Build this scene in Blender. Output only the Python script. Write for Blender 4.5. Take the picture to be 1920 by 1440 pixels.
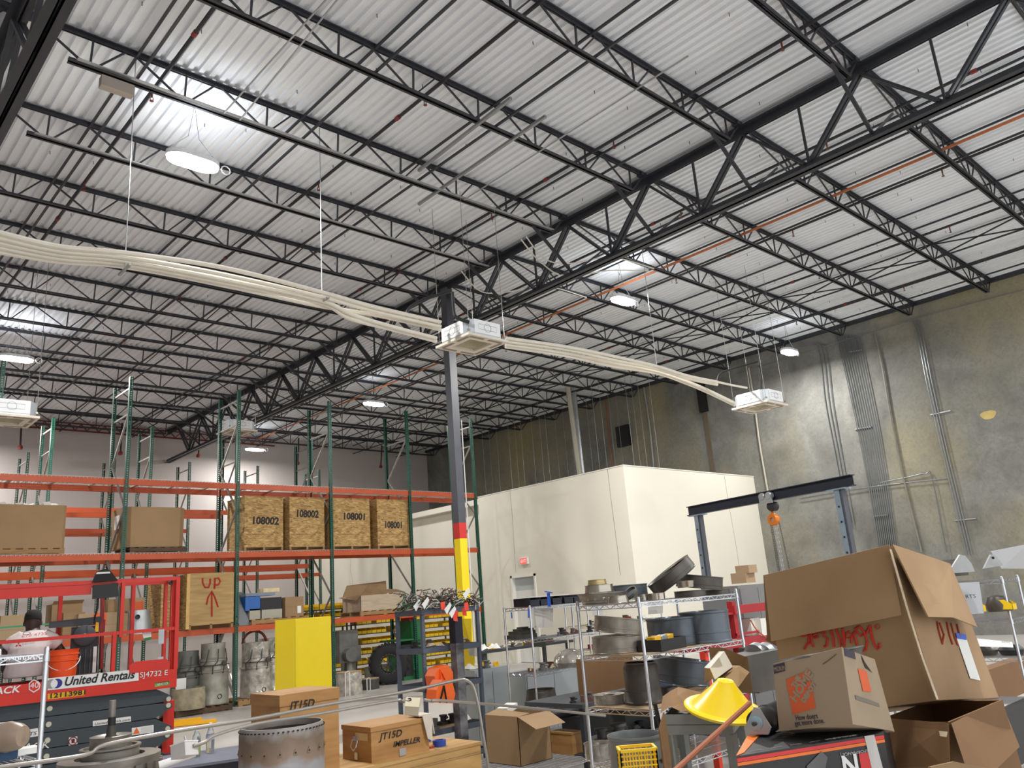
import bpy, math, random
import numpy as np
from mathutils import Vector, Matrix
random.seed(7)
for o in list(bpy.data.objects): bpy.data.objects.remove(o)
SC = bpy.context.scene
COL = SC.collection
R = math.radians
V = Vector
# ---------------- camera ----------------
FOC = 1514.4; YAW, PITCH, ROLL = R(46.1513), R(15.0708), R(-4.4749); EYE = V((0, 0, 1.78))
_f = V((math.cos(PITCH)*math.cos(YAW), math.cos(PITCH)*math.sin(YAW), math.sin(PITCH)))
_r = _f.cross(V((0, 0, 1))).normalized(); _u = _r.cross(_f)
_c, _s = math.cos(ROLL), math.sin(ROLL)
_r, _u = _c*_r+_s*_u, -_s*_r+_c*_u
cam = bpy.data.cameras.new('camera'); camo = bpy.data.objects.new('camera', cam); COL.objects.link(camo)
cam.sensor_width = 36; cam.lens = FOC/1920*36; cam.clip_start = .05; cam.clip_end = 200
camo.matrix_world = Matrix(((_r.x, _u.x, -_f.x, 0), (_r.y, _u.y, -_f.y, 0), (_r.z, _u.z, -_f.z, EYE.z), (0, 0, 0, 1)))
SC.camera = camo
def at(px, py, D=None, X=None, Y=None, Z=None):
    """survey helper: the place seen at a spot of the photo, at a given distance or on a given wall, aisle or height"""
    d = _f+(px-960)/FOC*_r-(py-720)/FOC*_u
    if D is not None: return EYE+d*D
    if X is not None: return EYE+d*(X/d.x)
    if Y is not None: return EYE+d*(Y/d.y)
    return EYE+d*((Z-EYE.z)/d.z)
# ---------------- light and exposure ----------------
SC.view_settings.view_transform = 'Standard'; SC.view_settings.look = 'None'
SC.view_settings.exposure = 0.62; SC.view_settings.gamma = 1; SC.view_settings.use_curve_mapping = False
w = bpy.data.worlds.new('world'); SC.world = w; w.use_nodes = True
w.node_tree.nodes['Background'].inputs[0].default_value = (.95, .97, 1, 1)
w.node_tree.nodes['Background'].inputs[1].default_value = 1.0
LAMP_W = 330; UP_W = 9
LPOW = [1, 1., .52, .4, .9, .4, 1, .6, 1, .75]   # lamps dimmed one by one to avoid hot spots and darken the far end
LIGHTS = [(4.12, 10.7, 8.4), (14.34, 10.96, 8.4), (22.26, 11.05, 8.4), (14.49, 21.7, 8.4), (4.22, 21.7, 8.4), (14.3, 29.9, 8.4), (13.9, 1.2, 8.4), (4.1, 29.8, 8.4), (3.9, 0.6, 8.4), (22, 1, 8.4)]
def area_light(p, power, size, up=False, col=(1, .98, .95)):
    l = bpy.data.lights.new('lamp_light', 'AREA'); l.energy = power; l.shape = 'DISK' ; l.size = size; l.color = col
    o = bpy.data.objects.new('lamp_light', l); COL.objects.link(o); o.location = p
    if up: o.rotation_euler = (math.pi, 0, 0)
for (x, y, z), k_ in zip(LIGHTS, LPOW):
    area_light((x, y, z-.07), LAMP_W*k_, .5); area_light((x, y, z+.12), UP_W*k_, .5, True, (.9, .94, 1))
# ---------------- materials ----------------
def lin(c):
    return tuple((v/255/12.92 if v/255 <= .04045 else ((v/255+.055)/1.055)**2.4) for v in c)
MATS = {}
def mat(name, rgb, rough=.55, metal=0., var=.08, scale=6., bump=0., rgb2=None, stretch=(1, 1, 1), detail=4, thr=None, bscale=None, emit=None, spec=None, trans=0.):
    if name in MATS: return MATS[name]
    m = bpy.data.materials.new(name); m.use_nodes = True; nt = m.node_tree; b = nt.nodes['Principled BSDF']
    c = lin(rgb)
    b.inputs['Roughness'].default_value = rough; b.inputs['Metallic'].default_value = metal
    if spec is not None: b.inputs['Specular IOR Level'].default_value = spec
    if emit:
        b.inputs['Emission Color'].default_value = (*lin(emit[0]), 1); b.inputs['Emission Strength'].default_value = emit[1]
    if trans: b.inputs['Transmission Weight'].default_value = trans
    if var > 0 or rgb2:
        tc = nt.nodes.new('ShaderNodeTexCoord'); mp = nt.nodes.new('ShaderNodeMapping'); mp.inputs['Scale'].default_value = stretch
        n = nt.nodes.new('ShaderNodeTexNoise'); n.inputs['Scale'].default_value = scale; n.inputs['Detail'].default_value = detail
        nt.links.new(tc.outputs['Object'], mp.inputs[0]); nt.links.new(mp.outputs[0], n.inputs['Vector'])
        cr = nt.nodes.new('ShaderNodeValToRGB'); a, z = thr or (.3, .7)
        cr.color_ramp.elements[0].position = a; cr.color_ramp.elements[1].position = z
        c2 = lin(rgb2) if rgb2 else c
        lo = tuple(v*(1-var) for v in c); hi = tuple(min(1, v*(1+var)) for v in c2)
        cr.color_ramp.elements[0].color = (*lo, 1); cr.color_ramp.elements[1].color = (*hi, 1)
        nt.links.new(n.outputs[0], cr.inputs[0]); nt.links.new(cr.outputs[0], b.inputs['Base Color'])
        if bump:
            n2 = n
            if bscale:
                n2 = nt.nodes.new('ShaderNodeTexNoise'); n2.inputs['Scale'].default_value = bscale; nt.links.new(mp.outputs[0], n2.inputs['Vector'])
            bp = nt.nodes.new('ShaderNodeBump'); bp.inputs['Strength'].default_value = bump; bp.inputs['Distance'].default_value = .02
            nt.links.new(n2.outputs[0], bp.inputs['Height']); nt.links.new(bp.outputs[0], b.inputs['Normal'])
    else:
        b.inputs['Base Color'].default_value = (*c, 1)
    MATS[name] = m
    return m
# ---------------- mesh builder ----------------
class MB:
    def __init__(s): s.v = []; s.f = []; s.mi = []; s.m = 0
    def add(s, vs, fs):
        n = len(s.v); s.v += [tuple(v) for v in vs]; s.f += [tuple(i+n for i in f) for f in fs]; s.mi += [s.m]*len(fs); return s
    def hexa(s, c):  # bottom 4 (ccw from above) then top 4
        return s.add(c, [(3, 2, 1, 0), (4, 5, 6, 7), (0, 1, 5, 4), (1, 2, 6, 5), (2, 3, 7, 6), (3, 0, 4, 7)])
    def box(s, x0, x1, y0, y1, z0, z1, M=None):
        c = [V((x0, y0, z0)), V((x1, y0, z0)), V((x1, y1, z0)), V((x0, y1, z0)), V((x0, y0, z1)), V((x1, y0, z1)), V((x1, y1, z1)), V((x0, y1, z1))]
        if M: c = [M @ p for p in c]
        return s.hexa(c)
    def bar(s, a, b, w, h=None, up=(0, 0, 1)):
        a, b = V(a), V(b); h = h or w; d = (b-a).normalized(); up = V(up)
        if abs(d.dot(up)) > .98: up = V((1, 0, 0))
        x = d.cross(up).normalized(); y = x.cross(d)
        q = [(-1, -1), (1, -1), (1, 1), (-1, 1)]
        return s.hexa([a+x*(i*w/2)+y*(j*h/2) for i, j in q]+[b+x*(i*w/2)+y*(j*h/2) for i, j in q])
    def tube(s, pts, r, n=8, closed=False, cap=True):
        pts = [V(p) for p in pts]; k = len(pts); base = len(s.v); prev = None; rr = r if isinstance(r, (list, tuple)) else [r]*k
        for i, p in enumerate(pts):
            if closed: t = pts[(i+1) % k]-pts[i-1]
            else: t = pts[min(i+1, k-1)]-pts[max(i-1, 0)]
            t = t.normalized() if t.length > 1e-9 else V((0, 0, 1))
            if prev is None: x = t.orthogonal().normalized()
            else:
                x = prev-t*prev.dot(t); x = x.normalized() if x.length > 1e-6 else t.orthogonal().normalized()
            prev = x; y = t.cross(x)
            for j in range(n):
                a = 2*math.pi*j/n; s.v.append(tuple(p+(x*math.cos(a)+y*math.sin(a))*rr[i]))
        for i in range(k if closed else k-1):
            for j in range(n):
                a = base+i*n+j; b = base+i*n+(j+1) % n; c = base+((i+1) % k)*n+(j+1) % n; d = base+((i+1) % k)*n+j
                s.f.append((a, b, c, d)); s.mi.append(s.m)
        if cap and not closed:
            s.f.append(tuple(base+j for j in reversed(range(n)))); s.f.append(tuple(base+(k-1)*n+j for j in range(n))); s.mi += [s.m]*2
        return s
    def lathe(s, prof, n=24, M=None, a0=0, a1=2*math.pi):
        full = abs(a1-a0-2*math.pi) < 1e-6; base = len(s.v); k = len(prof); m = n if full else n+1
        for j in range(m):
            a = a0+(a1-a0)*j/n
            for (r, z) in prof:
                p = V((r*math.cos(a), r*math.sin(a), z)); s.v.append(tuple(M @ p if M else p))
        for j in range(n):
            j2 = (j+1) % m
            for i in range(k-1):
                s.f.append((base+j*k+i, base+j2*k+i, base+j2*k+i+1, base+j*k+i+1)); s.mi.append(s.m)
        return s
    def prism(s, pts, d):   # polygon extruded by d
        n = len(pts); pts = [V(p) for p in pts]; d = V(d)
        return s.add(pts+[p+d for p in pts], [tuple(reversed(range(n))), tuple(range(n, 2*n))]+[(i, (i+1) % n, (i+1) % n+n, i+n) for i in range(n)])
    def panel(s, q, t):     # quad sheet with thickness t
        q = [V(p) for p in q]; nrm = (q[1]-q[0]).cross(q[3]-q[0]).normalized()*t
        return s.prism(q, nrm)
    def make(s, name, m, parent=None, smooth=False, kind=None, label=None):
        vv = np.array([tuple(v) for v in s.v], float)
        if parent: o = wloc(parent)
        else: o = V(((vv[:, 0].min()+vv[:, 0].max())/2, (vv[:, 1].min()+vv[:, 1].max())/2, vv[:, 2].min()))
        me = bpy.data.meshes.new(name)
        me.from_pydata((vv-np.array(o)).tolist(), [], s.f)
        ms = m if isinstance(m, (list, tuple)) else [m]
        for x in ms: me.materials.append(x)
        if len(ms) > 1: me.polygons.foreach_set('material_index', s.mi)
        if smooth:
            me.polygons.foreach_set('use_smooth', [True]*len(s.f)); me.update()
            me.set_sharp_from_angle(angle=R(40))
        me.update()
        ob = bpy.data.objects.new(name, me); COL.objects.link(ob)
        if parent: ob.parent = parent
        else: ob.location = o
        if kind: ob['kind'] = kind
        if label: ob['label'] = label
        return ob
def wloc(o):
    p = V((0, 0, 0))
    while o: p += V(o.location); o = o.parent
    return p
def tag(o, label=None, cat=None, group=None, kind=None):
    if label: o['label'] = label
    if cat: o['category'] = cat
    if group: o['group'] = group
    if kind: o['kind'] = kind
    return o
def thing(name, label, cat, loc=(0, 0, 0), group=None):
    o = bpy.data.objects.new(name, None); COL.objects.link(o); o.location = loc; o.empty_display_size = .1; return tag(o, label, cat, group)
def dup(root, off, label=None):
    c = root.copy(); COL.objects.link(c); c.location = V(root.location)+V(off)
    if label: c['label'] = label
    for ch in root.children:
        k = ch.copy(); COL.objects.link(k); k.parent = c
        for g in ch.children:
            j = g.copy(); COL.objects.link(j); j.parent = k
    return c
def share(src, name, parent, off):
    o = bpy.data.objects.new(name, src.data); COL.objects.link(o); o.parent = parent; o.location = off; return o
def arc(c, r, a0, a1, n, ex, ey):
    c, ex, ey = V(c), V(ex), V(ey)
    return [c+ex*(r*math.cos(a0+(a1-a0)*i/n))+ey*(r*math.sin(a0+(a1-a0)*i/n)) for i in range(n+1)]
def text(s, name, org, ex, ey, h, m, parent, shear=0., ext=.002, sx=1., off=0., align='LEFT', w=None, label=None):
    """lettering: org = left end of the base line, ex reading direction, ey up direction, h cap height"""
    cu = bpy.data.curves.new(name, 'FONT'); cu.body = s; cu.size = h/.69; cu.shear = shear; cu.extrude = ext; cu.offset = off; cu.align_x = align
    cu.resolution_u = 3; cu.materials.append(m)
    o = bpy.data.objects.new(name, cu); COL.objects.link(o)
    ex = V(ex).normalized(); ey0 = V(ey); ey = (ey0-ex*ey0.dot(ex)).normalized(); ez = ex.cross(ey)
    if w:
        bpy.context.view_layer.update(); d = o.dimensions.x
        if d > 0: sx = w/d
    q = V(org)-wloc(parent)
    if parent: o.parent = parent
    o.matrix_basis = Matrix(((ex.x*sx, ey.x, ez.x, q.x), (ex.y*sx, ey.y, ez.y, q.y), (ex.z*sx, ey.z, ez.z, q.z), (0, 0, 0, 1)))
    if label: o['label'] = label
    return o
# =============== SETTING ===============
XG0, XG, XW, YW, ZD = 1.65, 11.55, 24.2, 31.7, 9.40
steel = mat('slate_steel', (50, 52, 58), .5, 0, .12, 3)
steel2 = mat('slate_steel_light', (74, 76, 84), .45, 0, .08, 2)
galv = mat('galvanised', (176, 180, 182), .38, .6, .1, 8)
chrome = mat('chrome_wire', (205, 208, 212), .22, .9, 0)
white_paint = mat('white_paint', (226, 224, 214), .8, 0, .02, 1)
black = mat('black_plastic', (28, 28, 31), .5, 0, .1, 5)
darkgrey = mat('dark_grey_plastic', (62, 65, 70), .5, 0, .08, 5)
# floor
flm = mat('polished_concrete', (184, 180, 175), .35, 0, .05, .8, 0, detail=6)
MB().box(-8, XW, -7, YW, -.12, 0).make('floor', flm, kind='structure')
# roof deck: one folded sheet, flutes running with the girders
dm = mat('galvanised_deck', (238, 241, 245), .55, 0, .05, 3, 0, stretch=(6, .12, 1), detail=5)
b = MB(); x = -8.; xs = []
while x < XW+.1:
    xs += [(x, ZD-.045), (x+.07, ZD-.045), (x+.082, ZD), (x+.14, ZD)]; x += .152
for (x, z) in xs: b.v += [(x, -7, z), (x, YW, z)]
for i in range(len(xs)-1): b.f.append((2*i, 2*i+1, 2*i+3, 2*i+2)); b.mi.append(0)
ceil = b.make('ceiling', dm, kind='structure')
b = MB(); b.box(-8, XW, -7, YW, ZD+.02, ZD+.1); b.make('roof_board', dm, ceil)
# screw tips through the deck
b = MB(); scr = mat('screw_tip', (60, 60, 62), .5, .3, 0)
rr = random.Random(3)
for i in range(-2, 19):
    y0 = 3.85+2.05*(i-1)
    for k in range(34):
        x = -1+k*.76+rr.uniform(-.15, .15); y = y0+rr.choice((.5, 1., 1.5))+rr.uniform(-.2, .2)
        if y < YW-.2 and x < XW-.2: b.bar((x, y, ZD-.04), (x+.003, y, ZD-.10), .008, .008)
sc = b.make('screw_tips', scr, ceil, kind='stuff')
# walls
cw = bpy.data.materials.new('tilt_up_concrete'); cw.use_nodes = True; nt = cw.node_tree; bs = nt.nodes['Principled BSDF']; bs.inputs['Roughness'].default_value = .85
tc = nt.nodes.new('ShaderNodeTexCoord')
def noise(sc, det=6, dist=0., st=(1, 1, 1)):
    mp = nt.nodes.new('ShaderNodeMapping'); mp.inputs['Scale'].default_value = st; nt.links.new(tc.outputs['Object'], mp.inputs[0])
    n = nt.nodes.new('ShaderNodeTexNoise'); n.inputs['Scale'].default_value = sc; n.inputs['Detail'].default_value = det; n.inputs['Distortion'].default_value = dist
    nt.links.new(mp.outputs[0], n.inputs['Vector']); return n
def ramp(n, a, ca, z, cz):
    cr = nt.nodes.new('ShaderNodeValToRGB'); cr.color_ramp.elements[0].position = a; cr.color_ramp.elements[1].position = z
    cr.color_ramp.elements[0].color = (*lin(ca), 1); cr.color_ramp.elements[1].color = (*lin(cz), 1); nt.links.new(n.outputs[0], cr.inputs[0]); return cr
def mix(f, a, b_, mode='MIX'):
    m = nt.nodes.new('ShaderNodeMixRGB'); m.blend_type = mode
    if isinstance(f, float): m.inputs[0].default_value = f
    else: nt.links.new(f.outputs[0], m.inputs[0])
    nt.links.new(a.outputs[0], m.inputs[1]); nt.links.new(b_.outputs[0], m.inputs[2]); return m
g1 = ramp(noise(.9, 8, .6), .3, (108, 108, 103), .72, (146, 146, 139))
g2 = ramp(noise(.35, 5, .3), .35, (136, 134, 122), .7, (166, 155, 118))
g3 = ramp(noise(.28, 3, .2, (1, 1, .6)), .46, (0, 0, 0), .62, (255, 255, 255))
g4 = ramp(noise(7, 8, 1.5), .3, (120, 120, 118), .6, (255, 255, 255))
mm = mix(.22, mix(g3, g1, g2), g4, 'MULTIPLY'); nt.links.new(mm.outputs[0], bs.inputs['Base Color'])
bp = nt.nodes.new('ShaderNodeBump'); bp.inputs['Strength'].default_value = .3; bp.inputs['Distance'].default_value = .01
nt.links.new(noise(5, 8, 1.2).outputs[0], bp.inputs['Height']); nt.links.new(bp.outputs[0], bs.inputs['Normal'])
wr = MB().box(XW, XW+.25, -7, YW+.3, 0, 10.2).make('wall_right', cw, kind='structure')
ledger = MB().box(XW-.1, XW, -7, YW, ZD-.16, ZD-.04).make('wall_ledger', steel, wr)
stain = mat('yellow_patch', (196, 176, 112), .9, 0, .1, 6)
b = MB(); c = at(1853, 778, X=XW-.004)
b.prism([c+V((0, .19*math.cos(a)*(1+.15*math.sin(3*a)), .13*math.sin(a)*(1+.12*math.cos(2*a)))) for a in np.linspace(0, 6.28, 18)[:-1]], (.004, 0, 0))
b.make('patch', stain, wr, label='ochre repair patch on the concrete')
wwm = mat('white_wall', (196, 188, 184), .85, 0, .03, .7)
wf = MB().box(-8, XW, YW, YW+.25, 0, 10.2).make('wall_back', wwm, kind='structure')
MB().box(-8, XW-.05, YW-.03, YW, 6.85, 6.93).make('wall_reglet', wwm, wf)
MB().box(-8.25, -8, -7, YW, 0, 10.2).make('wall_left', wwm, kind='structure')
# white plastered room inside the hall (two faces seen)
MX, MY, MZ, MJ = 17.44, 14.0, 5.18, 20.2
rw = mat('plaster_white', (226, 221, 206), .85, 0, .015, 1.2)
b = MB()
dx0, dx1, dz = 17.78, 18.88, 2.56
b.box(MX, MX+.15, MY, dx0, 0, MZ).box(MX, MX+.15, dx1, MJ, 0, MZ).box(MX, MX+.15, dx0, dx1, dz, MZ)
b.box(MX+.15, XW, MY, MY+.15, 0, MZ).box(MX+.15, MX+.5, MJ-.15, MJ, 0, MZ).box(MX+.42, MX+.57, MJ, YW, 0, MZ)
b.box(MX+.15, XW, MY+.15, YW, MZ-.2, MZ-.02)
room = b.make('wall_inner_room', rw, kind='structure')
cap = mat('white_trim', (232, 229, 220), .6, 0, 0)
MB().box(MX-.015, MX+.18, MY-.015, MJ, MZ, MZ+.025).box(MX+.18, XW, MY-.015, MY+.18, MZ, MZ+.025).box(MX+.4, MX+.6, MJ, YW, MZ, MZ+.025).make('cap_trim', cap, room)
crack = mat('plaster_joint', (150, 148, 142), .9, 0, 0)
def seam(pts, w=.012):
    MB().tube(pts, w/2, 4).make('joint', crack, room)
seam([at(*q, X=MX-.002) for q in [(956, 919), (960, 960), (965, 1040), (967, 1073)]], .008)
seam([at(*q, X=MX-.002) for q in [(1139, 879), (1145, 930), (1152, 985), (1158, 1030), (1163, 1078)]], .014)
seam([at(*q, Y=MY-.002) for q in [(1358, 892), (1367, 950), (1378, 1010), (1391, 1095)]], .012)
seam([at(*q, X=MX+.418) for q in [(658, 1048), (657, 1070), (661, 1090), (661, 1105)]], .01)
# doorway with a door in it and an exit sign over it
fr = MB(); fr.box(MX-.03, MX+.16, dx0-.0, dx0+.07, 0, dz).box(MX-.03, MX+.16, dx1-.07, dx1, 0, dz).box(MX-.03, MX+.16, dx0, dx1, dz-.07, dz)
d1 = fr.make('door_1', cap, kind='structure')
dl = MB().box(MX+.1, MX+.15, dx0+.07, dx1-.07, .01, 2.1).make('leaf', mat('door_grey', (226, 226, 220), .5, 0, 0), d1)
MB().box(MX+.1, MX+.15, dx0+.07, dx1-.07, 2.1, dz-.07).make('transom', mat('transom_grey', (186, 194, 194), .4, 0, 0), d1)
MB().bar((MX+.06, dx0+.16, 1.02), (MX+.06, dx0+.28, 1.02), .02).bar((MX+.1, dx0+.16, 1.02), (MX+.06, dx0+.16, 1.02), .02).make('handle', galv, dl)
ex = thing('exit_sign', 'small red lit exit sign on white wall above the doorway', 'sign', (MX, 18.2, 2.85))
MB().box(MX-.06, MX, 18.03, 18.36, 2.86, 3.06).make('housing', mat('sign_white', (226, 224, 220), .5, 0, 0), ex)
MB().box(MX-.066, MX-.06, 18.07, 18.33, 2.88, 3.04).make('face', mat('sign_red', (235, 60, 60), .5, 0, 0, emit=((255, 50, 50), 1.2)), ex)
text('EXIT', 'lettering', (MX-.067, 18.31, 2.91), (0, -1, 0), (0, 0, 1), .1, mat('sign_letter', (255, 190, 180), .5, 0, 0, emit=((255, 140, 130), 1.5)), ex, w=.22)
# =============== STEEL ===============
def girder(X, y0, y1, label, near):
    t = thing('joist_girder', label, 'girder', (X, y0, 8.0), 'grey joist girders')
    for zc, h, nm in ((9.19, .14, 'top_chord'), (8.06, .13, 'bottom_chord')):
        b = MB()
        for s in (-1, 1):
            b.box(X+s*.012, X+s*.12, y0, y1, zc+(h/2-.015 if nm[0] == 't' else -h/2), zc+(h/2 if nm[0] == 't' else -h/2+.015))
            b.box(X+s*.012, X+s*.028, y0, y1, zc-h/2, zc+h/2)
        b.make(nm, steel, t)
    ny = 3.85-2.05*6
    ys = [ny+2.05*i for i in range(30) if y0 <= ny+2.05*i <= y1]
    proto = None
    m1 = MB(); m2 = MB(); m3 = MB()
    for k, y in enumerate(ys[:-1]):
        c = y+1.025
        for mb, ya, za, yb, zb, w in ((0, y, 9.14, c-.04, 8.1, .06), (0, y+2.05, 9.14, c+.04, 8.1, .06), (1, c, 9.14, c, 8.12, .035)):
            b = MB()
            if mb == 0:
                for s in (-.05, .05): b.bar((X+s, ya, za), (X+s, yb, zb), .04, w, up=(1, 0, 0))
            else: b.bar((X, ya, za), (X, yb, zb), w, w)
            b.make('diagonal' if mb == 0 else 'vertical', steel, t)
    return t
G1 = girder(XG, -3, YW-.05, 'dark grey joist girder crossing the hall over the yellow-banded column', True)
girder(XG0, -3, YW-.05, 'dark grey joist girder at the upper left corner', False)
# bar joists
ORD = ['first', 'second', 'third', 'fourth', 'fifth', 'sixth', 'seventh', 'eighth', 'ninth', 'tenth', 'eleventh', 'twelfth', 'thirteenth', 'fourteenth', 'fifteenth', 'sixteenth', 'seventeenth', 'eighteenth', 'nineteenth', 'twentieth']
def web_pts(x0, x1):
    n = max(3, round((x1-x0)/1.27)); p = (x1-x0)/n; return n, p
def joist(y, x0, x1, label, group, parts, seat0=True, bot0=None, bot1=None):
    t = thing('bar_joist', label, 'joist', (x0, y, 8.84), group)
    zt, zb = 9.30, 8.88
    b = MB()
    for s in (-1, 1): b.box(x0, x1, y+s*.012, y+s*.062, zt+.02, zt+.03); b.box(x0, x1, y+s*.012, y+s*.022, zt-.025, zt+.03)
    b.box(x0, x0+.15, y-.06, y+.06, zt-.04, zt+.03).box(x1-.15, x1, y-.06, y+.06, zt-.04, zt+.03)
    b.make('top_chord', steel, t)
    b = MB(); bx0 = x0+(bot0 if bot0 else .5); bx1 = x1-(bot1 if bot1 else .45)
    for s in (-1, 1): b.box(bx0, bx1, y+s*.012, y+s*.06, zb-.03, zb-.02); b.box(bx0, bx1, y+s*.012, y+s*.022, zb-.03, zb+.025)
    b.make('bottom_chord', steel, t)
    n, p = web_pts(x0, x1); allb = MB()
    src = {}
    for k in range(n):
        c = x0+p*(k+.62)
        if k == 0 and bot0:
            for a, e in (((x0+.06, y, zt), (x0+1.55, y, zb)), ((x0+1.2, y, zt), (x0+1.57, y, zb))):
                if parts: MB().bar(a, e, .024, .024, up=(0, 1, 0)).make('web_bar', steel, t)
                else: allb.bar(a, e, .024, .024, up=(0, 1, 0))
            continue
        segs = (('a', (x0+p*k+.06, y, zt), (c-.05, y, zb)), ('v', (c+.02, y, zt), (c, y, zb)), ('b', (x0+p*(k+1)-.03, y, zt), (c+.06, y, zb)))
        for nm, a, e in segs:
            if parts:
                if nm not in src: src[nm] = (MB().bar(a, e, .024, .024, up=(0, 1, 0)).make('web_bar', steel, t), k)
                else: share(src[nm][0], 'web_bar', t, (p*(k-src[nm][1]), 0, 0))
            else: allb.bar(a, e, .024, .024, up=(0, 1, 0))
    if not parts: allb.make('web', steel, t, kind='stuff')
    return t
for i in range(-2, 15):
    y = 3.85+2.05*(i-1)
    if y > YW-.5: break
    if y > .5:
        k = round((y-1.8)/2.05)
        joist(y, XG0+.08, XG-.06, 'grey open-web bar joist left of the long girder, %s counting back from the camera' % ORD[k], 'bar joists left of the long girder', y < 20.5)
        joist(y, XG+.06, XW-.02, 'grey open-web bar joist between long girder and concrete wall, %s counting back from the camera' % ORD[k], 'bar joists between the long girder and the concrete wall', y < 16.5, bot0=1.5, bot1=.5)
    if 9 < y < YW:
        joist(y, -8, XG0-.08, 'grey open-web bar joist left of the corner girder, %s counting away from the camera' % ORD[round((y-10)/2.05)], 'bar joists left of the corner girder', False)
# knee braces from joist ends to the girder's lower chord
for i in range(1, 14):
    y = 3.85+2.05*(i-1)
    if y > YW-1: break
    MB().bar((XG-1.05, y, 8.86), (XG-.02, y, 8.1), .05, .05).make('knee_brace', steel, G1)
    if y < 13: MB().bar((XG+1.05, y, 8.86), (XG+.02, y, 8.1), .035, .035).make('knee_brace', steel, G1)
# bridging angles
def long_member(x, z, y0, y1, r, name, lab, cat, grp, m, seg=None):
    b = MB()
    if r > .02: b.tube([(x, y0, z), (x, y1, z)], r, 8)
    else: b.bar((x, y0, z), (x, y1, z), .032, .032)
    o = b.make(name, m, smooth=r > .02); return tag(o, lab, cat, grp)
BX = (3.05, 5.5, 7.7, 10.2, 13.5, 15.2, 17.7, 19.9, 22.3)
for k, x in enumerate(BX):
    sd, q = ('left of the long girder', ORD[k]) if k < 4 else ('right of the long girder', ORD[k-4])
    for z, zn in ((9.28, 'upper'), (8.905, 'lower')):
        long_member(x, z, -3, YW-.1, .01, 'bridging_angle', '%s bridging angle, %s line from the left, %s' % (zn, q, sd), 'bridging', 'bridging angles across the joists', steel)
t = thing('cross_bridging', 'crossed diagonal bridging bars zigzagging between the joists near the concrete wall', 'bridging', (19.9, 3.85, 8.9))
for i in range(1, 11):
    y = 3.85+2.05*(i-1)
    for a, c in (((19.9, y, 9.27), (19.9, y+2.05, 8.9)), ((19.9, y, 8.9), (19.9, y+2.05, 9.27))): MB().bar(a, c, .028, .028).make('bar', steel, t)
# fire sprinkler lines
pipem = mat('sprinkler_pipe', (52, 50, 54), .45, .2, .1, 4); heads = mat('sprinkler_head', (120, 60, 48), .5, .3, 0)
for n, x in enumerate((3.4, 6.55, 9.8, 12.95, 15.8, 18.75, 21.7)):
    t = thing('sprinkler_pipe', 'dark sprinkler branch pipe with small hanging heads, %s from the left under the deck' % ORD[n], 'pipe', (x, -3, 9.0), 'sprinkler branch pipes')
    MB().tube([(x, -3, 9.12), (x, YW-.4, 9.12)], .028, 8).make('pipe', pipem, t, smooth=True)
    s0 = None
    for k in range(10):
        y = 1.1+3.1*k+(n % 2)*.9
        if y > YW-1: continue
        if s0 is None:
            b = MB(); b.tube([(x, y, 9.1), (x, y, 9.02)], .014, 6); b.tube([(x-.02, y, 9.02), (x-.02, y, 8.98), (x, y, 8.965), (x+.02, y, 8.98), (x+.02, y, 9.02)], .006, 5); b.lathe([(0, 8.967), (.03, 8.965), (.03, 8.96), (0, 8.958)], 8, Matrix.Translation((x, y, 0)))
            s0 = b.make('sprinkler_head', heads, t); y00 = y
        else: share(s0, 'sprinkler_head', t, (0, y-y00, 0))
    c0 = None
    for k in range(4):
        y = 2.7+6.2*k
        MB().tube([(x, y-.05, 9.12), (x, y+.04, 9.12)], .037, 8).make('coupling', mat('coupling_red', (132, 48, 38), .5, 0, 0), t, smooth=True)
op = long_member(14.85, 9.02, -3, YW-.3, .03, 'sprinkler_main', 'orange-brown copper coloured main pipe running below the deck', 'pipe', None, mat('orange_pipe', (176, 104, 62), .5, .1, .1, 3))
# columns
zr0 = at(866, 1010, X=XG)[2]; zr1 = at(862, 981, X=XG)[2]
t = thing('steel_column', 'dark grey square steel column with a red band and yellow foot', 'column', (XG, 14.05, 0)); s = .102
MB().box(XG-s, XG+s, 14.05-s, 14.05+s, zr1, 8.0).box(XG-.1, XG+.1, 13.95, 14.15, 8, 9.15).make('shaft', steel2, t)
MB().box(XG-s, XG+s, 14.05-s, 14.05+s, zr0, zr1).make('red_band', mat('paint_red', (196, 42, 40), .5, 0, .04, 3), t, label='red painted band')
MB().box(XG-s, XG+s, 14.05-s, 14.05+s, .02, zr0).make('yellow_foot', mat('paint_yellow', (238, 208, 20), .5, 0, .03, 3), t, label='yellow painted foot')
MB().box(XG-.18, XG+.18, 13.87, 14.23, 0, .02).make('base_plate', steel, t)
# slim conduit up the column
MB().tube([(XG+.13, 13.93, .3), (XG+.13, 13.93, 5.9)], .014, 6).make('conduit', mat('white_conduit', (210, 210, 206), .5, .1, 0), t)
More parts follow.
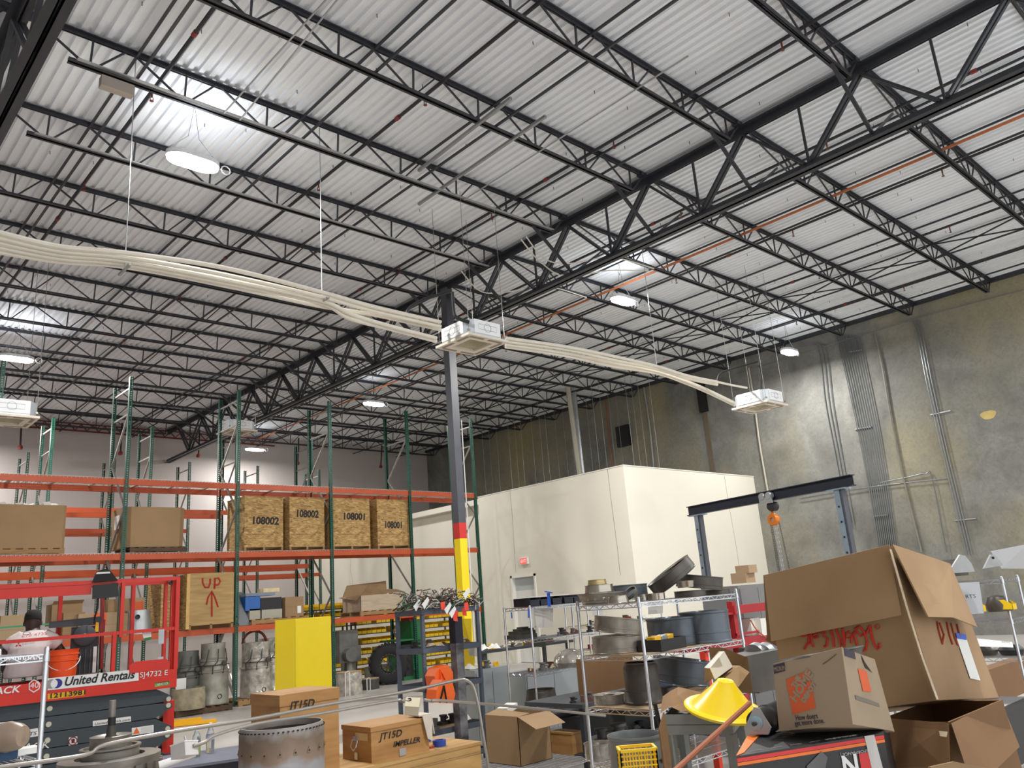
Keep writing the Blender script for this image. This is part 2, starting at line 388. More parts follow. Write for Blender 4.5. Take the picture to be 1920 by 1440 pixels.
# lamps
hous = mat('lamp_housing', (225, 226, 228), .5, 0, 0); glow = mat('lamp_glow', (255, 255, 255), .5, 0, 0, emit=((252, 253, 255), 14))
LN = ['high bay lamp hanging over the upper left of the hall', 'high bay lamp right of the column above the suspended cassette pipes', 'high bay lamp nearest the concrete wall', 'high bay lamp left of the column above the racks', 'high bay lamp at the left edge over the green rack posts', 'high bay lamp farthest away near the white back wall']
for i, (x, y, z) in enumerate(LIGHTS[:6]):
    t = thing('high_bay_lamp', 'bright white '+LN[i], 'lamp', (x, y, z-.05))
    b = MB(); b.prism([(x+.25*math.cos(a)+(.14 if math.cos(a) > 0 else -.14), y+.17*math.sin(a), z) for a in np.linspace(0, 2*math.pi, 20, endpoint=False)], (0, 0, .07)); b.make('housing', hous, t)
    b = MB(); b.prism([(x+.235*math.cos(a)+(.14 if math.cos(a) > 0 else -.14), y+.16*math.sin(a), z-.045) for a in np.linspace(0, 2*math.pi, 20, endpoint=False)], (0, 0, .045)); b.make('diffuser', glow, t)
    b = MB()
    for s in (-.4, .4): b.tube([(x+s, y, z+.06), (x+s*.2, y, z+.4), (x, y, ZD-.05)], .004, 4)
    b.make('cable', darkgrey, t)
    b = MB(); b.tube(arc((x+.5, y, z+.02), .07, 0, 6.28, 10, (1, 0, 0), (0, 0, -1)), .01, 6); b.make('cord_loop', hous, t)

# small red-ended sprinkler drops and rust-red ledger joist at the back wall
rj = mat('rust_red_steel', (104, 40, 36), .6, .1, .1, 4)
b = MB(); x = -2.
while x < 15.5:
    b.bar((x, YW-.12, 9.22), (x+.2, YW-.12, 9.0), .03).bar((x+.2, YW-.12, 9.0), (x+.4, YW-.12, 9.22), .03); x += .4
b.bar((-8, YW-.12, 9.24), (16, YW-.12, 9.24), .04).bar((-8, YW-.12, 8.98), (16, YW-.12, 8.98), .06, .05)
tag(b.make('ledger_joist', rj), 'rust-red zigzag joist running along the top of the white back wall', 'joist')
for k, (px, py, q) in enumerate(((40, 800, 838), (228, 812, 849), (374, 820, 854), (560, 833, 868), (716, 838, 874))):
    a = at(px, py, Y=YW-1.0); e = at(px-2, q, Y=YW-1.0); t = thing('sprinkler_drop', 'small red-ended pipe drop hanging before the back wall, %s from the left' % ORD[k], 'pipe', tuple(e), 'red-ended pipe drops at the back wall')
    MB().tube([(a.x, a.y, 9.2), a, e], .03, 8).make('pipe', pipem, t, smooth=True); MB().lathe([(0, -.09), (.07, -.08), (.08, 0), (.05, .06), (0, .06)], 12, Matrix.Translation(e)).make('red_end', mat('coupling_red', (132, 48, 38)), t, smooth=True)
# =============== PALLET RACKS ===============
green = mat('rack_green', (18, 78, 62), .35, .2, .15, 4); orange = mat('rack_orange', (180, 76, 34), .4, .1, .08, 3); zinc = mat('zinc_brace', (150, 148, 142), .35, .6, .1, 6)
wired = mat('wire_deck', (190, 186, 180), .35, .5, 0)
def post_mesh(h, w=.078, d=.07):
    b = MB()
    b.box(-w/2, -w/2+.022, 0, .004, 0, h).box(w/2-.022, w/2, 0, .004, 0, h)
    b.box(-w/2, -w/2+.004, .004, d, 0, h).box(w/2-.004, w/2, .004, d, 0, h)
    z = .05
    while z < h-.03: b.box(-w/2+.022, w/2-.022, 0, .004, z, z+.026); z += .05
    b.box(-w/2-.01, w/2+.01, -.01, d+.02, 0, .01)
    return b
POSTS = {}
def post(x, y, h, t, flip):
    k = (h, flip)
    if k not in POSTS:
        b = post_mesh(h); b.v = [(a, (-c if flip else c), z) for a, c, z in b.v]
        if flip: b.f = [tuple(reversed(f)) for f in b.f]
        o = b.make('post', green, None); POSTS[k] = o.data; o.parent = t; o.location = (x-t.location.x, y-t.location.y, .0); me = o.data
        # mesh origin back on the floor line
        return o
    o = bpy.data.objects.new('post', POSTS[k]); COL.objects.link(o); o.parent = t; o.location = (x-t.location.x, y-t.location.y, 0); return o
def rack(label, X, y0, y1, h, levels, grp='pallet rack rows', decks=True):
    t = thing('pallet_rack', label, 'rack', (X[0], y0, 0), grp)
    br = {}
    for x in X:
        p1 = post(x, y0, h, t, False); p2 = post(x, y1, h, t, True)
        z = .2; k = 0
        while z < h-.35:
            za, zb = (z, z+1.1) if k % 2 == 0 else (z, z+1.1)
            a, c = ((x, y0+.05, z), (x, y1-.05, z+1.05)) if k % 2 == 0 else ((x, y1-.05, z), (x, y0+.05, z+1.05))
            if z+1.05 > h-.1: break
            MB().bar(a, c, .03, .04, up=(1, 0, 0)).make('brace', zinc, t)
            z += 1.05; k += 1
        for zz in (h-.25, h-.85): MB().bar((x, y0+.05, zz), (x, y1-.05, zz), .03, .035).make('brace', zinc, t)
    for z, i0, i1, dk in levels:
        for i in range(i0, i1):
            xa, xb = X[i]+.04, X[i+1]-.04
            for y, f in ((y0-.012, 1), (y1+.012, -1)):
                b = MB(); b.box(xa, xb, min(y, y+f*.045), max(y, y+f*.045), z-.065, z+.065)
                for xe in (xa-.035, xb-.01): b.box(xe, xe+.045, min(y-f*.008, y), max(y-f*.008, y), z-.1, z+.1)
                o = b.make('beam', orange, t)
                b = MB()
                for xe in (xa-.02, xb+.005): b.box(xe, xe+.02, min(y-f*.012, y-f*.006), max(y-f*.012, y-f*.006), z-.05, z-.02).box(xe, xe+.02, min(y-f*.012, y-f*.006), max(y-f*.012, y-f*.006), z+.02, z+.05)
                b.make('connector', zinc, o)
            if dk:
                b = MB(); zz = z+.072; n = int((xb-xa)/.075)
                for k in range(n+1): x = xa+(xb-xa)*k/n; b.box(x-.003, x+.003, y0-.03, y1+.03, zz-.004, zz+.004); b.box(x-.003, x+.003, y0-.03, y0-.024, zz-.03, zz)
                for k in range(9): y = y0+(y1-y0)*k/8; b.box(xa, xb, y-.003, y+.003, zz+.004, zz+.01)
                b.make('wire_deck', wired, t, kind='stuff')
                for k in range(3):
                    x = xa+(xb-xa)*(k+.5)/3; MB().box(x-.035, x+.035, y0+.03, y1-.03, zz-.03, zz-.006).make('deck_channel', wired, t)
    return t
RY = 18.53; RZ = (1.655, 3.34, 4.95)
rack('tall green and orange pallet rack row nearest the camera', [3.39, 5.9, 8.44, 10.96, 13.47, 15.89], RY, RY+1.07, 7.34, [(RZ[0], 0, 5, False), (RZ[1], 0, 5, True), (RZ[2], 0, 5, True)])
rack('middle pallet rack row behind the front row', [.5, 2.98, 5.48, 8.0, 10.5, 13.0], 23.15, 24.15, 7.34, [(RZ[0], 0, 5, False), (RZ[1], 0, 5, False), (RZ[2], 0, 4, False)])
rack('rearmost pallet rack row along the white back wall', [.95, 3.45, 5.98, 8.48, 10.95, 13.47, 16.0], 27.9, 28.95, 7.34, [(RZ[0], 0, 6, False), (RZ[1], 0, 6, False), (RZ[2], 0, 4, False)])
# ---- goods in the rack ----
def osbm():
    m = mat('osb_board', (158, 124, 74), .8, 0, .0, 9, 0, rgb2=(196, 164, 108)); nt = m.node_tree
    if 'flk' in m: return m
    m['flk'] = 1; b = nt.nodes['Principled BSDF']; tc = nt.nodes.new('ShaderNodeTexCoord'); mp = nt.nodes.new('ShaderNodeMapping'); mp.inputs['Scale'].default_value = (1, 1, 3.2)
    n = nt.nodes.new('ShaderNodeTexNoise'); n.inputs['Scale'].default_value = 2.2; n.inputs['Distortion'].default_value = 1.
    ad = nt.nodes.new('ShaderNodeMixRGB'); ad.blend_type = 'ADD'; ad.inputs[0].default_value = .25
    vo = nt.nodes.new('ShaderNodeTexVoronoi'); vo.inputs['Scale'].default_value = 13
    nt.links.new(tc.outputs['Object'], mp.inputs[0]); nt.links.new(mp.outputs[0], n.inputs['Vector']); nt.links.new(mp.outputs[0], ad.inputs[1]); nt.links.new(n.outputs['Color'], ad.inputs[2]); nt.links.new(ad.outputs[0], vo.inputs['Vector'])
    cr = nt.nodes.new('ShaderNodeValToRGB'); e = cr.color_ramp.elements
    e[0].position = .0; e[0].color = (*lin((112, 82, 44)), 1); e[1].position = 1; e[1].color = (*lin((206, 176, 122)), 1)
    k = e.new(.35); k.color = (*lin((160, 126, 76)), 1); k = e.new(.7); k.color = (*lin((180, 146, 92)), 1)
    nt.links.new(vo.outputs['Color'], cr.inputs[0]); nt.links.new(cr.outputs[0], b.inputs['Base Color']); return m
osb = osbm()
card = mat('cardboard', (150, 122, 88), .85, 0, .05, 2.5); card2 = mat('cardboard_pale', (168, 144, 112), .85, 0, .05, 2.5); cardin = mat('cardboard_inside', (116, 92, 64), .9, 0, .05, 3)
wood = mat('pallet_wood', (150, 118, 78), .8, 0, .15, 5, stretch=(1, 6, 6)); ply = mat('plywood', (160, 126, 76), .55, 0, .0, 2.2, 0, rgb2=(184, 152, 98), stretch=(1, 1, 7), detail=6)
ink = mat('black_marker', (26, 24, 24), .7, 0, 0); redink = mat('red_marker', (170, 40, 24), .7, 0, 0)
paper = mat('paper', (226, 226, 222), .8, 0, .02, 5)
def pallet(x0, x1, y0, y1, z, label, M=None, m=None, name='pallet'):
    t = thing(name, label, 'pallet', ((x0+x1)/2, (y0+y1)/2, z)); m = m or wood
    for k in range(7):
        a = x0+(x1-x0-.09)*k/6; MB().box(a, a+.09, y0, y1, z+.105, z+.125).make('board', m, t)
    for k in range(3):
        a = y0+(y1-y0-.05)*k/2; MB().box(x0, x1, a, a+.05, z+.02, z+.105).make('stringer', m, t)
    for k in range(3):
        a = x0+(x1-x0-.1)*k/2; MB().box(a, a+.1, y0, y1, z, z+.02).make('board', m, t)
    return t
def fr(px, py, Y=RY+.08): p = at(px, py, Y=Y); return p.x, p.z
ZT2, ZT3, ZT1 = RZ[1]+.085, RZ[2]+.085, RZ[0]+.065
for (xa, xb, yt, s, tx, ty, lab) in ((458, 531, 932, '108002', 471, 972, 'leftmost of the four strandboard crates, number written low'), (543, 609, 934, '108002', 554, 959, 'second strandboard crate, number written near its top edge'), (625, 695, 936, '108001', 642, 964, 'third strandboard crate, right of the green rack post'), (709, 768.5, 938, '108001', 720, 980, 'rightmost strandboard crate on the rack')):
    x0, _ = fr(xa, 1030); x1, _ = fr(xb, 1030); _, zt = fr((xa+xb)/2, yt)
    y0, y1 = RY+.08, RY+1.05; zb = ZT2
    t = thing('wooden_crate', lab, 'crate', ((x0+x1)/2, (y0+y1)/2, zb), 'strandboard crates on the second rack level')
    b = MB(); b.box(x0, x1, y0, y0+.015, zb+.1, zt).box(x0, x1, y1-.015, y1, zb+.1, zt).box(x0, x0+.015, y0+.015, y1-.015, zb+.1, zt).box(x1-.015, x1, y0+.015, y1-.015, zb+.1, zt); b.make('side_panels', osb, t)
    MB().box(x0-.01, x1+.01, y0-.01, y1+.01, zt, zt+.018).make('lid', osb, t)
    MB().box(x0, x1, y0, y1, zb+.085, zb+.1).make('floor_panel', ply, t)
    for k in range(3):
        a = x0+(x1-x0-.05)*k/2; MB().box(a, a+.05, y0, y1, zb+.015, zb+.085).make('skid', wood, t)
    MB().box(x0, x1, y0, y0+.08, zb, zb+.015).make('skid_board', wood, t)
    tx0, tz = fr(tx, ty+3 if s else ty); hh = .17
    text(s, 'number', (tx0, y0-.002, tz-.09), (1, 0, -.02), (0, 0, 1), hh, ink, t, shear=.05, off=.009, w=.68*(xb-xa)/73*1.0)
# gaylord boxes
def open_box(name, label, x0, x1, y0, y1, z0, z1, m, mi=None, t=.008, flare=0., cat='box', grp=None, oct_=0.):
    th = thing(name, label, cat, ((x0+x1)/2, (y0+y1)/2, z0), grp); c = oct_; b = MB()
    pts = [(x0+c, y0), (x1-c, y0), (x1, y0+c), (x1, y1-c), (x1-c, y1), (x0+c, y1), (x0, y1-c), (x0, y0+c)] if c else [(x0, y0), (x1, y0), (x1, y1), (x0, y1)]
    cx, cy = (x0+x1)/2, (y0+y1)/2; n = len(pts)
    for i in range(n):
        p, q = pts[i], pts[(i+1) % n]; f = 1+flare
        P = [(p[0], p[1], z0), (q[0], q[1], z0), (cx+(q[0]-cx)*f, cy+(q[1]-cy)*f, z1), (cx+(p[0]-cx)*f, cy+(p[1]-cy)*f, z1)]
        b.panel(P, -t)
    b.make('walls', m, th); MB().box(x0+t, x1-t, y0+t, y1-t, z0, z0+t).make('base', m, th); return th
x0, _ = fr(-30, 1040); x1, _ = fr(121, 1040); _, zt = fr(60, 946)
pallet(x0, x1, RY+.1, RY+1.05, ZT2, 'pallet under the big cardboard box at the left edge of the rack')
t = open_box('cardboard_box', 'largest cardboard pallet box on the rack at the left edge, crumpled paper on top', x0+.02, x1, RY+.1, RY+1.05, ZT2+.125, zt, card, oct_=.06)
b = MB(); rr = random.Random(5)
for k in range(9): b.lathe([(0, .06), (.07, .04), (.1, -.03), (0, -.06)], 5, Matrix.Translation((x0+.3+.13*k, RY+.25+rr.random()*.3, zt+rr.uniform(-.03, .02))) @ Matrix.Rotation(rr.random()*3, 4, 'X'))
b.make('crumpled_paper', paper, t, kind='stuff')
x0, _ = fr(243, 1030); x1, _ = fr(346, 1030); _, zt = fr(300, 951)
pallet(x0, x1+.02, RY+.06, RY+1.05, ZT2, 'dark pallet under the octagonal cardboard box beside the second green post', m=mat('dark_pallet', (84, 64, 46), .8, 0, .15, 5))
t = open_box('cardboard_box', 'octagonal cardboard pallet box with white label, between two green rack posts', x0-.12, x1, RY+.08, RY+1.05, ZT2+.125, zt, card, flare=.03, oct_=.13)
b = MB(); b.box(x0-.16, x0-.155, RY+.35, RY+.65, zt-.45, zt-.15); b.make('label_sheet', paper, t)
# UP crate
_, zt = fr(395, 1077)
x0, _ = fr(354, 1160, RY-.15); x1, _ = fr(437, 1160, RY-.15); y0, y1 = RY-.15, RY+1.0; zb = ZT1
_, zt = fr(395, 1075, RY-.15)
t = thing('wooden_crate', 'plywood crate with red UP and arrow painted on it', 'crate', ((x0+x1)/2, (y0+y1)/2, zb))
MB().box(x0, x1, y0, y0+.02, zb+.1, zt).make('front_panel', ply, t)
MB().box(x0-.012, x0, y0, y1, zb+.02, zt).box(x1, x1+.012, y0, y1, zb+.1, zt).box(x0, x1, y1-.02, y1, zb+.1, zt).make('side_panels', osb, t)
MB().box(x0-.07, x0+.0, y0-.02, y0+.0, zb+.02, zt+.005).make('corner_batten', mat('osb_light', (204, 168, 104), .8, 0, .1, 14), t)
MB().box(x0, x1, y0, y1, zt, zt+.012).make('lid', ply, t)
for k in range(3):
    a = x0+(x1-x0-.05)*k/2; MB().box(a, a+.05, y0, y1, zb, zb+.1).make('skid', wood, t)
MB().box(x0, x1, y0, y1, zb+.085, zb+.1).make('floor_panel', ply, t)
def stroke(px, r, m, par, nm='stroke', Y=None, **k):
    return MB().tube([at(*q, Y=Y) for q in px], r, 5).make(nm, m, par, smooth=True)
Ys = y0-.004
stroke([(380, 1084), (380, 1092), (384, 1101), (391, 1101), (394, 1093), (394, 1085)], .022, redink, t, 'letter_U', Ys)
stroke([(402, 1104), (403, 1084), (410, 1084), (413, 1090), (410, 1096), (403, 1097)], .022, redink, t, 'letter_P', Ys)
stroke([(397, 1156), (397, 1110)], .019, redink, t, 'arrow_shaft', Ys); stroke([(387, 1134), (390, 1120), (397, 1108), (403, 1120), (409, 1138)], .019, redink, t, 'arrow_head', Ys)
# second strandboard crate behind UP crate, left
a0, _ = fr(301, 1150, RY+.2); a1, _ = fr(334, 1150, RY+.2); _, z1 = fr(318, 1082, RY+.2)
b = MB().box(a0, a1, RY+.2, RY+1.05, ZT1, z1); tag(b.make('strandboard_crate', osb), 'strandboard crate tight against the left side of the UP crate', 'crate')
def simple_box(px0, py0, px1, py1, Y, dep, zb, lab, m, name='cardboard_box', cat='box', flaps=None, grp=None, tape=True, kind=None):
    """box whose front face fills a frame in plane Y; its base stands on zb (None: measured)"""
    a, c = at(px0, py1, Y=Y), at(px1, py0, Y=Y); z0 = a.z if zb is None else zb
    x0, x1, z1 = a.x, c.x, c.z
    t = thing(name, lab, cat, ((x0+x1)/2, Y+dep/2, z0), grp)
    MB().box(x0, x1, Y, Y+dep, z0, z1).make('carton' if 'box' in name else 'body', m, t)
    if tape:
        MB().box((x0+x1)/2-.025, (x0+x1)/2+.025, Y-.002, Y+dep, z1, z1+.002).make('tape', mat('packing_tape', (196, 170, 130), .3, 0, 0), t)
        MB().box(x0, x1, Y-.001, Y+.004, (z0+z1)/2-.002, (z0+z1)/2+.002).make('seam', cardin, t)
    if flaps:
        b = MB()
        for (p, q, h, k) in flaps:
            A = V((x0 if p == 0 else x1 if p == 1 else x0, Y, z1))
            if p == 0: b.panel([(x0, Y, z1), (x0, Y+dep, z1), (x0-k, Y+dep, z1+h), (x0-k, Y, z1+h)], .004)
            if p == 1: b.panel([(x1, Y, z1), (x1, Y+dep, z1), (x1+k, Y+dep, z1+h), (x1+k, Y, z1+h)], .004)
            if p == 2: b.panel([(x0, Y, z1), (x1, Y, z1), (x1, Y-k, z1+h), (x0, Y-k, z1+h)], .004)
            if p == 3: b.panel([(x0, Y+dep, z1), (x1, Y+dep, z1), (x1, Y+dep+k, z1+h), (x0, Y+dep+k, z1+h)], .004)
        b.make('flaps', m, t)
    return t
RF = RY+.12
homep = mat('depot_orange', (214, 96, 52), .7, 0, .04, 4)
simple_box(0, 1152, 48, 1176, RF, .5, ZT1, 'long low brown carton on the rack at the left edge, behind the seated worker', card2)
simple_box(97, 1130, 155, 1150, RF+.3, .45, ZT1+.3, 'brown carton with open flap lying on top of other cartons above the worker', card, flaps=[(2, 0, .06, .1)])
simple_box(118, 1147, 160, 1172, RF+.1, .5, ZT1, 'small brown carton under the one with the open flap', card)
t = simple_box(146, 1147, 222, 1178, RF, .5, ZT1, 'wide moving carton with orange store logo, left of the octagonal box post', card2)
a = at(186, 1168, Y=RF); MB().box(a.x-.12, a.x+.14, RF-.004, RF, a.z-.06, a.z+.2).make('printed_square', homep, t)
text('DEPOT', 'lettering', (a.x-.1, RF-.005, a.z-.03), (1, 0, .7), (-.7, 0, 1), .05, card2, t, ext=.001)
simple_box(202, 1122, 240, 1150, RF+.35, .4, ZT1+.25, 'square brown carton behind the red mast of the lift', card)
t = simple_box(248, 1120, 272, 1146, RF+.4, .4, ZT1+.28, 'upper moving carton with orange logo, behind the green post', card2)
a = at(260, 1135, Y=RF+.4); MB().box(a.x-.1, a.x+.1, RF+.396, RF+.4, a.z-.1, a.z+.08).make('printed_square', homep, t)
simple_box(229, 1150, 240, 1164, RF+.1, .3, ZT1, 'narrow brown carton between post and steel housing', card)
# silver panel housing
c = at(266, 1186, Y=RY+.1); t = thing('steel_housing', 'bare steel cone-shaped housing with a round port, standing on the rack', 'machine part', (c.x, RY+.4, ZT1))
b = MB(); b.lathe([(.30, ZT1), (.30, ZT1+.02), (.24, ZT1+.50), (.235, ZT1+.5), (.29, ZT1+.02)], 28, Matrix.Translation((c.x, RY+.4, 0))); b.make('shell', galv, t, smooth=True)
b = MB(); b.lathe([(0, 0), (.05, 0), (.05, .03), (.035, .03), (.035, .01), (0, .01)], 14, Matrix.Translation((c.x-.1, RY+.12, ZT1+.36)) @ Matrix.Rotation(R(90), 4, 'X')); b.make('port', black, t, smooth=True)
# totes and panels right of UP crate
simple_box(460, 1118, 488, 1140, RF+.1, .4, ZT1+.33, 'blue translucent file tote, upper left of the stacked totes', mat('blue_tote', (40, 96, 170), .4, 0, .05, 5), 'storage_tote', 'tote', tape=False)
simple_box(489, 1119, 528, 1141, RF+.1, .4, ZT1+.33, 'black file tote beside the blue tote on the stack', black, 'storage_tote', 'tote', tape=False)
simple_box(468, 1141, 488, 1161, RF+.1, .4, ZT1+.126, 'left clear tote of stacked papers under the blue tote', mat('clear_tote', (170, 166, 150), .4, 0, .15, 30, stretch=(8, 1, 1)), 'storage_tote', 'tote', tape=False)
simple_box(491, 1141, 529, 1161, RF+.1, .4, ZT1+.126, 'right clear tote of stacked papers under the black tote', mat('clear_tote', (170, 166, 150)), 'storage_tote', 'tote', tape=False)
simple_box(461, 1110, 516, 1118, RF+.15, .35, ZT1+.66, 'flat blue-grey folder box lying on the totes', mat('bluegrey', (120, 134, 150), .6, 0, .1, 5), 'folder_box', 'box', tape=False)
simple_box(494, 1102, 524, 1110, RF+.3, .3, ZT1+.74, 'loose cream paper bundle on top of the totes', mat('cream', (222, 200, 158), .7, 0, .1, 6), 'paper_bundle', 'paper', tape=False)
simple_box(535, 1118, 569, 1150, RF+.05, .35, ZT1+.126, 'brown carton with white shipping label right of the totes', card)
a = at(561, 1143, Y=RF+.05); tag(MB().box(a.x-.05, a.x+.05, RF+.044, RF+.048, a.z-.08, a.z+.09).make('shipping_label', paper), 'white shipping label on the brown carton beside the totes', 'label')
x0, _ = fr(470, 1170); x1, _ = fr(575, 1170)
pallet(x0, x1, RY+.02, RY+1., ZT1, 'pallet under the stacked totes on the lowest rack level')
pan = mat('grey_panel', (112, 116, 120), .5, .2, .05, 3)
for k in range(3):
    a = at(448+5*k, 1172, Y=RY+.1+.1*k); b = MB().panel([(a.x, RY+.1+.1*k, ZT1), (a.x+.28, RY+.1+.1*k, ZT1), (a.x+.1, RY+.5+.1*k, ZT1+.78), (a.x-.04, RY+.5+.1*k, ZT1+.78)], .02)
    tag(b.make('grey_sheet', pan), ['front', 'middle', 'rear'][k]+' grey panel leaning beside the green post, left of the totes', 'panel', 'grey panels leaning beside the totes')
b = MB(); a = at(560, 1166, Y=RY-.05)
for k in range(4): b.box(a.x-.45+.1*k, a.x+.45+.02*k, RY-.1+.03*k, RY+.6, ZT1+.002+.012*k, ZT1+.01+.012*k)
tag(b.make('flattened_cartons', card2), 'flattened cartons sticking out over the beam behind the yellow guard', 'cardboard')
# wrapped open box
a = at(677, 1146, Y=RY+.1); c = at(762, 1146, Y=RY+.1); zt = at(700, 1115, Y=RY+.1).z
pallet(a.x-.05, c.x+.05, RY+.05, RY+1.05, ZT1, 'pallet under the stretch-wrapped carton with open flaps')
t = open_box('cardboard_box', 'carton with raised flaps, wrapped in clear stretch film, on the lowest rack level', a.x, c.x, RY+.1, RY+1.0, ZT1+.125, zt, mat('film_wrapped_card', (178, 160, 138), .25, 0, .12, 3, stretch=(1, 1, 6)))
b = MB(); b.panel([(a.x, RY+.1, zt), (a.x, RY+1., zt), (a.x-.12, RY+1., zt-.02), (a.x-.15, RY+.1, zt-.12)], .006)
b.panel([(a.x, RY+.1, zt), (a.x+.38, RY+.1, zt), (a.x+.5, RY-.05, zt+.25), (a.x+.1, RY-.1, zt+.25)], .006)
b.panel([(a.x, RY+1., zt), (c.x, RY+1., zt), (c.x+.05, RY+1.1, zt+.38), (a.x+.2, RY+1.1, zt+.3)], .006)
b.panel([(c.x-.7, RY+.1, zt+.02), (c.x, RY+.1, zt+.02), (c.x+.05, RY+.6, zt+.12), (c.x-.6, RY+.6, zt+.15)], .006); b.make('flaps', card, t)
# engines on pallets on the floor
eng = mat('engine_grey', (142, 140, 128), .45, .5, .18, 4, rgb2=(160, 158, 148)); engd = mat('engine_dark', (70, 68, 64), .5, .4, .2, 8)
film = mat('shrink_film', (170, 164, 154), .18, .3, .45, 7, .8, bscale=9)
def engine(px, lab, r=.3, h=1.25, Y=RY-.15, m=None, zb=.13, taper=.75, grp=None):
    c = at(px, 1310, Y=Y); x, y = c.x, Y
    t = thing('aircraft_engine', lab, 'engine', (x, y, zb), grp); M = Matrix.Translation((x, y, zb)); m = m or eng
    b = MB(); b.lathe([(0, 0), (r*1.02, 0), (r*1.02, .03), (r, .04), (r*.98, h*.3), (r*.97, h*.52), (r*1.03, h*.525), (r*1.03, h*.55), (r*.92, h*.56), (r*.86, h*.7), (r*.9, h*.71), (r*.9, h*.73), (r*taper, h*.76), (r*taper, h), (0, h)], 30, M); b.make('casing', m, t, smooth=True)
    b = MB()
    for a0 in (3.6, 4.3, 5.0): b.tube([(x+r*math.cos(a0)*.98, y+r*math.sin(a0)*.98, zb+h*.5), (x+r*math.cos(a0)*1.08, y+r*math.sin(a0)*1.08, zb+h*.62), (x+r*math.cos(a0+.3)*1.02, y+r*math.sin(a0+.3)*1.02, zb+h*.7), (x+r*math.cos(a0+.4)*.85, y+r*math.sin(a0+.4)*.85, zb+h*.9)], .012, 6)
    b.tube(arc((x, y, zb+h*.64), r*1.0, 3.3, 5.9, 10, (1, 0, 0), (0, 1, 0)), .011, 6); b.make('pipework', engd, t, smooth=True)
    b = MB(); b.lathe([(.0, .02), (.05, .02), (.05, -.03), (0, -.03)], 14, Matrix.Translation((x+r*.35, y-r*.95, zb+h*.66)) @ Matrix.Rotation(R(90), 4, 'X')); b.lathe([(.04, .01), (.05, .01), (.05, -.01), (.04, -.01), (.04, .01)], 18, Matrix.Translation((x+.02, y-r*1.0, zb+h*.13)) @ Matrix.Rotation(R(90), 4, 'X')); b.make('port', engd, t, smooth=True)
    return t
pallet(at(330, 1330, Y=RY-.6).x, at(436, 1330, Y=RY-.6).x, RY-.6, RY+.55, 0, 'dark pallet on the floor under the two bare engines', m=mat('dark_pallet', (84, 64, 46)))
engine(398, 'pale grey bare engine standing upright on a pallet, round port low on its front', r=.34, h=1.27, Y=RY-.1)
e = engine(348, 'darker grey engine with a white paper tag, beside the red end of the lift', r=.33, h=1.15, Y=RY+.1, m=mat('engine_mid', (104, 104, 100), .45, .5, .2, 4))
a = at(338, 1285, Y=RY-.25); MB().box(a.x-.1, a.x+.12, RY-.26, RY-.255, a.z-.08, a.z+.14).make('paper_tag', paper, e)
c = at(350, 1327, Y=RY-.35); t = thing('engine_ring', 'weathered pale ring drum standing in front of the darker engine', 'machine part', (c.x, RY-.42, .13))
MB().lathe([(.29, 0), (.34, .0), (.35, .2), (.33, .42), (.3, .42), (.3, .05)], 30, Matrix.Translation((c.x, RY-.42, .13))).make('ring', mat('weathered', (150, 140, 116), .8, .1, .3, 7), t, smooth=True)
pallet(at(447, 1325, Y=RY-.2).x, at(513, 1325, Y=RY-.2).x, RY-.2, RY+.8, 0, 'pallet on the floor under the film-wrapped engine right of the green post')
t = engine(480, 'engine wrapped in wrinkled clear film, topped by a rust-brown ring', r=.36, h=1.2, Y=RY+.25, m=film, taper=.9)
MB().tube(arc((t.location.x, RY+.35, 1.28), .3, .1, 3.05, 16, (1, 0, 0), (0, 0, 1)), .03, 6).make('rust_hoop', mat('rust_brown', (116, 52, 34), .7, .1, .1, 6), t, smooth=True)
engine(506, 'second film-wrapped engine partly hidden by the yellow guard', r=.33, h=1.25, Y=RY+.75, m=film, taper=.8)
for i, (px, py, r, h, lab) in enumerate(((655, 1303, .3, .5, 'wrapped ring drum with a cardboard lid and white straps on the floor'), (693, 1292, .24, .24, 'low wrapped ring with a cardboard lid and white strings on the floor'))):
    c = at(px, py, Z=0); t = thing('wrapped_ring', lab, 'machine part', (c.x, c.y, 0)); M = Matrix.Translation((c.x, c.y, 0))
    MB().lathe([(0, 0), (r, 0), (r*1.03, h*.3), (r*.97, h*.5), (r*1.02, h*.9), (r*.95, h), (0, h)], 26, M).make('body', film if i == 0 else engd, t, smooth=True)
    MB().lathe([(0, h), (r*.98, h), (r*.98, h+.012), (0, h+.012)], 26, M).make('cardboard_lid', card2, t)
    b = MB()
    for a0 in (3.9, 4.2): b.tube([(c.x+r*math.cos(a0)*1.04, c.y+r*math.sin(a0)*1.04, .0), (c.x+r*math.cos(a0)*1.05, c.y+r*math.sin(a0)*1.05, h+.015), (c.x, c.y, h+.02)], .01, 5)
    b.make('strap', paper, t)
for px, Y, r, h, z0, lab in ((722, RY+.3, .30, .44, .0, 'large grey drum housing lying under the rack beside the big tyre'), (672, RY+.6, .2, .5, .25, 'grey bucket-like part under the rack beside the green machine')):
    c = at(px, 1250, Y=Y); tag(MB().lathe([(0, z0), (r*.9, z0), (r, z0+h*.9), (r*.9, z0+h), (r*.85, z0+h), (r*.8, z0+.1), (0, z0+.1)], 26, Matrix.Translation((c.x-.3, Y, 0))).make('grey_drum', eng, smooth=True), lab, 'machine part')
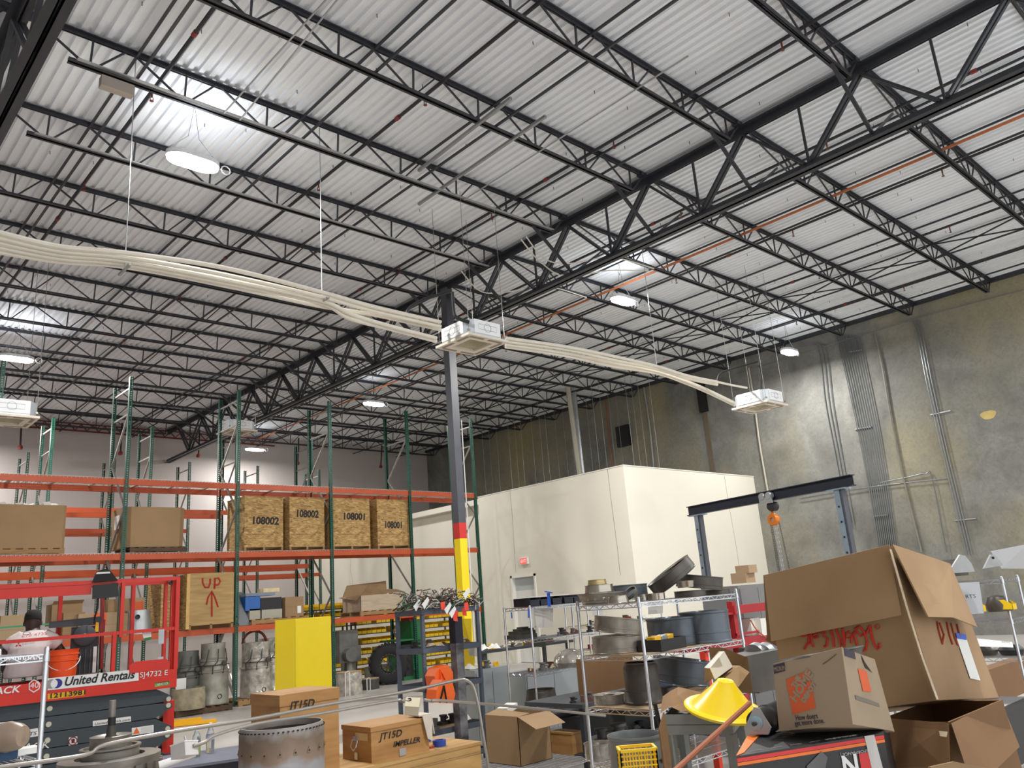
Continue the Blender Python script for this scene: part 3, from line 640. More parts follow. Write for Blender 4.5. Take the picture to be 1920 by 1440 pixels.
# tall dark test engine under rack
c = at(655, 1240, Y=RY+.5); t = thing('piston_engine', 'greyish engine block with bolted covers under the rack, right of the yellow guard', 'engine', (c.x, RY+.5, 0)); b = MB()
x, y = c.x-.1, RY+.5; b.box(x-.3, x+.3, y-.25, y+.3, 0, .1).box(x-.04, x+.04, y-.04, y+.04, .1, .6); b.make('stand', engd, t)
b = MB(); b.box(x-.33, x+.3, y-.25, y+.3, .62, 1.0).box(x-.3, x+.25, y-.2, y+.25, 1.0, 1.4); b.lathe([(0, 0), (.16, 0), (.16, .2), (0, .2)], 18, Matrix.Translation((x-.1, y-.24, .8)) @ Matrix.Rotation(R(90), 4, 'X')); b.make('block', mat('engine_mid', (104, 104, 100)), t)
# off-road tyre and green machine
c = at(730, 1245, Y=RY-.25); x, y, z = c.x, RY-.25, .5; t = thing('off_road_wheel', 'big knobbly off-road tyre on a black spoked rim, under the rack', 'wheel', (x, y, 0)); M = Matrix.Translation((x, y, z)) @ Matrix.Rotation(R(-35), 4, 'Z') @ Matrix.Rotation(R(90), 4, 'X')
rub = mat('tyre_rubber', (30, 30, 31), .8, 0, .1, 5)
MB().lathe([(.24, -.14), (.3, -.17), (.44, -.17), (.49, -.13), (.5, 0), (.49, .13), (.44, .17), (.3, .17), (.24, .14)], 40, M).make('tyre', rub, t, smooth=True)
b = MB()
for k in range(36):
    a = 2*math.pi*k/36; Mk = M @ Matrix.Rotation(a, 4, 'Z')
    b.box(.49, .52, -.06+(.09 if k % 2 else -.09), .06+(.09 if k % 2 else -.09), -.03, .03) if 0 else b.box(.47, .525, -.032, .032, (-.02 if k % 2 else -.17), (.17 if k % 2 else .02), Mk)
b.make('tread_blocks', rub, t, kind='stuff')
b = MB(); b.lathe([(.24, -.14), (.26, -.14), (.25, .12), (.24, .15), (.22, .15), (.2, 0)], 30, M)
for k in range(10): b.bar(M @ V((.04*math.cos(k*.628), .04*math.sin(k*.628), .12)), M @ V((.23*math.cos(k*.628), .23*math.sin(k*.628), .13)), .03, .02)
b.lathe([(0, .14), (.05, .14), (.05, .05)], 12, M); b.make('rim', black, t)
b = MB()
for k in range(20): b.box(.232, .244, -.006, .006, .15, .158, M @ Matrix.Rotation(k*.314, 4, 'Z'))
b.make('rim_bolts', mat('brass_bolts', (190, 170, 130), .3, .8, 0), t, kind='stuff')
gm = mat('machine_green', (24, 104, 58), .45, 0, .08, 4)
c = at(770, 1180, Y=RY+.4); x, y = c.x, RY+.4; t = thing('green_machine', 'green painted workshop machine with a red top part, behind the grey steel shelf', 'machine', (x, y, 0))
MB().box(x-.5, x+.1, y-.3, y+.4, 0, .9).box(x-.2, x+.12, y-.3, y+.4, .9, 1.5).make('body', gm, t); MB().box(x-.75, x+.1, y-.4, y+.4, 1.0, 1.04).make('table', gm, t)
MB().box(x-.25, x-.05, y-.31, y+.1, 1.5, 1.85).make('red_cover', mat('machine_red', (150, 26, 38), .5, 0, 0), t)
MB().box(x-.52, x-.2, y-.31, y-.3, .1, .9).make('dark_panel', black, t)
# grey shelving with yellow bins between racks and white room
yb = mat('bin_yellow', (236, 196, 24), .45, 0, .05, 4); sg = mat('shelf_grey', (84, 88, 92), .5, .3, .05, 4)
def bin_mb(b, x, y, z, w=.1, d=.18, h=.09):   # hopper-front bin facing -y
    b.box(x, x+w, y+.0, y+.003, z, z+h*.55).box(x, x+w, y+d-.003, y+d, z, z+h).box(x, x+w, y+.003, y+d-.003, z, z+.003)
    for xx in (x, x+w-.003): b.add([(xx, y, z), (xx, y+d, z), (xx, y+d, z+h), (xx, y+.06, z+h), (xx, y, z+h*.55), (xx+.003, y, z), (xx+.003, y+d, z), (xx+.003, y+d, z+h), (xx+.003, y+.06, z+h), (xx+.003, y, z+h*.55)], [(0, 1, 2, 3, 4), (9, 8, 7, 6, 5), (0, 4, 9, 5), (4, 3, 8, 9), (3, 2, 7, 8)])
proto = None; nb = 0
def BL(u, z, k): return 'yellow parts bin on the %s grey unit, %s shelf up, %s from its left' % (['left', 'middle', 'right'][u], ORD[min(7, int((z-.1)/.265))], ORD[k])
for u, (xa, xb, Y, lab) in enumerate(((10.9, 12.8, 20.6, 'left grey shelving unit full of yellow bins, behind the rack near the tyre'), (12.9, 14.7, 20.6, 'middle grey shelving unit full of yellow bins behind the wire pile'), (14.8, 16.5, 20.6, 'right grey shelving unit with yellow bins beside the column'))):
    t = thing('steel_shelving', lab, 'shelving', (xa, Y, 0)); htop = 2.0
    for x in (xa, xb-.04):
        for y in (Y, Y+.45): MB().box(x, x+.04, y, y+.04, 0, htop).make('post', sg, t)
    zs = [.15, .42, .69, .96, 1.23, 1.5, 1.77, 1.98]
    for z in zs: MB().box(xa, xb, Y, Y+.49, z-.03, z).make('shelf', sg, t)
    for z in zs:
        n = int((xb-xa-.1)/.165)
        for k in range(n):
            if (k*7+int(z*10)) % 9 == 0: continue
            if nb >= 290: break
            x = xa+.05+k*.165
            if proto is None:
                b = MB(); bin_mb(b, x, Y-.02, z, .15, .28, .15); proto = b.make('parts_bin', yb); tag(proto, BL(u, z, k), 'bin', 'yellow parts bins on the shelving'); p0 = V(proto.location)-V((x, Y+.02, z))
            else:
                o = proto.copy(); COL.objects.link(o); o.location = V((x, Y+.02, z))+p0; o['label'] = BL(u, z, k)
            nb += 1
# =============== helpers for measured boxes ===============
def along(P, d, px):
    """walk from P in direction d until the column px of the photo is reached"""
    P = V(P); d = V(d); k = (px-960)/FOC; q = P-EYE
    return P+d*((k*q.dot(_f)-q.dot(_r))/(d.dot(_r)-k*d.dot(_f)))
def upto(P, py):
    P = V(P); k = (720-py)/FOC; q = P-EYE
    return P+V((0, 0, 1))*((k*q.dot(_f)-q.dot(_u))/(_u.z-k*_f.z))
def fitbox(px, py, right, left, top, yaw=0., **k):
    N = at(px, py, **k); a = V((math.cos(yaw), math.sin(yaw), 0)); b = V((-a.y, a.x, 0))
    A = along(N, a, right)-N; B = along(N, b, left)-N; H = upto(N, top)-N
    return N, A, B, H
def boxcorners(N, A, B, H): return [N, N+A, N+A+B, N+B, N+H, N+A+H, N+A+B+H, N+B+H]
# =============== SCISSOR LIFT ===============
red = mat('lift_red', (208, 44, 28), .38, 0, .05, 3); arm = mat('lift_slate', (62, 70, 76), .45, .1, .04, 3); dkred = mat('lift_dark_red', (150, 28, 24), .45, 0, .05, 3)
lw = mat('decal_white', (228, 228, 226), .4, 0, 0); lk = mat('decal_black', (22, 22, 24), .5, 0, 0); ly = mat('decal_yellow', (246, 190, 30), .5, 0, 0); lb = mat('decal_blue', (34, 34, 130), .4, 0, 0); lg = mat('decal_grey', (150, 150, 150), .4, 0, 0)
LO = at(331, 1288, D=9.2); lyaw = R(-13); lx = V((math.cos(lyaw), math.sin(lyaw), 0)); lv = V((-lx.y, lx.x, 0))
def Lp(u, v, z): return V((LO.x, LO.y, 0))-lx*u+lv*v+V((0, 0, z))
def Lpx(px, py, v=-.004):
    """place on the front side of the lift"""
    q = V((LO.x, LO.y, 0))+lv*v; d = at(px, py, D=1)-EYE; t = (q-EYE).dot(lv)/d.dot(lv); return EYE+d*t
def Lbox(b, u0, u1, v0, v1, z0, z1): return b.hexa([Lp(u1, v0, z0), Lp(u0, v0, z0), Lp(u0, v1, z0), Lp(u1, v1, z0), Lp(u1, v0, z1), Lp(u0, v0, z1), Lp(u0, v1, z1), Lp(u1, v1, z1)])
T = thing('scissor_lift', 'red scissor lift with folded slate arms, lowered platform and guard rails', 'lift', (LO.x, LO.y, .0))
zb, zt = LO.z, Lpx(329, 1254).z; ZR = Lpx(330, 1084).z; ZM = Lpx(328, 1178).z; LL = 2.45; LWd = .8
Lbox(MB(), 0, LL, 0, .03, zb, zt).make('side_panel', red, T); Lbox(MB(), 0, LL, -.006, 0, zb, zb+.1).make('lower_rail', red, T)
Lbox(Lbox(MB(), 0, LL, LWd-.03, LWd, zb, zt), 0, .03, .03, LWd-.03, zb, zt).make('rear_panel', dkred, T)
Lbox(MB(), 0, LL, .03, LWd-.03, zb+.04, zb+.07).make('deck', darkgrey, T)
def Lbar(pts, w, nm, m=red, v=None):
    b = MB()
    for a, c in zip(pts[:-1], pts[1:]): b.bar(Lp(*a), Lp(*c), w, w)
    return b.make(nm, m, T)
u2 = (V((LO.x, LO.y, 0))-V((Lpx(226, 1200).x, Lpx(226, 1200).y, 0))).length; u3 = (V((LO.x, LO.y, 0))-V((Lpx(214, 1200).x, Lpx(214, 1200).y, 0))).length
Lbar([(.02, .02, zt), (.02, .02, ZR)], .045, 'rail_post'); Lbar([(u2, .02, ZM-.05), (u2, .02, ZR)], .04, 'rail_post'); Lbar([(u3, .02, zt), (u3, .02, ZM)], .04, 'rail_post')
Lbar([(.05, .06, zt), (.05, .06, ZR-.03)], .03, 'rail_post')
Lbar([(0, .02, ZR), (LL, .02, ZR)], .042, 'top_rail'); Lbar([(0, .02, ZM), (LL, .02, ZM-.01)], .036, 'mid_rail')
u4 = (V((LO.x, LO.y, 0))-V((Lpx(172, 1100).x, Lpx(172, 1100).y, 0))).length
Lbox(MB(), u4, LL, .01, .05, ZR-.13, ZR-.02).make('sliding_rail', red, T)
Lbar([(.05, LWd-.02, zt), (.05, LWd-.02, ZR)], .04, 'rail_post'); Lbar([(.42, LWd-.02, zt), (.42, LWd-.02, ZR)], .04, 'rail_post'); Lbar([(1.2, LWd-.02, zt), (1.2, LWd-.02, ZR)], .04, 'rail_post'); Lbar([(.03, LWd-.02, ZR), (LL, LWd-.02, ZR)], .042, 'top_rail'); Lbar([(.03, LWd-.02, ZM), (LL, LWd-.02, ZM)], .036, 'mid_rail')
Lbar([(.02, .02, ZR), (.02, LWd-.02, ZR)], .042, 'gate_rail'); Lbar([(.02, .02, ZM), (.02, LWd-.02, ZM)], .036, 'gate_rail'); Lbar([(.02, .42, zt), (.02, .42, ZR)], .036, 'rail_post')
b = MB(); b.tube([Lp(.02, .32, ZR-.02), Lp(.02, .52, ZR-.02)], .04, 8); b.make('pipe_pad', black, T, smooth=True)
b = MB()
for z in (ZM-.08, ZM-.38): b.box(0, 0, 0, 0, 0, 0); Lbox(b, .15, .21, .0, .012, z-.08, z+.08)
b.make('gate_hinge', galv, T)
q = MB(); q.prism([Lp(.08, -.01, zt), Lp(.5, -.01, zt), Lp(.5, -.01, zt+.08), Lp(.44, -.01, zt+.12), Lp(.12, -.01, zt+.12), Lp(.08, -.01, zt+.08)], lv*.01); q.make('gate_plate', red, T)
# scissor arms
n = 6; top = zb-.005; hh = .158
for k in range(n):
    z1 = top-k*hh; z0 = z1-hh+.008
    if z0 < .3: break
    tipu = .08; odd = k % 2
    pts = [Lp(LL-.1, .09, z1), Lp(LL-.1, .09, z0)] + ([Lp(.22, .09, z0), Lp(.04, .09, z0+.01), Lp(.02, .09, z0+.05), Lp(.2, .09, z1)] if not odd else [Lp(.2, .09, z0), Lp(.02, .09, z1-.05), Lp(.04, .09, z1-.01), Lp(.22, .09, z1)])
    a_ = MB().prism(pts, lv*.05).make('scissor_arm', arm, T); MB().prism([p+lv*.5 for p in pts], lv*.05).make('scissor_arm', arm, T)
    Mk = Matrix.Translation(Lp(1.25, .085, (z0+z1)/2)) @ Matrix.Rotation(lyaw, 4, 'Z') @ Matrix.Rotation(R(90), 4, 'X')
    MB().lathe([(0, .012), (.026, .012), (.03, 0), (.03, -.01)], 14, Mk).make('pin', mat('pin_cream', (200, 198, 180), .4, .2, 0), T, smooth=True)
    Mk = Matrix.Translation(Lp(.07, .085, z0+.03 if not odd else z1-.03)) @ Matrix.Rotation(lyaw, 4, 'Z') @ Matrix.Rotation(R(90), 4, 'X')
    MB().lathe([(0, .012), (.024, .012), (.028, 0), (.028, -.01)], 14, Mk).make('pin', mat('pin_cream', (200, 198, 180)), T, smooth=True)
Lbox(MB(), -.02, .1, .25, .6, .35, zb-.16).make('entry_pillar', red, T)
Lbox(MB(), -.02, LL, .0, LWd, .1, .42).make('chassis', arm, T)
Lbox(MB(), -.02, LL, -.012, 0, .36, .43).make('hazard_strip', lk, T)
for k in range(9): 
    u = .12+k*.26; b = MB(); b.prism([Lp(u, -.013, .375), Lp(u+.11, -.013, .375), Lp(u+.14, -.013, .415), Lp(u+.03, -.013, .415)], lv*-.003); b.make('hazard_mark', mat('hazard_yellow', (240, 224, 40), .5, 0, 0), T)
for u in (.35, 2.05):
    for v in (.08, LWd-.08):
        MB().lathe([(0, .06), (.12, .06), (.16, .05), (.16, -.05), (.12, -.06), (0, -.06)], 20, Matrix.Translation(Lp(u, v, .162)) @ Matrix.Rotation(lyaw, 4, 'Z') @ Matrix.Rotation(R(90), 4, 'X')).make('wheel', black, T, smooth=True)
def decal(q, nm, m, e=.002):   # q: four photo spots on the lift side
    p = [Lpx(*s) for s in q]; return MB().prism([x-lv*e for x in p], lv*e).make(nm, m, T)
def Ltext(s, px0, py0, px1, py1, h, m, shear=0., v=-.009, off=0.):
    a = Lpx(px0, py0, v); c = Lpx(px1, py1, v); return text(s, 'lettering', a, c-a, (0, 0, 1), h, m, T, shear=shear, ext=.001, off=off, w=(c-a).length)
decal([(89, 1294.5), (260, 1276), (260, 1254.5), (89, 1272)], 'sign_board', lw)
Ltext('United Rentals', 119, 1286, 251, 1271.5, .085, lk, .25, off=.003)
for px, m_, dx in ((95.5, lg, 0), (107, lb, 0)):
    c = Lpx(px, 1282.5 if px < 100 else 1281.5, -.007); MB().prism([c+lx*(.05*math.cos(a))+V((0, 0, .048*math.sin(a))) for a in np.linspace(0, 6.28, 18)[:-1]], lv*-.002).make('emblem', m_, T)
c = Lpx(101.5, 1282, -.0095); MB().prism([c+lx*(.033*math.cos(a))+V((0, 0, .042*math.sin(a))) for a in np.linspace(0, 6.28, 18)[:-1]], lv*-.002).make('emblem', lw, T)
Ltext('SJ4732 E', 261.5, 1270.5, 314, 1265.5, .056, lw)
decal([(290, 1288), (318, 1284), (318, 1275.5), (290, 1279)], 'eco_badge', mat('eco_green', (120, 190, 90), .4, 0, 0)); Ltext('eco', 294, 1285.5, 314, 1282.5, .03, lw, .1)
decal([(89.5, 1311.5), (159, 1304), (159, 1294), (89.5, 1301)], 'number_plate', ly); Ltext('12113981', 91, 1309.5, 157, 1302, .045, lk, off=.0015)
decal([(54, 1281), (63, 1273.5), (73, 1278), (76, 1284), (74, 1292), (63, 1299), (54, 1293)], 'shield', lw); decal([(56, 1281.5), (63.2, 1275.5), (71.5, 1279.5), (74, 1284.5), (72, 1291), (63.2, 1296.5), (56, 1292)], 'shield_field', red, .004)
Ltext('40', 56, 1291, 72, 1289, .055, lw)
Ltext('SKYJACK', -58, 1307, 38, 1297.5, .065, lw, .2, off=.002)
def decal2(q, nm, m, e=.002):
    p = [Lpx(*s, .085) for s in q]; return MB().prism([x-lv*e for x in p], lv*e).make(nm, m, T)
decal2([(174, 1362), (245.5, 1352.5), (245.5, 1343), (174, 1352)], 'web_plate', lw); Ltext('UnitedRentals.com', 177, 1360, 243, 1351, .026, lk, .15, v=.081)
decal2([(247, 1379), (288, 1373), (288, 1359), (247, 1365)], 'warning_label', lw); decal2([(249, 1377), (262.5, 1375), (256, 1363.5)], 'warning_triangle', mat('warning_orange', (224, 110, 40), .5, 0, 0), .004); decal2([(264, 1375), (286, 1371.5), (286, 1361), (264, 1364)], 'warning_text_field', mat('label_grey', (206, 208, 204), .5, 0, 0), .004)
decal2([(129, 1398), (145, 1395), (145, 1380.5), (129, 1383)], 'hand_label', lw)
c = Lpx(137, 1389.5, .08); MB().tube([c+lx*(.038*math.cos(a))+V((0, 0, .038*math.sin(a))) for a in np.linspace(0, 6.28, 20)[:-1]], .005, 5, closed=True).make('prohibition_ring', dkred, T)
MB().bar(c+lx*-.027+V((0, 0, .027)), c+lx*.027-V((0, 0, .027)), .006, .006).make('prohibition_bar', dkred, T); MB().prism([c+lx*x+V((0, 0, z)) for x, z in ((-.014, -.02), (.014, -.02), (.016, .01), (.008, .022), (-.008, .022), (-.016, .008))], lv*-.002).make('hand_mark', lk, T)
decal2([(40, 1385), (72, 1380), (71, 1365), (40, 1370)], 'name_plate', lw); Ltext('TS', 54, 1380, 67, 1378, .035, lk, .2, v=.081)
Ltext('SKYJACK', -8, 1414, 92, 1402.5, .07, lw, .15, v=.081)
# document bag and tag
a = Lp(.9, .05, ZR); t = thing('control_box', 'black lift control box with a silver-striped cover hanging on the top rail', 'control box', (a.x, a.y, ZR-.3))
b = MB(); p = [Lpx(175, 1122, -.06), Lpx(222, 1118, -.06), Lpx(222, 1093, -.06), Lpx(175, 1097, -.06)]; b.prism(p, lv*.2); b.make('box', black, t)
p = [Lpx(173, 1092, -.05), Lpx(221, 1088, -.05), Lpx(208, 1071, -.05), Lpx(198, 1066.5, -.05), Lpx(182, 1071, -.05)]; MB().prism(p, lv*.18).make('cover', mat('black_cloth', (34, 32, 34), .8, 0, .1, 6), t)
p = [Lpx(180, 1076.5, -.055), Lpx(207, 1075, -.055), Lpx(206, 1072, -.055), Lpx(182, 1073, -.055)]; MB().prism(p, lv*-.003).make('stripe', lw, t)
MB().tube([Lpx(184, 1122, .1), Lpx(183, 1140, .1), Lpx(178, 1156, .15), Lpx(177, 1170, .2)], .01, 6).make('cable', black, t)
m_ = MB().bar(Lpx(192, 1122, .5), Lpx(190, 1255, .5), .035).bar(Lpx(191, 1162, .5), Lpx(190, 1185, .5), .06).make('red_mast', dkred, T)
p = [Lpx(266, 1184, .05), Lpx(283, 1182, .05), Lpx(284, 1198, .05), Lpx(270, 1201, .05)]; g = MB().prism(p, lv*.003).make('hanging_tag', paper); tag(g, 'white and green paper tag hanging from the lift rail', 'tag'); MB().prism([Lpx(270, 1202, .048), Lpx(284, 1199, .048), Lpx(284, 1194, .048), Lpx(269, 1197, .048)], lv*-.002).make('green_band', mat('tag_green', (40, 120, 60), .6, 0, 0), g)
# orange bucket
ob = mat('bucket_orange', (240, 84, 22), .4, 0, .03, 4); c = Lpx(118, 1250, .28); zd = zb+.07
t = thing('bucket', 'orange plastic bucket with white handle and store print beside the seated worker', 'bucket', (c.x, c.y, zd)); M = Matrix.Translation((c.x, c.y, zd)); hb = Lpx(118, 1218, .28).z-zd
MB().lathe([(0, 0), (.125, 0), (.14, hb*.72), (.152, hb*.73), (.152, hb*.76), (.143, hb*.77), (.145, hb*.86), (.157, hb*.87), (.157, hb*.9), (.148, hb*.91), (.15, hb*.98), (.157, hb), (.145, hb), (.12, .02), (0, .02)], 30, M).make('pail', ob, t, smooth=True)
b = MB(); b.tube([V((c.x, c.y, zd+hb*.8))+(-lx*math.cos(a))*.165+V((0, 0, -.13*math.sin(a)))-lv*(.13*math.sin(a)) for a in np.linspace(0, math.pi, 12)], .005, 5); b.make('handle', paper, t)
text('THE HOME DEPOT', 'lettering', V((c.x, c.y, zd+.06))-lv*.145-lx*.02, lx+V((0, 0, .55)), V((0, 0, 1)), .035, lw, t, ext=.001, w=.13)
# black upright machine on deck
c = Lpx(155, 1240, .45); x, y = c.x, c.y; b = MB(); t = thing('black_machine', 'tall black machine with a round disc and vertical white lettering on the lift deck', 'machine', (x, y, zd))
zt_ = Lpx(155, 1158, .45).z
def Lrel(du, dv, z): return V((x, y, 0))-lx*du+lv*dv+V((0, 0, z))
b.hexa([Lrel(.13, -.05, zd), Lrel(-.15, -.05, zd), Lrel(-.15, .15, zd), Lrel(.13, .15, zd), Lrel(.13, -.05, zt_-.1), Lrel(-.15, -.05, zt_-.1), Lrel(-.15, .15, zt_-.1), Lrel(.13, .15, zt_-.1)])
b.make('body', black, t); b = MB(); b.hexa([Lrel(.36, -.03, zt_-.09), Lrel(-.16, -.06, zt_-.09), Lrel(-.16, .16, zt_-.09), Lrel(.36, .16, zt_-.09), Lrel(.36, -.03, zt_-.02), Lrel(-.16, -.06, zt_), Lrel(-.16, .16, zt_), Lrel(.36, .16, zt_-.02)]); b.make('top_frame', darkgrey, t)
Mk = Matrix.Translation(Lrel(-.0, -.07, zt_-.2)) @ Matrix.Rotation(lyaw, 4, 'Z') @ Matrix.Rotation(R(90), 4, 'X'); MB().lathe([(0, .03), (.1, .03), (.115, .02), (.115, -.02)], 28, Mk).make('disc', darkgrey, t, smooth=True); MB().lathe([(.008, .035), (.022, .035), (.022, .02)], 12, Mk).make('hub', galv, t, smooth=True)
b = MB()
for k in range(5): b.bar(Lrel(-.12+.05*k, -.055, zd+.02), Lrel(-.12+.05*k, -.055, zt_-.35), .012, .012)
b.make('ribs', darkgrey, t)
MB().hexa([Lrel(-.1, -.062, zd+.02), Lrel(-.135, -.062, zd+.02), Lrel(-.135, -.05, zd+.02), Lrel(-.1, -.05, zd+.02), Lrel(-.1, -.062, zt_-.33), Lrel(-.135, -.062, zt_-.33), Lrel(-.135, -.05, zt_-.33), Lrel(-.1, -.05, zt_-.33)]).make('white_strip', paper, t)
MB().prism([Lrel(-.1, -.075, zt_-.17), Lrel(-.14, -.075, zt_-.17), Lrel(-.14, -.075, zt_-.07), Lrel(-.11, -.075, zt_-.06)], lv*.005).make('yellow_label', ly, t)
# dark case at deck edge
c = Lpx(185, 1262, .1); b = MB(); b.hexa([Lp(1.0, .05, zd), Lp(.8, .05, zd), Lp(.8, .2, zd), Lp(1., .2, zd), Lp(1.0, .05, zt+.04), Lp(.8, .05, zt+.04), Lp(.8, .2, zt+.04), Lp(1., .2, zt+.04)]); tag(b.make('tool_case', mat('dark_brown_case', (58, 34, 32), .4, 0, .1, 6)), 'small dark brown tool case at the deck edge near the black machine', 'case')
# green bar and dark bins behind worker
b = MB(); b.bar(at(0, 1177, D=10.6), at(104, 1169, D=10.9), .05, .02); tag(b.make('green_bar', mat('mint_green', (60, 150, 112), .5, 0, 0)), 'pale green horizontal bar just behind the worker, at head height', 'bar')
# =============== PERSON ===============
skin = mat('dark_skin', (62, 42, 34), .5, 0, .05, 6); shirt = mat('grey_tshirt', (196, 186, 184), .85, 0, .04, 6, .3, bscale=9); trou = mat('dark_trousers', (60, 52, 52), .85, 0, .06, 6)
def skinmesh(name, verts, edges, m, parent, sub=2, root=0):
    me = bpy.data.meshes.new(name); org = wloc(parent) if parent else V((0, 0, 0)); me.from_pydata([tuple(V(v[0])-org) for v in verts], edges, []); me.materials.append(m)
    o = bpy.data.objects.new(name, me); COL.objects.link(o)
    if parent: o.parent = parent
    md = o.modifiers.new('skin', 'SKIN'); md.use_smooth_shade = True
    if not me.skin_vertices: o.modifiers.remove(md); bpy.context.view_layer.objects.active = o; md = o.modifiers.new('skin', 'SKIN'); md.use_smooth_shade = True
    sv = me.skin_vertices[0].data
    for i, v in enumerate(verts):
        r = v[1]; sv[i].radius = r if isinstance(r, tuple) else (r, r); sv[i].use_root = i == root
    s = o.modifiers.new('sub', 'SUBSURF'); s.levels = sub; s.render_levels = sub
    return o
PV = .42
pb = Lpx(45, 1262, PV); P0 = V((pb.x, pb.y, zd))
def B(px, py, dv=0.): return Lpx(px, py, PV+dv)
per = thing('person', 'worker in grey printed T-shirt and black cap, sitting on the lift platform, seen from behind', 'person', tuple(P0))
pel = B(46, 1258); 
def loft(b, secs, n=18):
    """closed tube through elliptical sections (centre, half width, half depth, sideways axis)"""
    base = len(b.v)
    for (c, a_, d_, ax, dp) in secs:
        for j in range(n): q = 2*math.pi*j/n; b.v.append(tuple(c+ax*(a_*math.cos(q))+dp*(d_*math.sin(q))))
    for i in range(len(secs)-1):
        for j in range(n): j2 = (j+1) % n; b.f.append((base+i*n+j, base+i*n+j2, base+(i+1)*n+j2, base+(i+1)*n+j)); b.mi.append(0)
    b.f.append(tuple(base+j for j in reversed(range(n)))); b.f.append(tuple(base+(len(secs)-1)*n+j for j in range(n))); b.mi += [0, 0]
def limb(b, pts):
    P_ = []; rr2 = []
    for i in range(len(pts)-1):
        for k in range(4): u = k/4; P_.append(V(pts[i][0]).lerp(V(pts[i+1][0]), u)); rr2.append(pts[i][1]*(1-u)+pts[i+1][1]*u)
    P_.append(V(pts[-1][0])); rr2.append(pts[-1][1]); b.tube(P_, rr2, 14)
def fuse(b, name, m, parent, vox=.012, it=6):
    o = b.make(name, m, parent, smooth=True); r = o.modifiers.new('fuse', 'REMESH'); r.mode = 'VOXEL'; r.voxel_size = vox; r.use_smooth_shade = True; q = o.modifiers.new('soft', 'SMOOTH'); q.iterations = it; q.factor = .6; return o
def secs(L, k=1., e=0.): return [(c, a_*k+e, d_*k+e, lx, lv) for c, a_, d_ in L]
TS = [(B(44, 1270), .17, .12), (B(46, 1258), .185, .13), (B(50, 1238, -.01), .175, .13), (B(56, 1214, .02), .185, .125), (B(61, 1196, .06), .175, .11), (B(62.5, 1187, .09), .13, .085), (B(63, 1180, .12), .07, .065)]
b = MB(); loft(b, secs(TS)); limb(b, [(B(62, 1188, .1), .058), (B(61.5, 1170, .14), .056)])
RA = [(B(84, 1193, .08), .06), (B(101, 1203, .07), .056), (B(118, 1224, .08), .045), (B(112, 1232, .14), .042), (B(98, 1238, .26), .03), (B(94, 1240, .3), .026)]
LA = [(B(40, 1196, .08), .06), (B(22, 1207, .08), .056), (B(5, 1232, .1), .045), (B(6, 1244, .16), .042), (B(14, 1252, .3), .03), (B(18, 1254, .34), .026)]
limb(b, RA); limb(b, LA)
LGR = [(pel+lx*.09+V((0, 0, .03)), .1), (pel+lx*.26+lv*.40+V((0, 0, .24)), .068), (pel+lx*.12+lv*.5+V((0, 0, .02)), .045), (pel+lx*.12+lv*.62+V((0, 0, .0)), .035)]; LGL = [(pel-lx*.09+V((0, 0, .03)), .1), (pel-lx*.25+lv*.38+V((0, 0, .22)), .068), (pel-lx*.1+lv*.5+V((0, 0, .02)), .045), (pel-lx*.1+lv*.62, .035)]
limb(b, LGR); limb(b, LGL); fuse(b, 'body', skin, per)
b = MB(); loft(b, secs(TS[:-1], 1., .022)+[(B(63, 1182, .11), .085, .08, lx, lv)]); limb(b, [(B(80, 1191, .08), .08), (B(98, 1200, .07), .08), (B(110, 1211, .07), .078)]); limb(b, [(B(44, 1194, .08), .08), (B(26, 1204, .08), .08), (B(12, 1218, .09), .078)])
so = fuse(b, 'tshirt', shirt, per, .011, 5)
b = MB(); limb(b, [(p, r+.022) for p, r in LGR[:3]]); limb(b, [(p, r+.022) for p, r in LGL[:3]]); fuse(b, 'trousers', trou, per)
b = MB()
for z_, e_ in ((LGR[3][0], 1), (LGL[3][0], -1)): limb(b, [(z_-lv*.04-V((0, 0, .01)), .05), (z_+lv*.12-V((0, 0, .0)), .04)])
b.make('shoes', black, per, smooth=True)
# head
hc = B(61.5, 1167, .15); M = Matrix.Translation(hc) @ Matrix.Rotation(lyaw, 4, 'Z') @ Matrix.Rotation(R(-14), 4, 'X')
hp = MB(); prof = [(0, -.12), (.045, -.118), (.066, -.09), (.078, -.04), (.084, .0), (.084, .04), (.074, .085), (.045, .115), (0, .125)]
hp.lathe(prof, 24, M @ Matrix.Diagonal((.92, 1.12, 1, 1)))
for s in (-1, 1): hp.lathe([(0, -.03), (.012, -.024), (.018, 0), (.012, .026), (0, .032)], 8, M @ Matrix.Translation((s*.08, .0, -.01)) @ Matrix.Rotation(R(20)*s, 4, 'Z'))
hp.lathe([(0, .03), (.012, .0), (.018, -.03), (0, -.035)], 8, M @ Matrix.Translation((0, .1, -.01)))
h = hp.make('head', skin, per, smooth=True)
ey = MB()
for s in (-1, 1): ey.lathe([(0, -.012), (.012, 0), (0, .012)], 8, M @ Matrix.Translation((s*.032, .086, .015)))
ey.make('eye', lw, h, smooth=True); MB().bar(M @ V((-.025, .093, -.06)), M @ V((.025, .093, -.06)), .008, .012).make('mouth', mat('lips', (90, 50, 44), .5, 0, 0), h)
b = MB(); b.lathe([(.09, .015), (.093, .03), (.092, .06), (.086, .1), (.06, .128), (0, .137)], 24, M @ Matrix.Diagonal((.95, 1.13, 1, 1))); b.prism([M @ V((.08*math.cos(a), .085+.1*math.sin(a), .03)) for a in np.linspace(0, math.pi, 10)], M.to_3x3() @ V((0, 0, .008))); b.make('cap', mat('black_cap', (24, 22, 24), .85, 0, .1, 8), per, smooth=True)
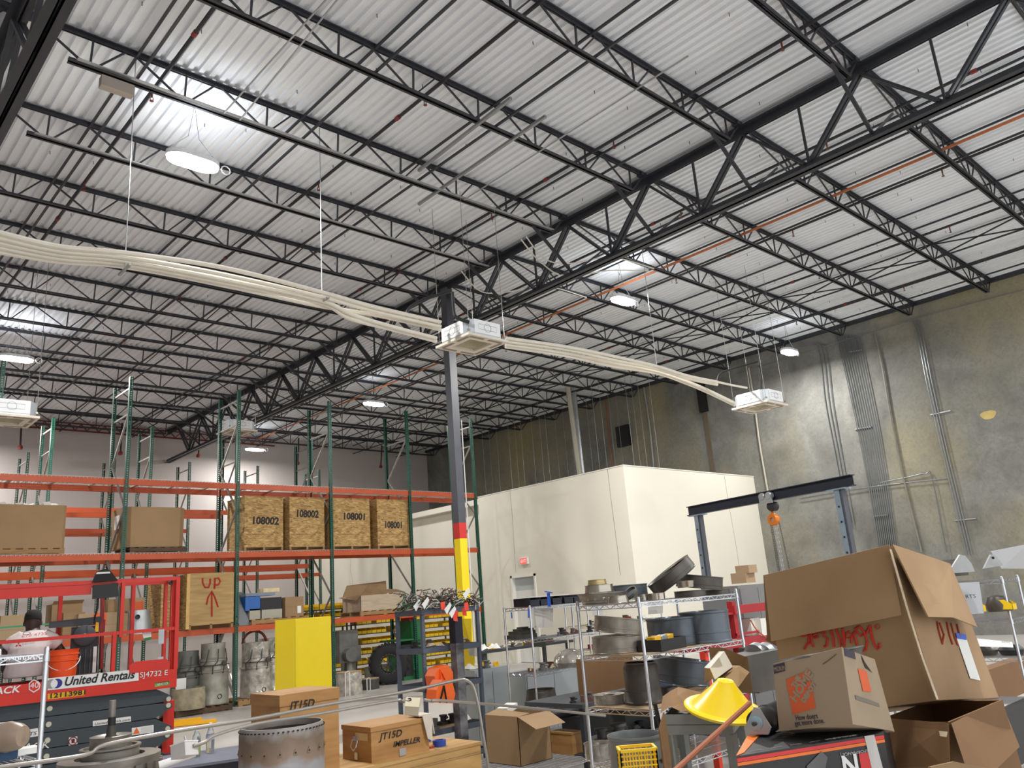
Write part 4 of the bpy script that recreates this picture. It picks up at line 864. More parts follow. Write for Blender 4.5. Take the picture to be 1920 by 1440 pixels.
# fingers of the right and left hands
b = []
for s, root in ((1, B(94, 1240, .3)), (-1, B(18, 1254, .34))):
    vs = [(root, .03), (root+lv*.07-V((0, 0, .01)), (.036, .018))]; es = [(0, 1)]
    for k in range(4):
        o = -.027+.018*k; q0 = root+lv*.08+lx*o; ln = (.05, .065, .06, .045)[k]; i = len(vs)
        vs += [(q0+lv*.015, .0095), (q0+lv*(.02+ln*.5)-V((0, 0, .012)), .0085), (q0+lv*(.02+ln*.8)-V((0, 0, .035)), .007)]; es += [(1, i), (i, i+1), (i+1, i+2)]
    i = len(vs); q0 = root+lv*.03-lx*s*.035; vs += [(q0, .011), (q0+lv*.03-lx*s*.02-V((0, 0, .015)), .0095), (q0+lv*.05-lx*s*.018-V((0, 0, .03)), .008)]; es += [(0, i), (i, i+1), (i+1, i+2)]
    skinmesh('hand', vs, es, skin, per, sub=1)
# print on the shirt back (flat print)
def Stext(s, px, py, h, m, w): a = Lpx(px, py, PV-.17); text(s, 'lettering', a, lx+V((0, 0, .06)), V((0, 0, 1)), h, m, per, ext=.0008, w=w)
tb = mat('print_blue', (110, 116, 160), .8, 0, 0); tr_ = mat('print_red', (222, 110, 104), .8, 0, 0)
a = Lpx(50, 1187.5, PV-.165); MB().tube([a+lx*(.035*math.cos(q))+V((0, 0, .016*math.sin(q))) for q in np.linspace(0, 6.28, 16)[:-1]], .003, 4, closed=True).make('print_emblem', tb, per)
Stext('678 4735', 40, 1196, .03, tr_, .24); Stext('ELECTRIC', 41, 1209.5, .014, mat('print_grey', (110, 106, 112), .8, 0, 0), .12)
a = Lpx(34.5, 1209, PV-.172)
for k in range(3):
    c2 = a+(lx*math.sin(k*2.094)+V((0, 0, math.cos(k*2.094))))*.018; d1 = (lx*math.sin(k*2.094)+V((0, 0, math.cos(k*2.094))))*.018; d2 = (lx*math.cos(k*2.094)-V((0, 0, math.sin(k*2.094))))*.009
    MB().prism([c2-d1, c2+d2, c2+d1, c2-d2], lv*-.002).make('print_diamond', mat('print_strong_red', (206, 50, 50), .8, 0, 0), per)
# =============== YELLOW GUARD, COLUMN STUB ===============
N, A, B_, H = fitbox(555, 1396, 624, 515.5, 1160, D=11.2); z0 = N.z; N.z = 0; H = V((0, 0, upto(V((N.x, N.y, 0)), 1160).z))
yg = mat('guard_yellow', (240, 214, 22), .45, 0, .02, 3); t = thing('machine_guard', 'tall bright yellow box guard standing in front of the pallet rack', 'guard', tuple(N))
MB().hexa(boxcorners(N, A, B_, H)).make('housing', yg, t)
b = MB(); b.bar(N+V((-.003, -.003, 0)), N+H+V((-.003, -.003, 0)), .006).make('edge_seam', mat('edge_yellow', (214, 188, 16), .5, 0, 0), t)
c = at(869, 1437, Z=.0); k = .056; zt_ = upto(c, 1157).z; t = thing('steel_post', 'short dark grey steel post with scuffed paint, in front of the yellow column foot', 'post', (c.x, c.y, 0))
MB().box(c.x-k, c.x+k, c.y-k, c.y+k, .015, zt_).make('tube', mat('scuffed_grey', (74, 74, 78), .6, .1, .3, 5, rgb2=(112, 112, 114), thr=(.4, .6)), t); MB().box(c.x-.14, c.x+.14, c.y-.14, c.y+.14, 0, .015).make('base_plate', steel, t)
MB().box(c.x-k-.002, c.x+k+.002, c.y-k-.002, c.y+k+.002, zt_-.3, zt_+.002).make('dark_cap', mat('navy_black', (24, 26, 38), .5, 0, .05, 4), t)
# yellow bars lying on the floor
for i, (q0, q1) in enumerate((((300, 1362), (406, 1351)), ((300, 1356), (378, 1347.5)))):
    a, c = at(*q0, Z=.04), at(*q1, Z=.04); tag(MB().bar(a, c, .09, .06).make('yellow_bar', mat('bar_yellow', (244, 178, 20), .5, 0, .05, 4)), ['longer, nearer yellow bar lying on the floor right of the lift', 'shorter, farther yellow bar lying on the floor right of the lift'][i], 'bar')
# =============== GANTRY AND HOIST ===============
nav = mat('gantry_navy', (34, 40, 54), .4, .2, .05, 4); gs = mat('gantry_zinc', (150, 168, 184), .35, .5, .12, 5)
a = at(1290, 950, D=14.6); e = at(1602, 911, D=11.7); zc = (a.z+e.z)/2; a.z = zc; e.z = zc; dg = (e-a).normalized()
t = thing('gantry_crane', 'portable gantry crane with dark blue I-beam and galvanised legs', 'crane', tuple((a+e)/2*1.0)); t.location.z = 0
t.location = ((a.x+e.x)/2, (a.y+e.y)/2, 0)
b = MB(); sd = dg.cross(V((0, 0, 1)))
for z, w_, h_ in ((.075, .1, .014), (-.075, .1, .014), (0, .012, .15)): b.bar(a+V((0, 0, z)), e+V((0, 0, z)), w_, h_)
b.make('i_beam', nav, t)
for i, c in enumerate((a+dg*.22, e-dg*.28)):
    b = MB(); b.bar(c+V((0, 0, -.09)), V((c.x, c.y, .1)), .11, .09, up=dg); b.make('leg', gs, t)
    b = MB(); b.bar(c+dg*.07+V((0, 0, -.1)), V((c.x+dg.x*.07, c.y+dg.y*.07, .3)), .09, .03, up=dg); b.make('leg_web', steel2, t)
    b = MB(); b.bar(c-dg*.16+V((0, 0, -.095)), c+dg*.16+V((0, 0, -.095)), .16, .02); b.bar(c-dg*.22+V((0, 0, -.09)), c-dg*.1+V((0, 0, -.09)), .02); b.make('clamp_plate', gs, t)
    for k in range(9):
        p = V((c.x, c.y, zc-.35-.22*k))-sd*.0; nrm = sd*(-1 if sd.dot(EYE-c) < 0 else 1)
        MB().lathe([(0, 0), (.016, 0), (.016, .004), (0, .004)], 10, Matrix.Translation(p+nrm*.056) @ nrm.to_track_quat('Z', 'Y').to_matrix().to_4x4()).make('hole', lk, t)
    b = MB(); b.bar(V((c.x, c.y, .08))-sd*.7, V((c.x, c.y, .08))+sd*.7, .1, .1); b.bar(V((c.x, c.y, 1.1)), V((c.x, c.y, .12))+sd*.6, .05).bar(V((c.x, c.y, 1.1)), V((c.x, c.y, .12))-sd*.6, .05); b.make('foot_frame', nav, t)
hp = along(a, dg, 1441); hc = hp+V((0, 0, -.16)); ho = mat('hoist_orange', (214, 118, 30), .4, .1, .05, 5)
t = thing('chain_hoist', 'orange chain hoist with hanging chains on a trolley under the gantry beam', 'hoist', (hc.x, hc.y, 0)); t.location = (hc.x, hc.y, zc-2.2)
b = MB(); nrm = sd*(-1 if sd.dot(EYE-hc) < 0 else 1); Q4 = nrm.to_track_quat('Z', 'Y').to_matrix().to_4x4()
for s in (-.07, .07): b.lathe([(0, .08), (.055, .08), (.06, .06), (.06, -.0), (0, -.0)], 16, Matrix.Translation(hp+dg*s+V((0, 0, -.0))+nrm*.02) @ Q4)
b.bar(hp-dg*.13+V((0, 0, -.07))+nrm*.08, hp+dg*.13+V((0, 0, -.07))+nrm*.08, .02, .1); b.make('trolley', galv, t, smooth=True)
b = MB(); b.lathe([(0, .06), (.07, .06), (.08, .04), (.08, -.06), (0, -.07)], 18, Matrix.Translation(hp+dg*.05+V((0, 0, -.17))) @ Q4); b.make('trolley_body', black, t, smooth=True)
c = hp+V((0, 0, -.38))+dg*.03; b = MB(); b.lathe([(.035, .05), (.085, .05), (.095, .03), (.095, -.03), (.085, -.05), (.035, -.05), (.035, .05)], 24, Matrix.Translation(c) @ Q4); b.bar(c+V((0, 0, .09)), hp+V((0, 0, -.2)), .03); b.make('hoist_body', ho, t, smooth=True)
b = MB(); b.lathe([(0, .03), (.034, .03), (.034, -.03), (0, -.03)], 16, Matrix.Translation(c) @ Q4); b.make('hoist_hub', galv, t, smooth=True)
for k, (o, ln) in enumerate(((-.08, 1.7), (-.05, 1.65), (0, 1.75), (.035, 1.8), (.1, 1.6))):
    b = MB(); p = c+dg*o+V((0, 0, -.05)); z = 0; i = 0
    while z < ln:
        q = p+V((0, 0, -z))+dg*(.12*z/ln*(1 if k > 3 else .2)); s = .009
        dd = dg if i % 2 else sd
        b.tube([q+dd*s, q+dd*s-V((0, 0, .03)), q-V((0, 0, .04)), q-dd*s-V((0, 0, .03)), q-dd*s, q+V((0, 0, .008))], .003, 4, closed=True); z += .036; i += 1
    b.make('chain', chrome if k in (2, 3) else mat('chain_dark', (88, 84, 80), .35, .7, 0), t)
# =============== CEILING CASSETTES ===============
cz = mat('cassette_zinc', (190, 198, 204), .4, .4, .06, 4); cwht = mat('cassette_white', (236, 238, 240), .6, 0, .02, 2); ccr = mat('cassette_cream', (222, 214, 198), .6, 0, .05, 3)
def cassette(c, lab, front=None, grp='ceiling cassettes', rods=8.8, piping=True):
    x, y, z = c; t = thing('ceiling_cassette', lab, 'air conditioner', (x, y, z)); h = .42; ch = .13
    pts = [(x-h+ch, y-h), (x+h-ch, y-h), (x+h, y-h+ch), (x+h, y+h-ch), (x+h-ch, y+h), (x-h+ch, y+h), (x-h, y+h-ch), (x-h, y-h+ch)]
    b = MB(); b.prism([V((p[0], p[1], z+.29)) for p in pts], (0, 0, .02))
    for i in range(8):
        p, q = pts[i], pts[(i+1) % 8]; b.prism([V((*p, z+.04)), V((*q, z+.04)), V((*q, z+.29)), V((*p, z+.29))], (V((*q, 0))-V((*p, 0))).cross(V((0, 0, 1))).normalized()*-.01)
    b.make('casing', cz, t)
    MB().box(x-h+ch, x+h-ch, y-h-.012, y-h, z+.07, z+.31).box(x-h-.012, x-h, y-h+ch, y+h-ch, z+.07, z+.31).make('insulation_panel', cwht, t)
    b = MB()
    for s in ((x-.18, x+.18, 0), (0, 0, 1)):
        pass
    cxm, czm = x, z+.19; b.tube([(cxm-.2, y-h-.013, czm-.045), (cxm+.2, y-h-.013, czm-.045), (cxm+.2, y-h-.013, czm+.045), (cxm-.2, y-h-.013, czm+.045)], .003, 4, closed=True)
    b.tube([(cxm+.075*math.cos(a), y-h-.014, czm+.075*math.sin(a)) for a in np.linspace(0, 6.28, 20)[:-1]], .003, 4, closed=True)
    b.tube([(x-h-.013, y-.2, czm-.045), (x-h-.013, y+.2, czm-.045), (x-h-.013, y+.2, czm+.045), (x-h-.013, y-.2, czm+.045)], .003, 4, closed=True)
    b.tube([(x-h-.014, y+.075*math.cos(a), czm+.075*math.sin(a)) for a in np.linspace(0, 6.28, 20)[:-1]], .003, 4, closed=True)
    b.make('knockout_outline', mat('line_grey', (120, 124, 128), .6, 0, 0), t)
    b = MB(); g = .45; s = .25
    b.box(x-g, x+g, y-g, y-s, z, z+.04).box(x-g, x+g, y+s, y+g, z, z+.04).box(x-g, x-s, y-s, y+s, z, z+.04).box(x+s, x+g, y-s, y+s, z, z+.04)
    b.make('frame', ccr, t)
    b = MB()
    for (dx, dy) in ((0, -1), (0, 1), (-1, 0), (1, 0)):
        for o in (-.2, .2):
            cx, cy = (x+o, y+dy*.37) if dx == 0 else (x+dx*.37, y+o); wx, wy = (.15, .03) if dx == 0 else (.03, .15); b.box(cx-wx, cx+wx, cy-wy, cy+wy, z-.004, z-.0005)
    b.make('vent_slot', mat('slot_taupe', (150, 134, 124), .7, 0, 0), t)
    MB().lathe([(.36, .045), (.25, .04), (.235, .06), (.15, .16), (.13, .17)], 26, Matrix.Translation((x, y, z))).make('fan_cone', mat('dusty_cream', (176, 168, 140), .7, 0, .1, 5), t, smooth=True)
    MB().lathe([(0, .2), (.15, .2), (.15, .165), (.06, .15), (0, .15)], 20, Matrix.Translation((x, y, z))).make('fan_hub', lk, t, smooth=True)
    b = MB()
    for dx in (-1, 1):
        for dy in (-1, 1): b.tube([(x+dx*.4, y+dy*.4, z+.1), (x+dx*.4, y+dy*.4, rods)], .005, 5); b.box(x+dx*.4-.02, x+dx*.4+.02, y+dy*.4-.02, y+dy*.4+.02, z+.09, z+.12)
    b.make('hanger_rod', zinc, t, kind=None)
    return t
C1 = at(885, 645, Z=6.15); C1 = (C1.x, C1.y, 6.12); cassette(C1, 'suspended ceiling cassette at the centre, right in front of the column')
C2 = at(1425, 765, D=18.2); cassette(tuple(C2), 'suspended ceiling cassette near the concrete wall, above the gantry crane')
C3 = at(10, 790, D=14.6); cassette(tuple(C3), 'suspended ceiling cassette at the left edge under the lamp')
C4 = at(444, 812, D=24.5); cassette(tuple(C4), 'small distant ceiling cassette seen between green rack posts', None)
# insulated pipe bundle
ins = mat('pipe_insulation', (222, 216, 202), .6, 0, .04, 5); blk = mat('black_insulation', (30, 30, 32), .6, 0, .1, 5)
def hose(pts, r, lab, name='insulated_pipe', m=None, grp=None, cat='pipe'):
    P_ = []
    pts = [V(p) for p in pts]
    for i in range(len(pts)-1):      # smooth path
        p0 = pts[max(i-1, 0)]; p1 = pts[i]; p2 = pts[i+1]; p3 = pts[min(i+2, len(pts)-1)]
        for k in range(6):
            u = k/6; P_.append(.5*((2*p1)+(p2-p0)*u+(2*p0-5*p1+4*p2-p3)*u*u+(3*p1-p0-3*p2+p3)*u*u*u))
    P_.append(pts[-1]); o = MB().tube(P_, r, 8).make(name, m or ins, smooth=True); return tag(o, lab, cat, grp)
py = C1[1]
bun = [[(-10, 434), (110, 462), (234, 474), (420, 502), (600, 547), (700, 575), (826, 604)], [(-10, 444), (110, 470), (234, 482), (420, 515), (600, 556), (700, 583), (826, 612)], [(-10, 453), (110, 477), (234, 489), (420, 524), (600, 563), (660, 590), (740, 614), (818, 634)], [(-10, 462), (110, 484), (234, 495), (420, 530), (600, 568), (655, 597), (740, 619), (818, 640)], [(-10, 471), (110, 490), (234, 500), (420, 535), (600, 574), (700, 590), (826, 618)]]
for k, pp in enumerate(bun):
    hose([at(*q, Y=py-.12+.06*k) for q in pp], .034, 'cream insulated pipe running to the centre cassette from the left, %s from the top' % ORD[k], grp='insulated pipes left of the centre cassette')
b2 = [[(948, 634), (1060, 650), (1150, 668), (1232, 687), (1290, 705), (1345, 716)], [(948, 640), (1060, 655), (1150, 675), (1232, 692), (1290, 710), (1345, 721)], [(948, 646), (1060, 662), (1150, 681), (1232, 696), (1290, 716), (1330, 733), (1378, 756)], [(948, 650), (1060, 667), (1150, 687), (1232, 700), (1290, 720), (1330, 737), (1378, 760)]]
for k, pp in enumerate(b2):
    n_ = len(pp); hose([at(*q, Y=py+(C2.y-py)*i/(n_-1)+.05*k) for i, q in enumerate(pp)], .034, 'cream insulated pipe from centre to right cassette, %s from the top' % ORD[k], grp='insulated pipes right of the centre cassette')
hose([at(*q, Y=py) for q in [(765, 600), (763, 585), (775, 572), (800, 560), (845, 546)]], .028, 'black insulated drain pipe rising left of the column top', m=blk)
hose([at(848, 548, Y=py-.2), at(850, 575, Y=py-.25), at(853, 592, Y=py-.3), at(866, 600, Y=py-.35), at(880, 604, Y=py-.42)], .03, 'black insulated elbow dropping into the centre cassette', m=blk)
MB_ = hose([at(1378, 757, Y=C2.y), at(1345, 742, Y=C2.y), at(1325, 729, Y=C2.y)], .02, 'short cream pipe end entering the right cassette')
hose([at(*q, Y=C2.y) for q in [(1345, 713), (1352, 700), (1380, 690), (1422, 678)]], .02, 'black drain pipe loop over the right cassette', m=blk)
hose([at(*q, Y=C2.y-.1) for q in [(1423, 678), (1426, 700), (1427, 730), (1434, 742)]], .022, 'black vertical drain pipe above the right cassette', m=blk)
hose([at(*q, Y=C2.y) for q in [(1345, 716), (1372, 722), (1400, 727)]], .025, 'cream capped pipe stub beside the right cassette')
for i, (p0, p1) in enumerate((((234, 500), (240, 118)), ((604, 560), (598, 250)))):
    a = at(*p0, Y=py); tag(MB().tube([a-V((0, 0, .05)), V((a.x, a.y, 9.3))], .007, 6).bar(a+V((0, -.2, -.04)), a+V((0, .2, -.04)), .03, .03).make('hanger_rod', galv), ['long hanger rod carrying the pipe bundle on the left', 'hanger rod carrying the pipe bundle halfway to the cassette'][i], 'hanger')
for i, px in enumerate((736, 1230)):
    pass
a = at(1232, 690, Y=(py+C2.y)/2); tag(MB().tube([a, V((a.x, a.y, 8.9))], .007, 6).make('hanger_rod', galv), 'hanger rod carrying the pipe bundle right of the centre cassette', 'hanger')
# strut rails along the joists with conduits
st = mat('strut_zinc', (150, 152, 154), .4, .5, .08, 6)
for i, (y, x0, x1) in enumerate(((10.0-.12, 2.3, 10.9), (12.05-.12, 2.3, 11.0))):
    for k in range(3): hose([(x0, y-.03*k, 8.83-.01*k), ((x0+x1)/2, y-.03*k, 8.82-.01*k), (x1, y-.03*k, 8.83-.01*k)], .011, '%s thin conduit under the %s joist beside the upper left lamp' % (ORD[k], ['nearer', 'farther'][i]), 'conduit', st, 'conduits under two joists', 'conduit')
for i, (q0, q1) in enumerate((((958, 184), (785, 320)), ((1023, 218), (785, 383)))):
    a, e = at(*q0, Z=8.83), at(*q1, Z=8.83); tag(MB().bar(a, e, .045, .045).make('strut_channel', st), ['upper short galvanised strut channel under the joists near the centre', 'lower short galvanised strut channel under the joists near the centre'][i], 'strut')
for i, (q0, q1) in enumerate((((620, -10), (420, 212)), ((640, -10), (450, 225)), ((1290, 105), (870, 375)))):
    hose([at(*q0, Z=8.78), at((q0[0]+q1[0])/2, (q0[1]+q1[1])/2, Z=8.78), at(*q1, Z=8.78)], .012, ['left one of two bright conduits crossing the joists at the top', 'right one of two bright conduits crossing the joists at the top', 'long bright conduit crossing the joists near the girder'][i], 'conduit', galv, None, 'conduit')
t_ = MB().box(*(lambda p: (p.x-.2, p.x+.2, p.y-.12, p.y+.0, 8.55, 8.7))(at(216, 168, Z=8.62))).make('junction_box', mat('junction_box_grey', (168, 158, 148), .6, .1, .05, 4)); tag(t_, 'tan junction box under the joist in the upper left', 'box')
for k, (y0_, z_) in enumerate(((10.35, 8.55), (10.5, 8.3), (12.4, 8.6))):
    hose([(XG-.9, y0_, 8.8), (XG-.3, y0_+.1, 8.5), (XG+.4, y0_+.05, z_), (XG+1.4, y0_-.3, z_+.25), (XG+2.6, y0_-.5, 8.75)], .014, 'thin cable looping past the long girder, %s counting away from the camera' % ORD[k], 'cable', ins, 'cables looping past the girder', 'cable')
# =============== WALL CONDUITS ===============
XC = XW-.06
cdm = mat('conduit_metal', (128, 132, 136), .3, .75, .06, 5)
def riser(q, lab, r=.014, name='wall_conduit', m=cdm, grp=None, z0=None):
    return hose([at(*p, X=XC) for p in q], r, lab, name, m or galv, grp, 'conduit')
for k in range(10):
    o = 4.3*k; o2 = 3.5*k; riser([(1566+o*1.1, 628), (1571+o*1.1, 640), (1583+o*1.05, 690), (1607+o, 800), (1632+o2*1.1, 930), (1650+o2, 1040), (1662+o2, 1120)], 'galvanised conduit in the dense bundle on the concrete wall, %s from the left' % ORD[k], grp='dense bundle of wall conduits')
for k in range(3):
    o = 7*k; riser([(1500, 650-2*k), (1524+o, 645-k), (1537+o, 662), (1547+o, 750), (1562+o*.9, 830), (1575+o*.85, 900), (1590+o*.8, 980)], 'conduit riser bent in from the left beside the lamp, %s from the left' % ORD[k], grp='three bent wall conduits')
for k in range(3): riser([(1700+6*k, 600), (1716+5*k, 612), (1738+5*k, 720), (1762+5*k, 830), (1786+5*k, 930), (1812+5*k, 1040)], 'conduit riser right of the thick wall pipe, %s from the left' % ORD[k], grp='three right wall conduits')
riser([(1640, 625), (1655, 690), (1668, 770), (1690, 880), (1728, 1035)], 'single thicker wall pipe between the two conduit bundles', .028, 'wall_pipe', mat('wall_pipe_grey', (132, 128, 118), .5, .3, .1, 4))
riser([(1650, 905), (1700, 895), (1735, 888), (1748, 897), (1775, 1035)], 'thin conduit bending down from a horizontal run on the wall'); riser([(1500, 935), (1640, 912), (1780, 897)], 'thin horizontal conduit crossing the bundles on the wall')
riser([(1380, 700), (1590, 636), (1750, 588), (1930, 540)], 'long thin horizontal conduit high on the concrete wall'); riser([(1404, 690), (1415, 760), (1424, 830), (1436, 900), (1442, 935)], 'pale vertical pipe on the wall behind the right cassette', .03, 'wall_pipe', mat('pale_pipe', (190, 184, 170), .5, .2, .05, 4))
for i, (q0, q1) in enumerate((((1593, 660), (1617, 656)), ((1603, 805), (1634, 800)), ((1638, 968), (1666, 965)), ((1744, 778), (1782, 770)), ((1790, 976), (1830, 972)))):
    tag(MB().bar(at(*q0, X=XC+.03), at(*q1, X=XC+.03), .04, .03).make('strut_clamp', galv), 'short galvanised strut clamp across wall conduits, ' + ['topmost on the dense bundle', 'middle one on the dense bundle', 'lowest on the dense bundle', 'upper one on the right conduits', 'lower one on the right conduits'][i], 'clamp')
# dark zone risers above the inner room
hose([at(*q, X=21.5) for q in [(1030, 668), (1055, 674), (1061, 700), (1072, 780), (1087, 892)]], .09, 'thick cream vertical pipe with elbow above the white inner room', 'drain_pipe', mat('pipe_cream', (186, 182, 164), .5, 0, .05, 3)); hose([at(*q, X=22.) for q in [(1069, 670), (1078, 760), (1092, 888)]], .1, 'grey metal duct right beside the thick cream pipe', 'metal_duct', galv, cat='duct')
hose([at(*q, X=XC) for q in [(1132, 700), (1140, 800), (1148, 875)]], .02, 'copper coloured vertical pipe against the dark wall', 'copper_pipe', mat('copper', (176, 96, 52), .4, .4, .05, 3)); hose([at(*q, X=XC) for q in [(1206, 720), (1218, 800), (1226, 880)]], .03, 'galvanised vertical pipe on the dark wall above the inner room', 'wall_pipe', galv)
rr = random.Random(9)
for k in range(22):
    px = 900+k*15+rr.uniform(-4, 4); a = at(px, 700, X=21+rr.random()*3); zl = MZ+.05 if a.y > MY else 5.4
    tag(MB().tube([(a.x-.1, a.y, 9.2), (a.x-.1, a.y, MZ+.01)], .006, 4).make('hanging_wire', galv), 'thin wire hanging from the roof in the dark space above the inner room', 'wire', 'hanging wires above the inner room')
a = at(1312, 724, X=XW-.1); t_ = MB().box(XW-.14, XW, a.y-.16, a.y+.14, at(1312, 775, X=XW).z, at(1312, 726, X=XW).z+.3).make('beam_pocket_plate', lk); tag(t_, 'black plate on the concrete wall left of the right cassette', 'plate')
tag(MB().box(XW-.03, XW, a.y-.08, a.y+.08, 0, at(1318, 775, X=XW).z).make('panel_joint', mat('joint_brown', (110, 98, 82), .9, 0, .1, 3), wr), None)
a = at(1150, 660, X=XW-.1); tag(MB().box(XW-.14, XW, a.y-.3, a.y+.3, 7.2, 8.0).make('beam_pocket_plate', lk), 'black plate on the dark wall above the copper pipe', 'plate')
# =============== WORK BENCH AND CRATES ===============
bm = mat('bench_plywood', (156, 118, 66), .6, 0, 0, 2.4, 0, rgb2=(186, 148, 92), stretch=(1, 6, 6), detail=6); pw = mat('crate_plywood', (148, 104, 54), .5, 0, 0, 2.6, 0, rgb2=(178, 136, 82), stretch=(1, 1, 6), detail=7)
TZ = .75; cn = at(903, 1390, Z=TZ); x0 = cn.x-2.6; y1 = along(cn, (0, 1, 0), 800).y
t = thing('workbench', 'long plywood workbench carrying the marked wooden crates', 'workbench', (cn.x-1.2, cn.y+.5, 0))
MB().box(x0, cn.x, cn.y, y1, TZ-.02, TZ).make('bench_top', bm, t)
MB().box(x0+.02, cn.x-.01, cn.y+.005, cn.y+.02, .18, TZ-.02).box(cn.x-.02, cn.x-.005, cn.y+.02, y1-.01, .18, TZ-.02).box(x0+.02, cn.x-.02, y1-.02, y1-.005, .18, TZ-.02).make('bench_side', bm, t)
for x in (x0+.05, cn.x-.12):
    for y in (cn.y+.03, y1-.12): MB().box(x, x+.09, y, y+.09, 0, TZ-.02).make('leg', wood, t)
MB().tube([(cn.x+.0, cn.y-.004, TZ-.07), (x0, cn.y-.004, TZ-.07)], .002, 4).make('ply_joint', cardin, t)
def crate(px, py, right, left, top, label, dpx=None, lid=True, depthlim=None):
    N, A, B_, H = fitbox(px, py, right, left, top, Z=TZ)
    if depthlim: B_ = B_.normalized()*depthlim
    t = thing('wooden_case', label, 'crate', tuple(N+(A+B_)/2)); h = H.z
    MB().hexa(boxcorners(N, A, B_, V((0, 0, h*.86 if lid else h)))).make('case_body', pw, t)
    e = .006; d = [V((-e, -e, 0)), V((e, -e, 0)), V((e, e, 0)), V((-e, e, 0))]; bc = [N, N+A, N+A+B_, N+B_]
    MB().hexa([c+q+V((0, 0, h*.862)) for c, q in zip(bc, d)]+[c+q+V((0, 0, h)) for c, q in zip(bc, d)]).make('lid', pw, t)
    return t, N, A, B_, H
t, N, A, B_, H = crate(525, 1466, 637, 470, 1304, 'tall wooden case marked JT15D on the workbench, behind the metal ring')
e = V((0, -.004, 0)); hgt = H.z
a = at(543, 1331, Y=N.y-.010); e = at(592, 1324, Y=N.y-.010); text('JT15D', 'lettering', a, e-a, (0, 0, 1), .05, ink, t, shear=.25, ext=.001, off=.001, w=(e-a).length)
t.location = t.location
MB().tube([N+B_*.42+V((-.008, 0, hgt*.52)), N+B_*.42+V((-.03, 0, hgt*.50)), N+B_*.6+V((-.03, 0, hgt*.50)), N+B_*.6+V((-.008, 0, hgt*.52))], .006, 6).make('handle', chrome, t)
t, N, A, B_, H = crate(697, 1431, 805, 643, 1364, 'low wooden case marked JT15D IMPELLER with a chrome handle on its end')
hgt = H.z
for s_, q0, q1, h_ in (('JT15D', (712, 1388), (756, 1379), .045), ('IMPELLER', (737, 1401), (787, 1391), .036)): a = at(*q0, Y=N.y-.003); e = at(*q1, Y=N.y-.003); text(s_, 'lettering', a, e-a, (0, 0, 1), h_, ink, t, shear=.25, ext=.001, off=.0008, w=(e-a).length)

b = MB(); c = N+B_*.5+V((-.004, 0, hgt*.5)); b.box(c.x-.006, c.x, c.y-.03, c.y+.03, c.z+.02, c.z+.05); b.tube([c+V((-.01, -.035, .025)), c+V((-.025, -.035, -.02)), c+V((-.025, 0, -.045)), c+V((-.025, .035, -.02)), c+V((-.01, .035, .025))], .005, 6); b.box(c.x-.004, c.x, c.y-.02, c.y+.02, c.z-.11, c.z-.06); b.make('handle', chrome, t)
a = N+A*.52+V((0, -.004, .0)); MB().box(a.x-.03, a.x+.03, N.y-.006, N.y-.003, TZ+.005, TZ+.055).make('duct_tape', mat('silver_tape', (160, 160, 160), .4, .3, 0), t)
a = N+B_*.12+V((0, 0, hgt*.6)); MB().box(a.x-.003, a.x, a.y-.12*0, a.y+.16, a.z, a.z+.05).make('pale_tape', mat('pale_tape', (204, 178, 130), .5, 0, .1, 9), t)
# rag and tape beside the impeller case
a = N+A+V((.0, .0, 0)); b = MB(); z = H.z+TZ
g = [(a.x-.09, a.y-.012, z+.012), (a.x+.02, a.y-.02, z+.012), (a.x+.03, a.y+.15, z+.014), (a.x-.08, a.y+.15, z+.014)]
b.prism(g, (0, 0, .01)); b.prism([(a.x-.07, a.y-.02, z+.015), (a.x+.018, a.y-.022, z+.015), (a.x+.01, a.y-.024, z-.17), (a.x-.03, a.y-.022, z-.15)], (0, -.008, 0)); b.prism([(a.x+.015, a.y-.02, z+.01), (a.x+.02, a.y+.12, z+.01), (a.x+.06, a.y+.12, z-.12), (a.x+.05, a.y-.0, z-.13)], (.01, 0, 0))
tag(b.make('shop_rag', mat('rag_grey', (196, 186, 172), .9, 0, .08, 12)), 'pale cloth rag draped over the end of the impeller case', 'cloth')
c = at(824, 1399, Z=TZ); t = MB().lathe([(.034, 0), (.052, 0), (.052, .045), (.034, .045), (.034, 0)], 24, Matrix.Translation(c)).make('tape_roll', mat('tape_blue', (36, 66, 150), .4, 0, 0), smooth=True); tag(t, 'roll of blue tape lying on the workbench right of the impeller case', 'tape')
c = at(812, 1392, Z=TZ); tag(MB().lathe([(.03, 0), (.046, 0), (.046, .07), (.03, .07), (.03, 0)], 22, Matrix.Translation(c+V((.0, .1, 0)))).make('tape_roll', mat('tape_blue', (36, 66, 150)), smooth=True), 'second blue tape roll half under the pale rag', 'tape')
c = at(808, 1404, Z=TZ); tag(MB().hexa(boxcorners(c, V((.07, .03, 0)), V((-.015, .03, 0)), V((0, 0, .015)))).make('putty_knife', mat('tool_red', (160, 70, 44), .5, 0, 0)), 'small red-brown tool lying beside the tape rolls', 'tool')
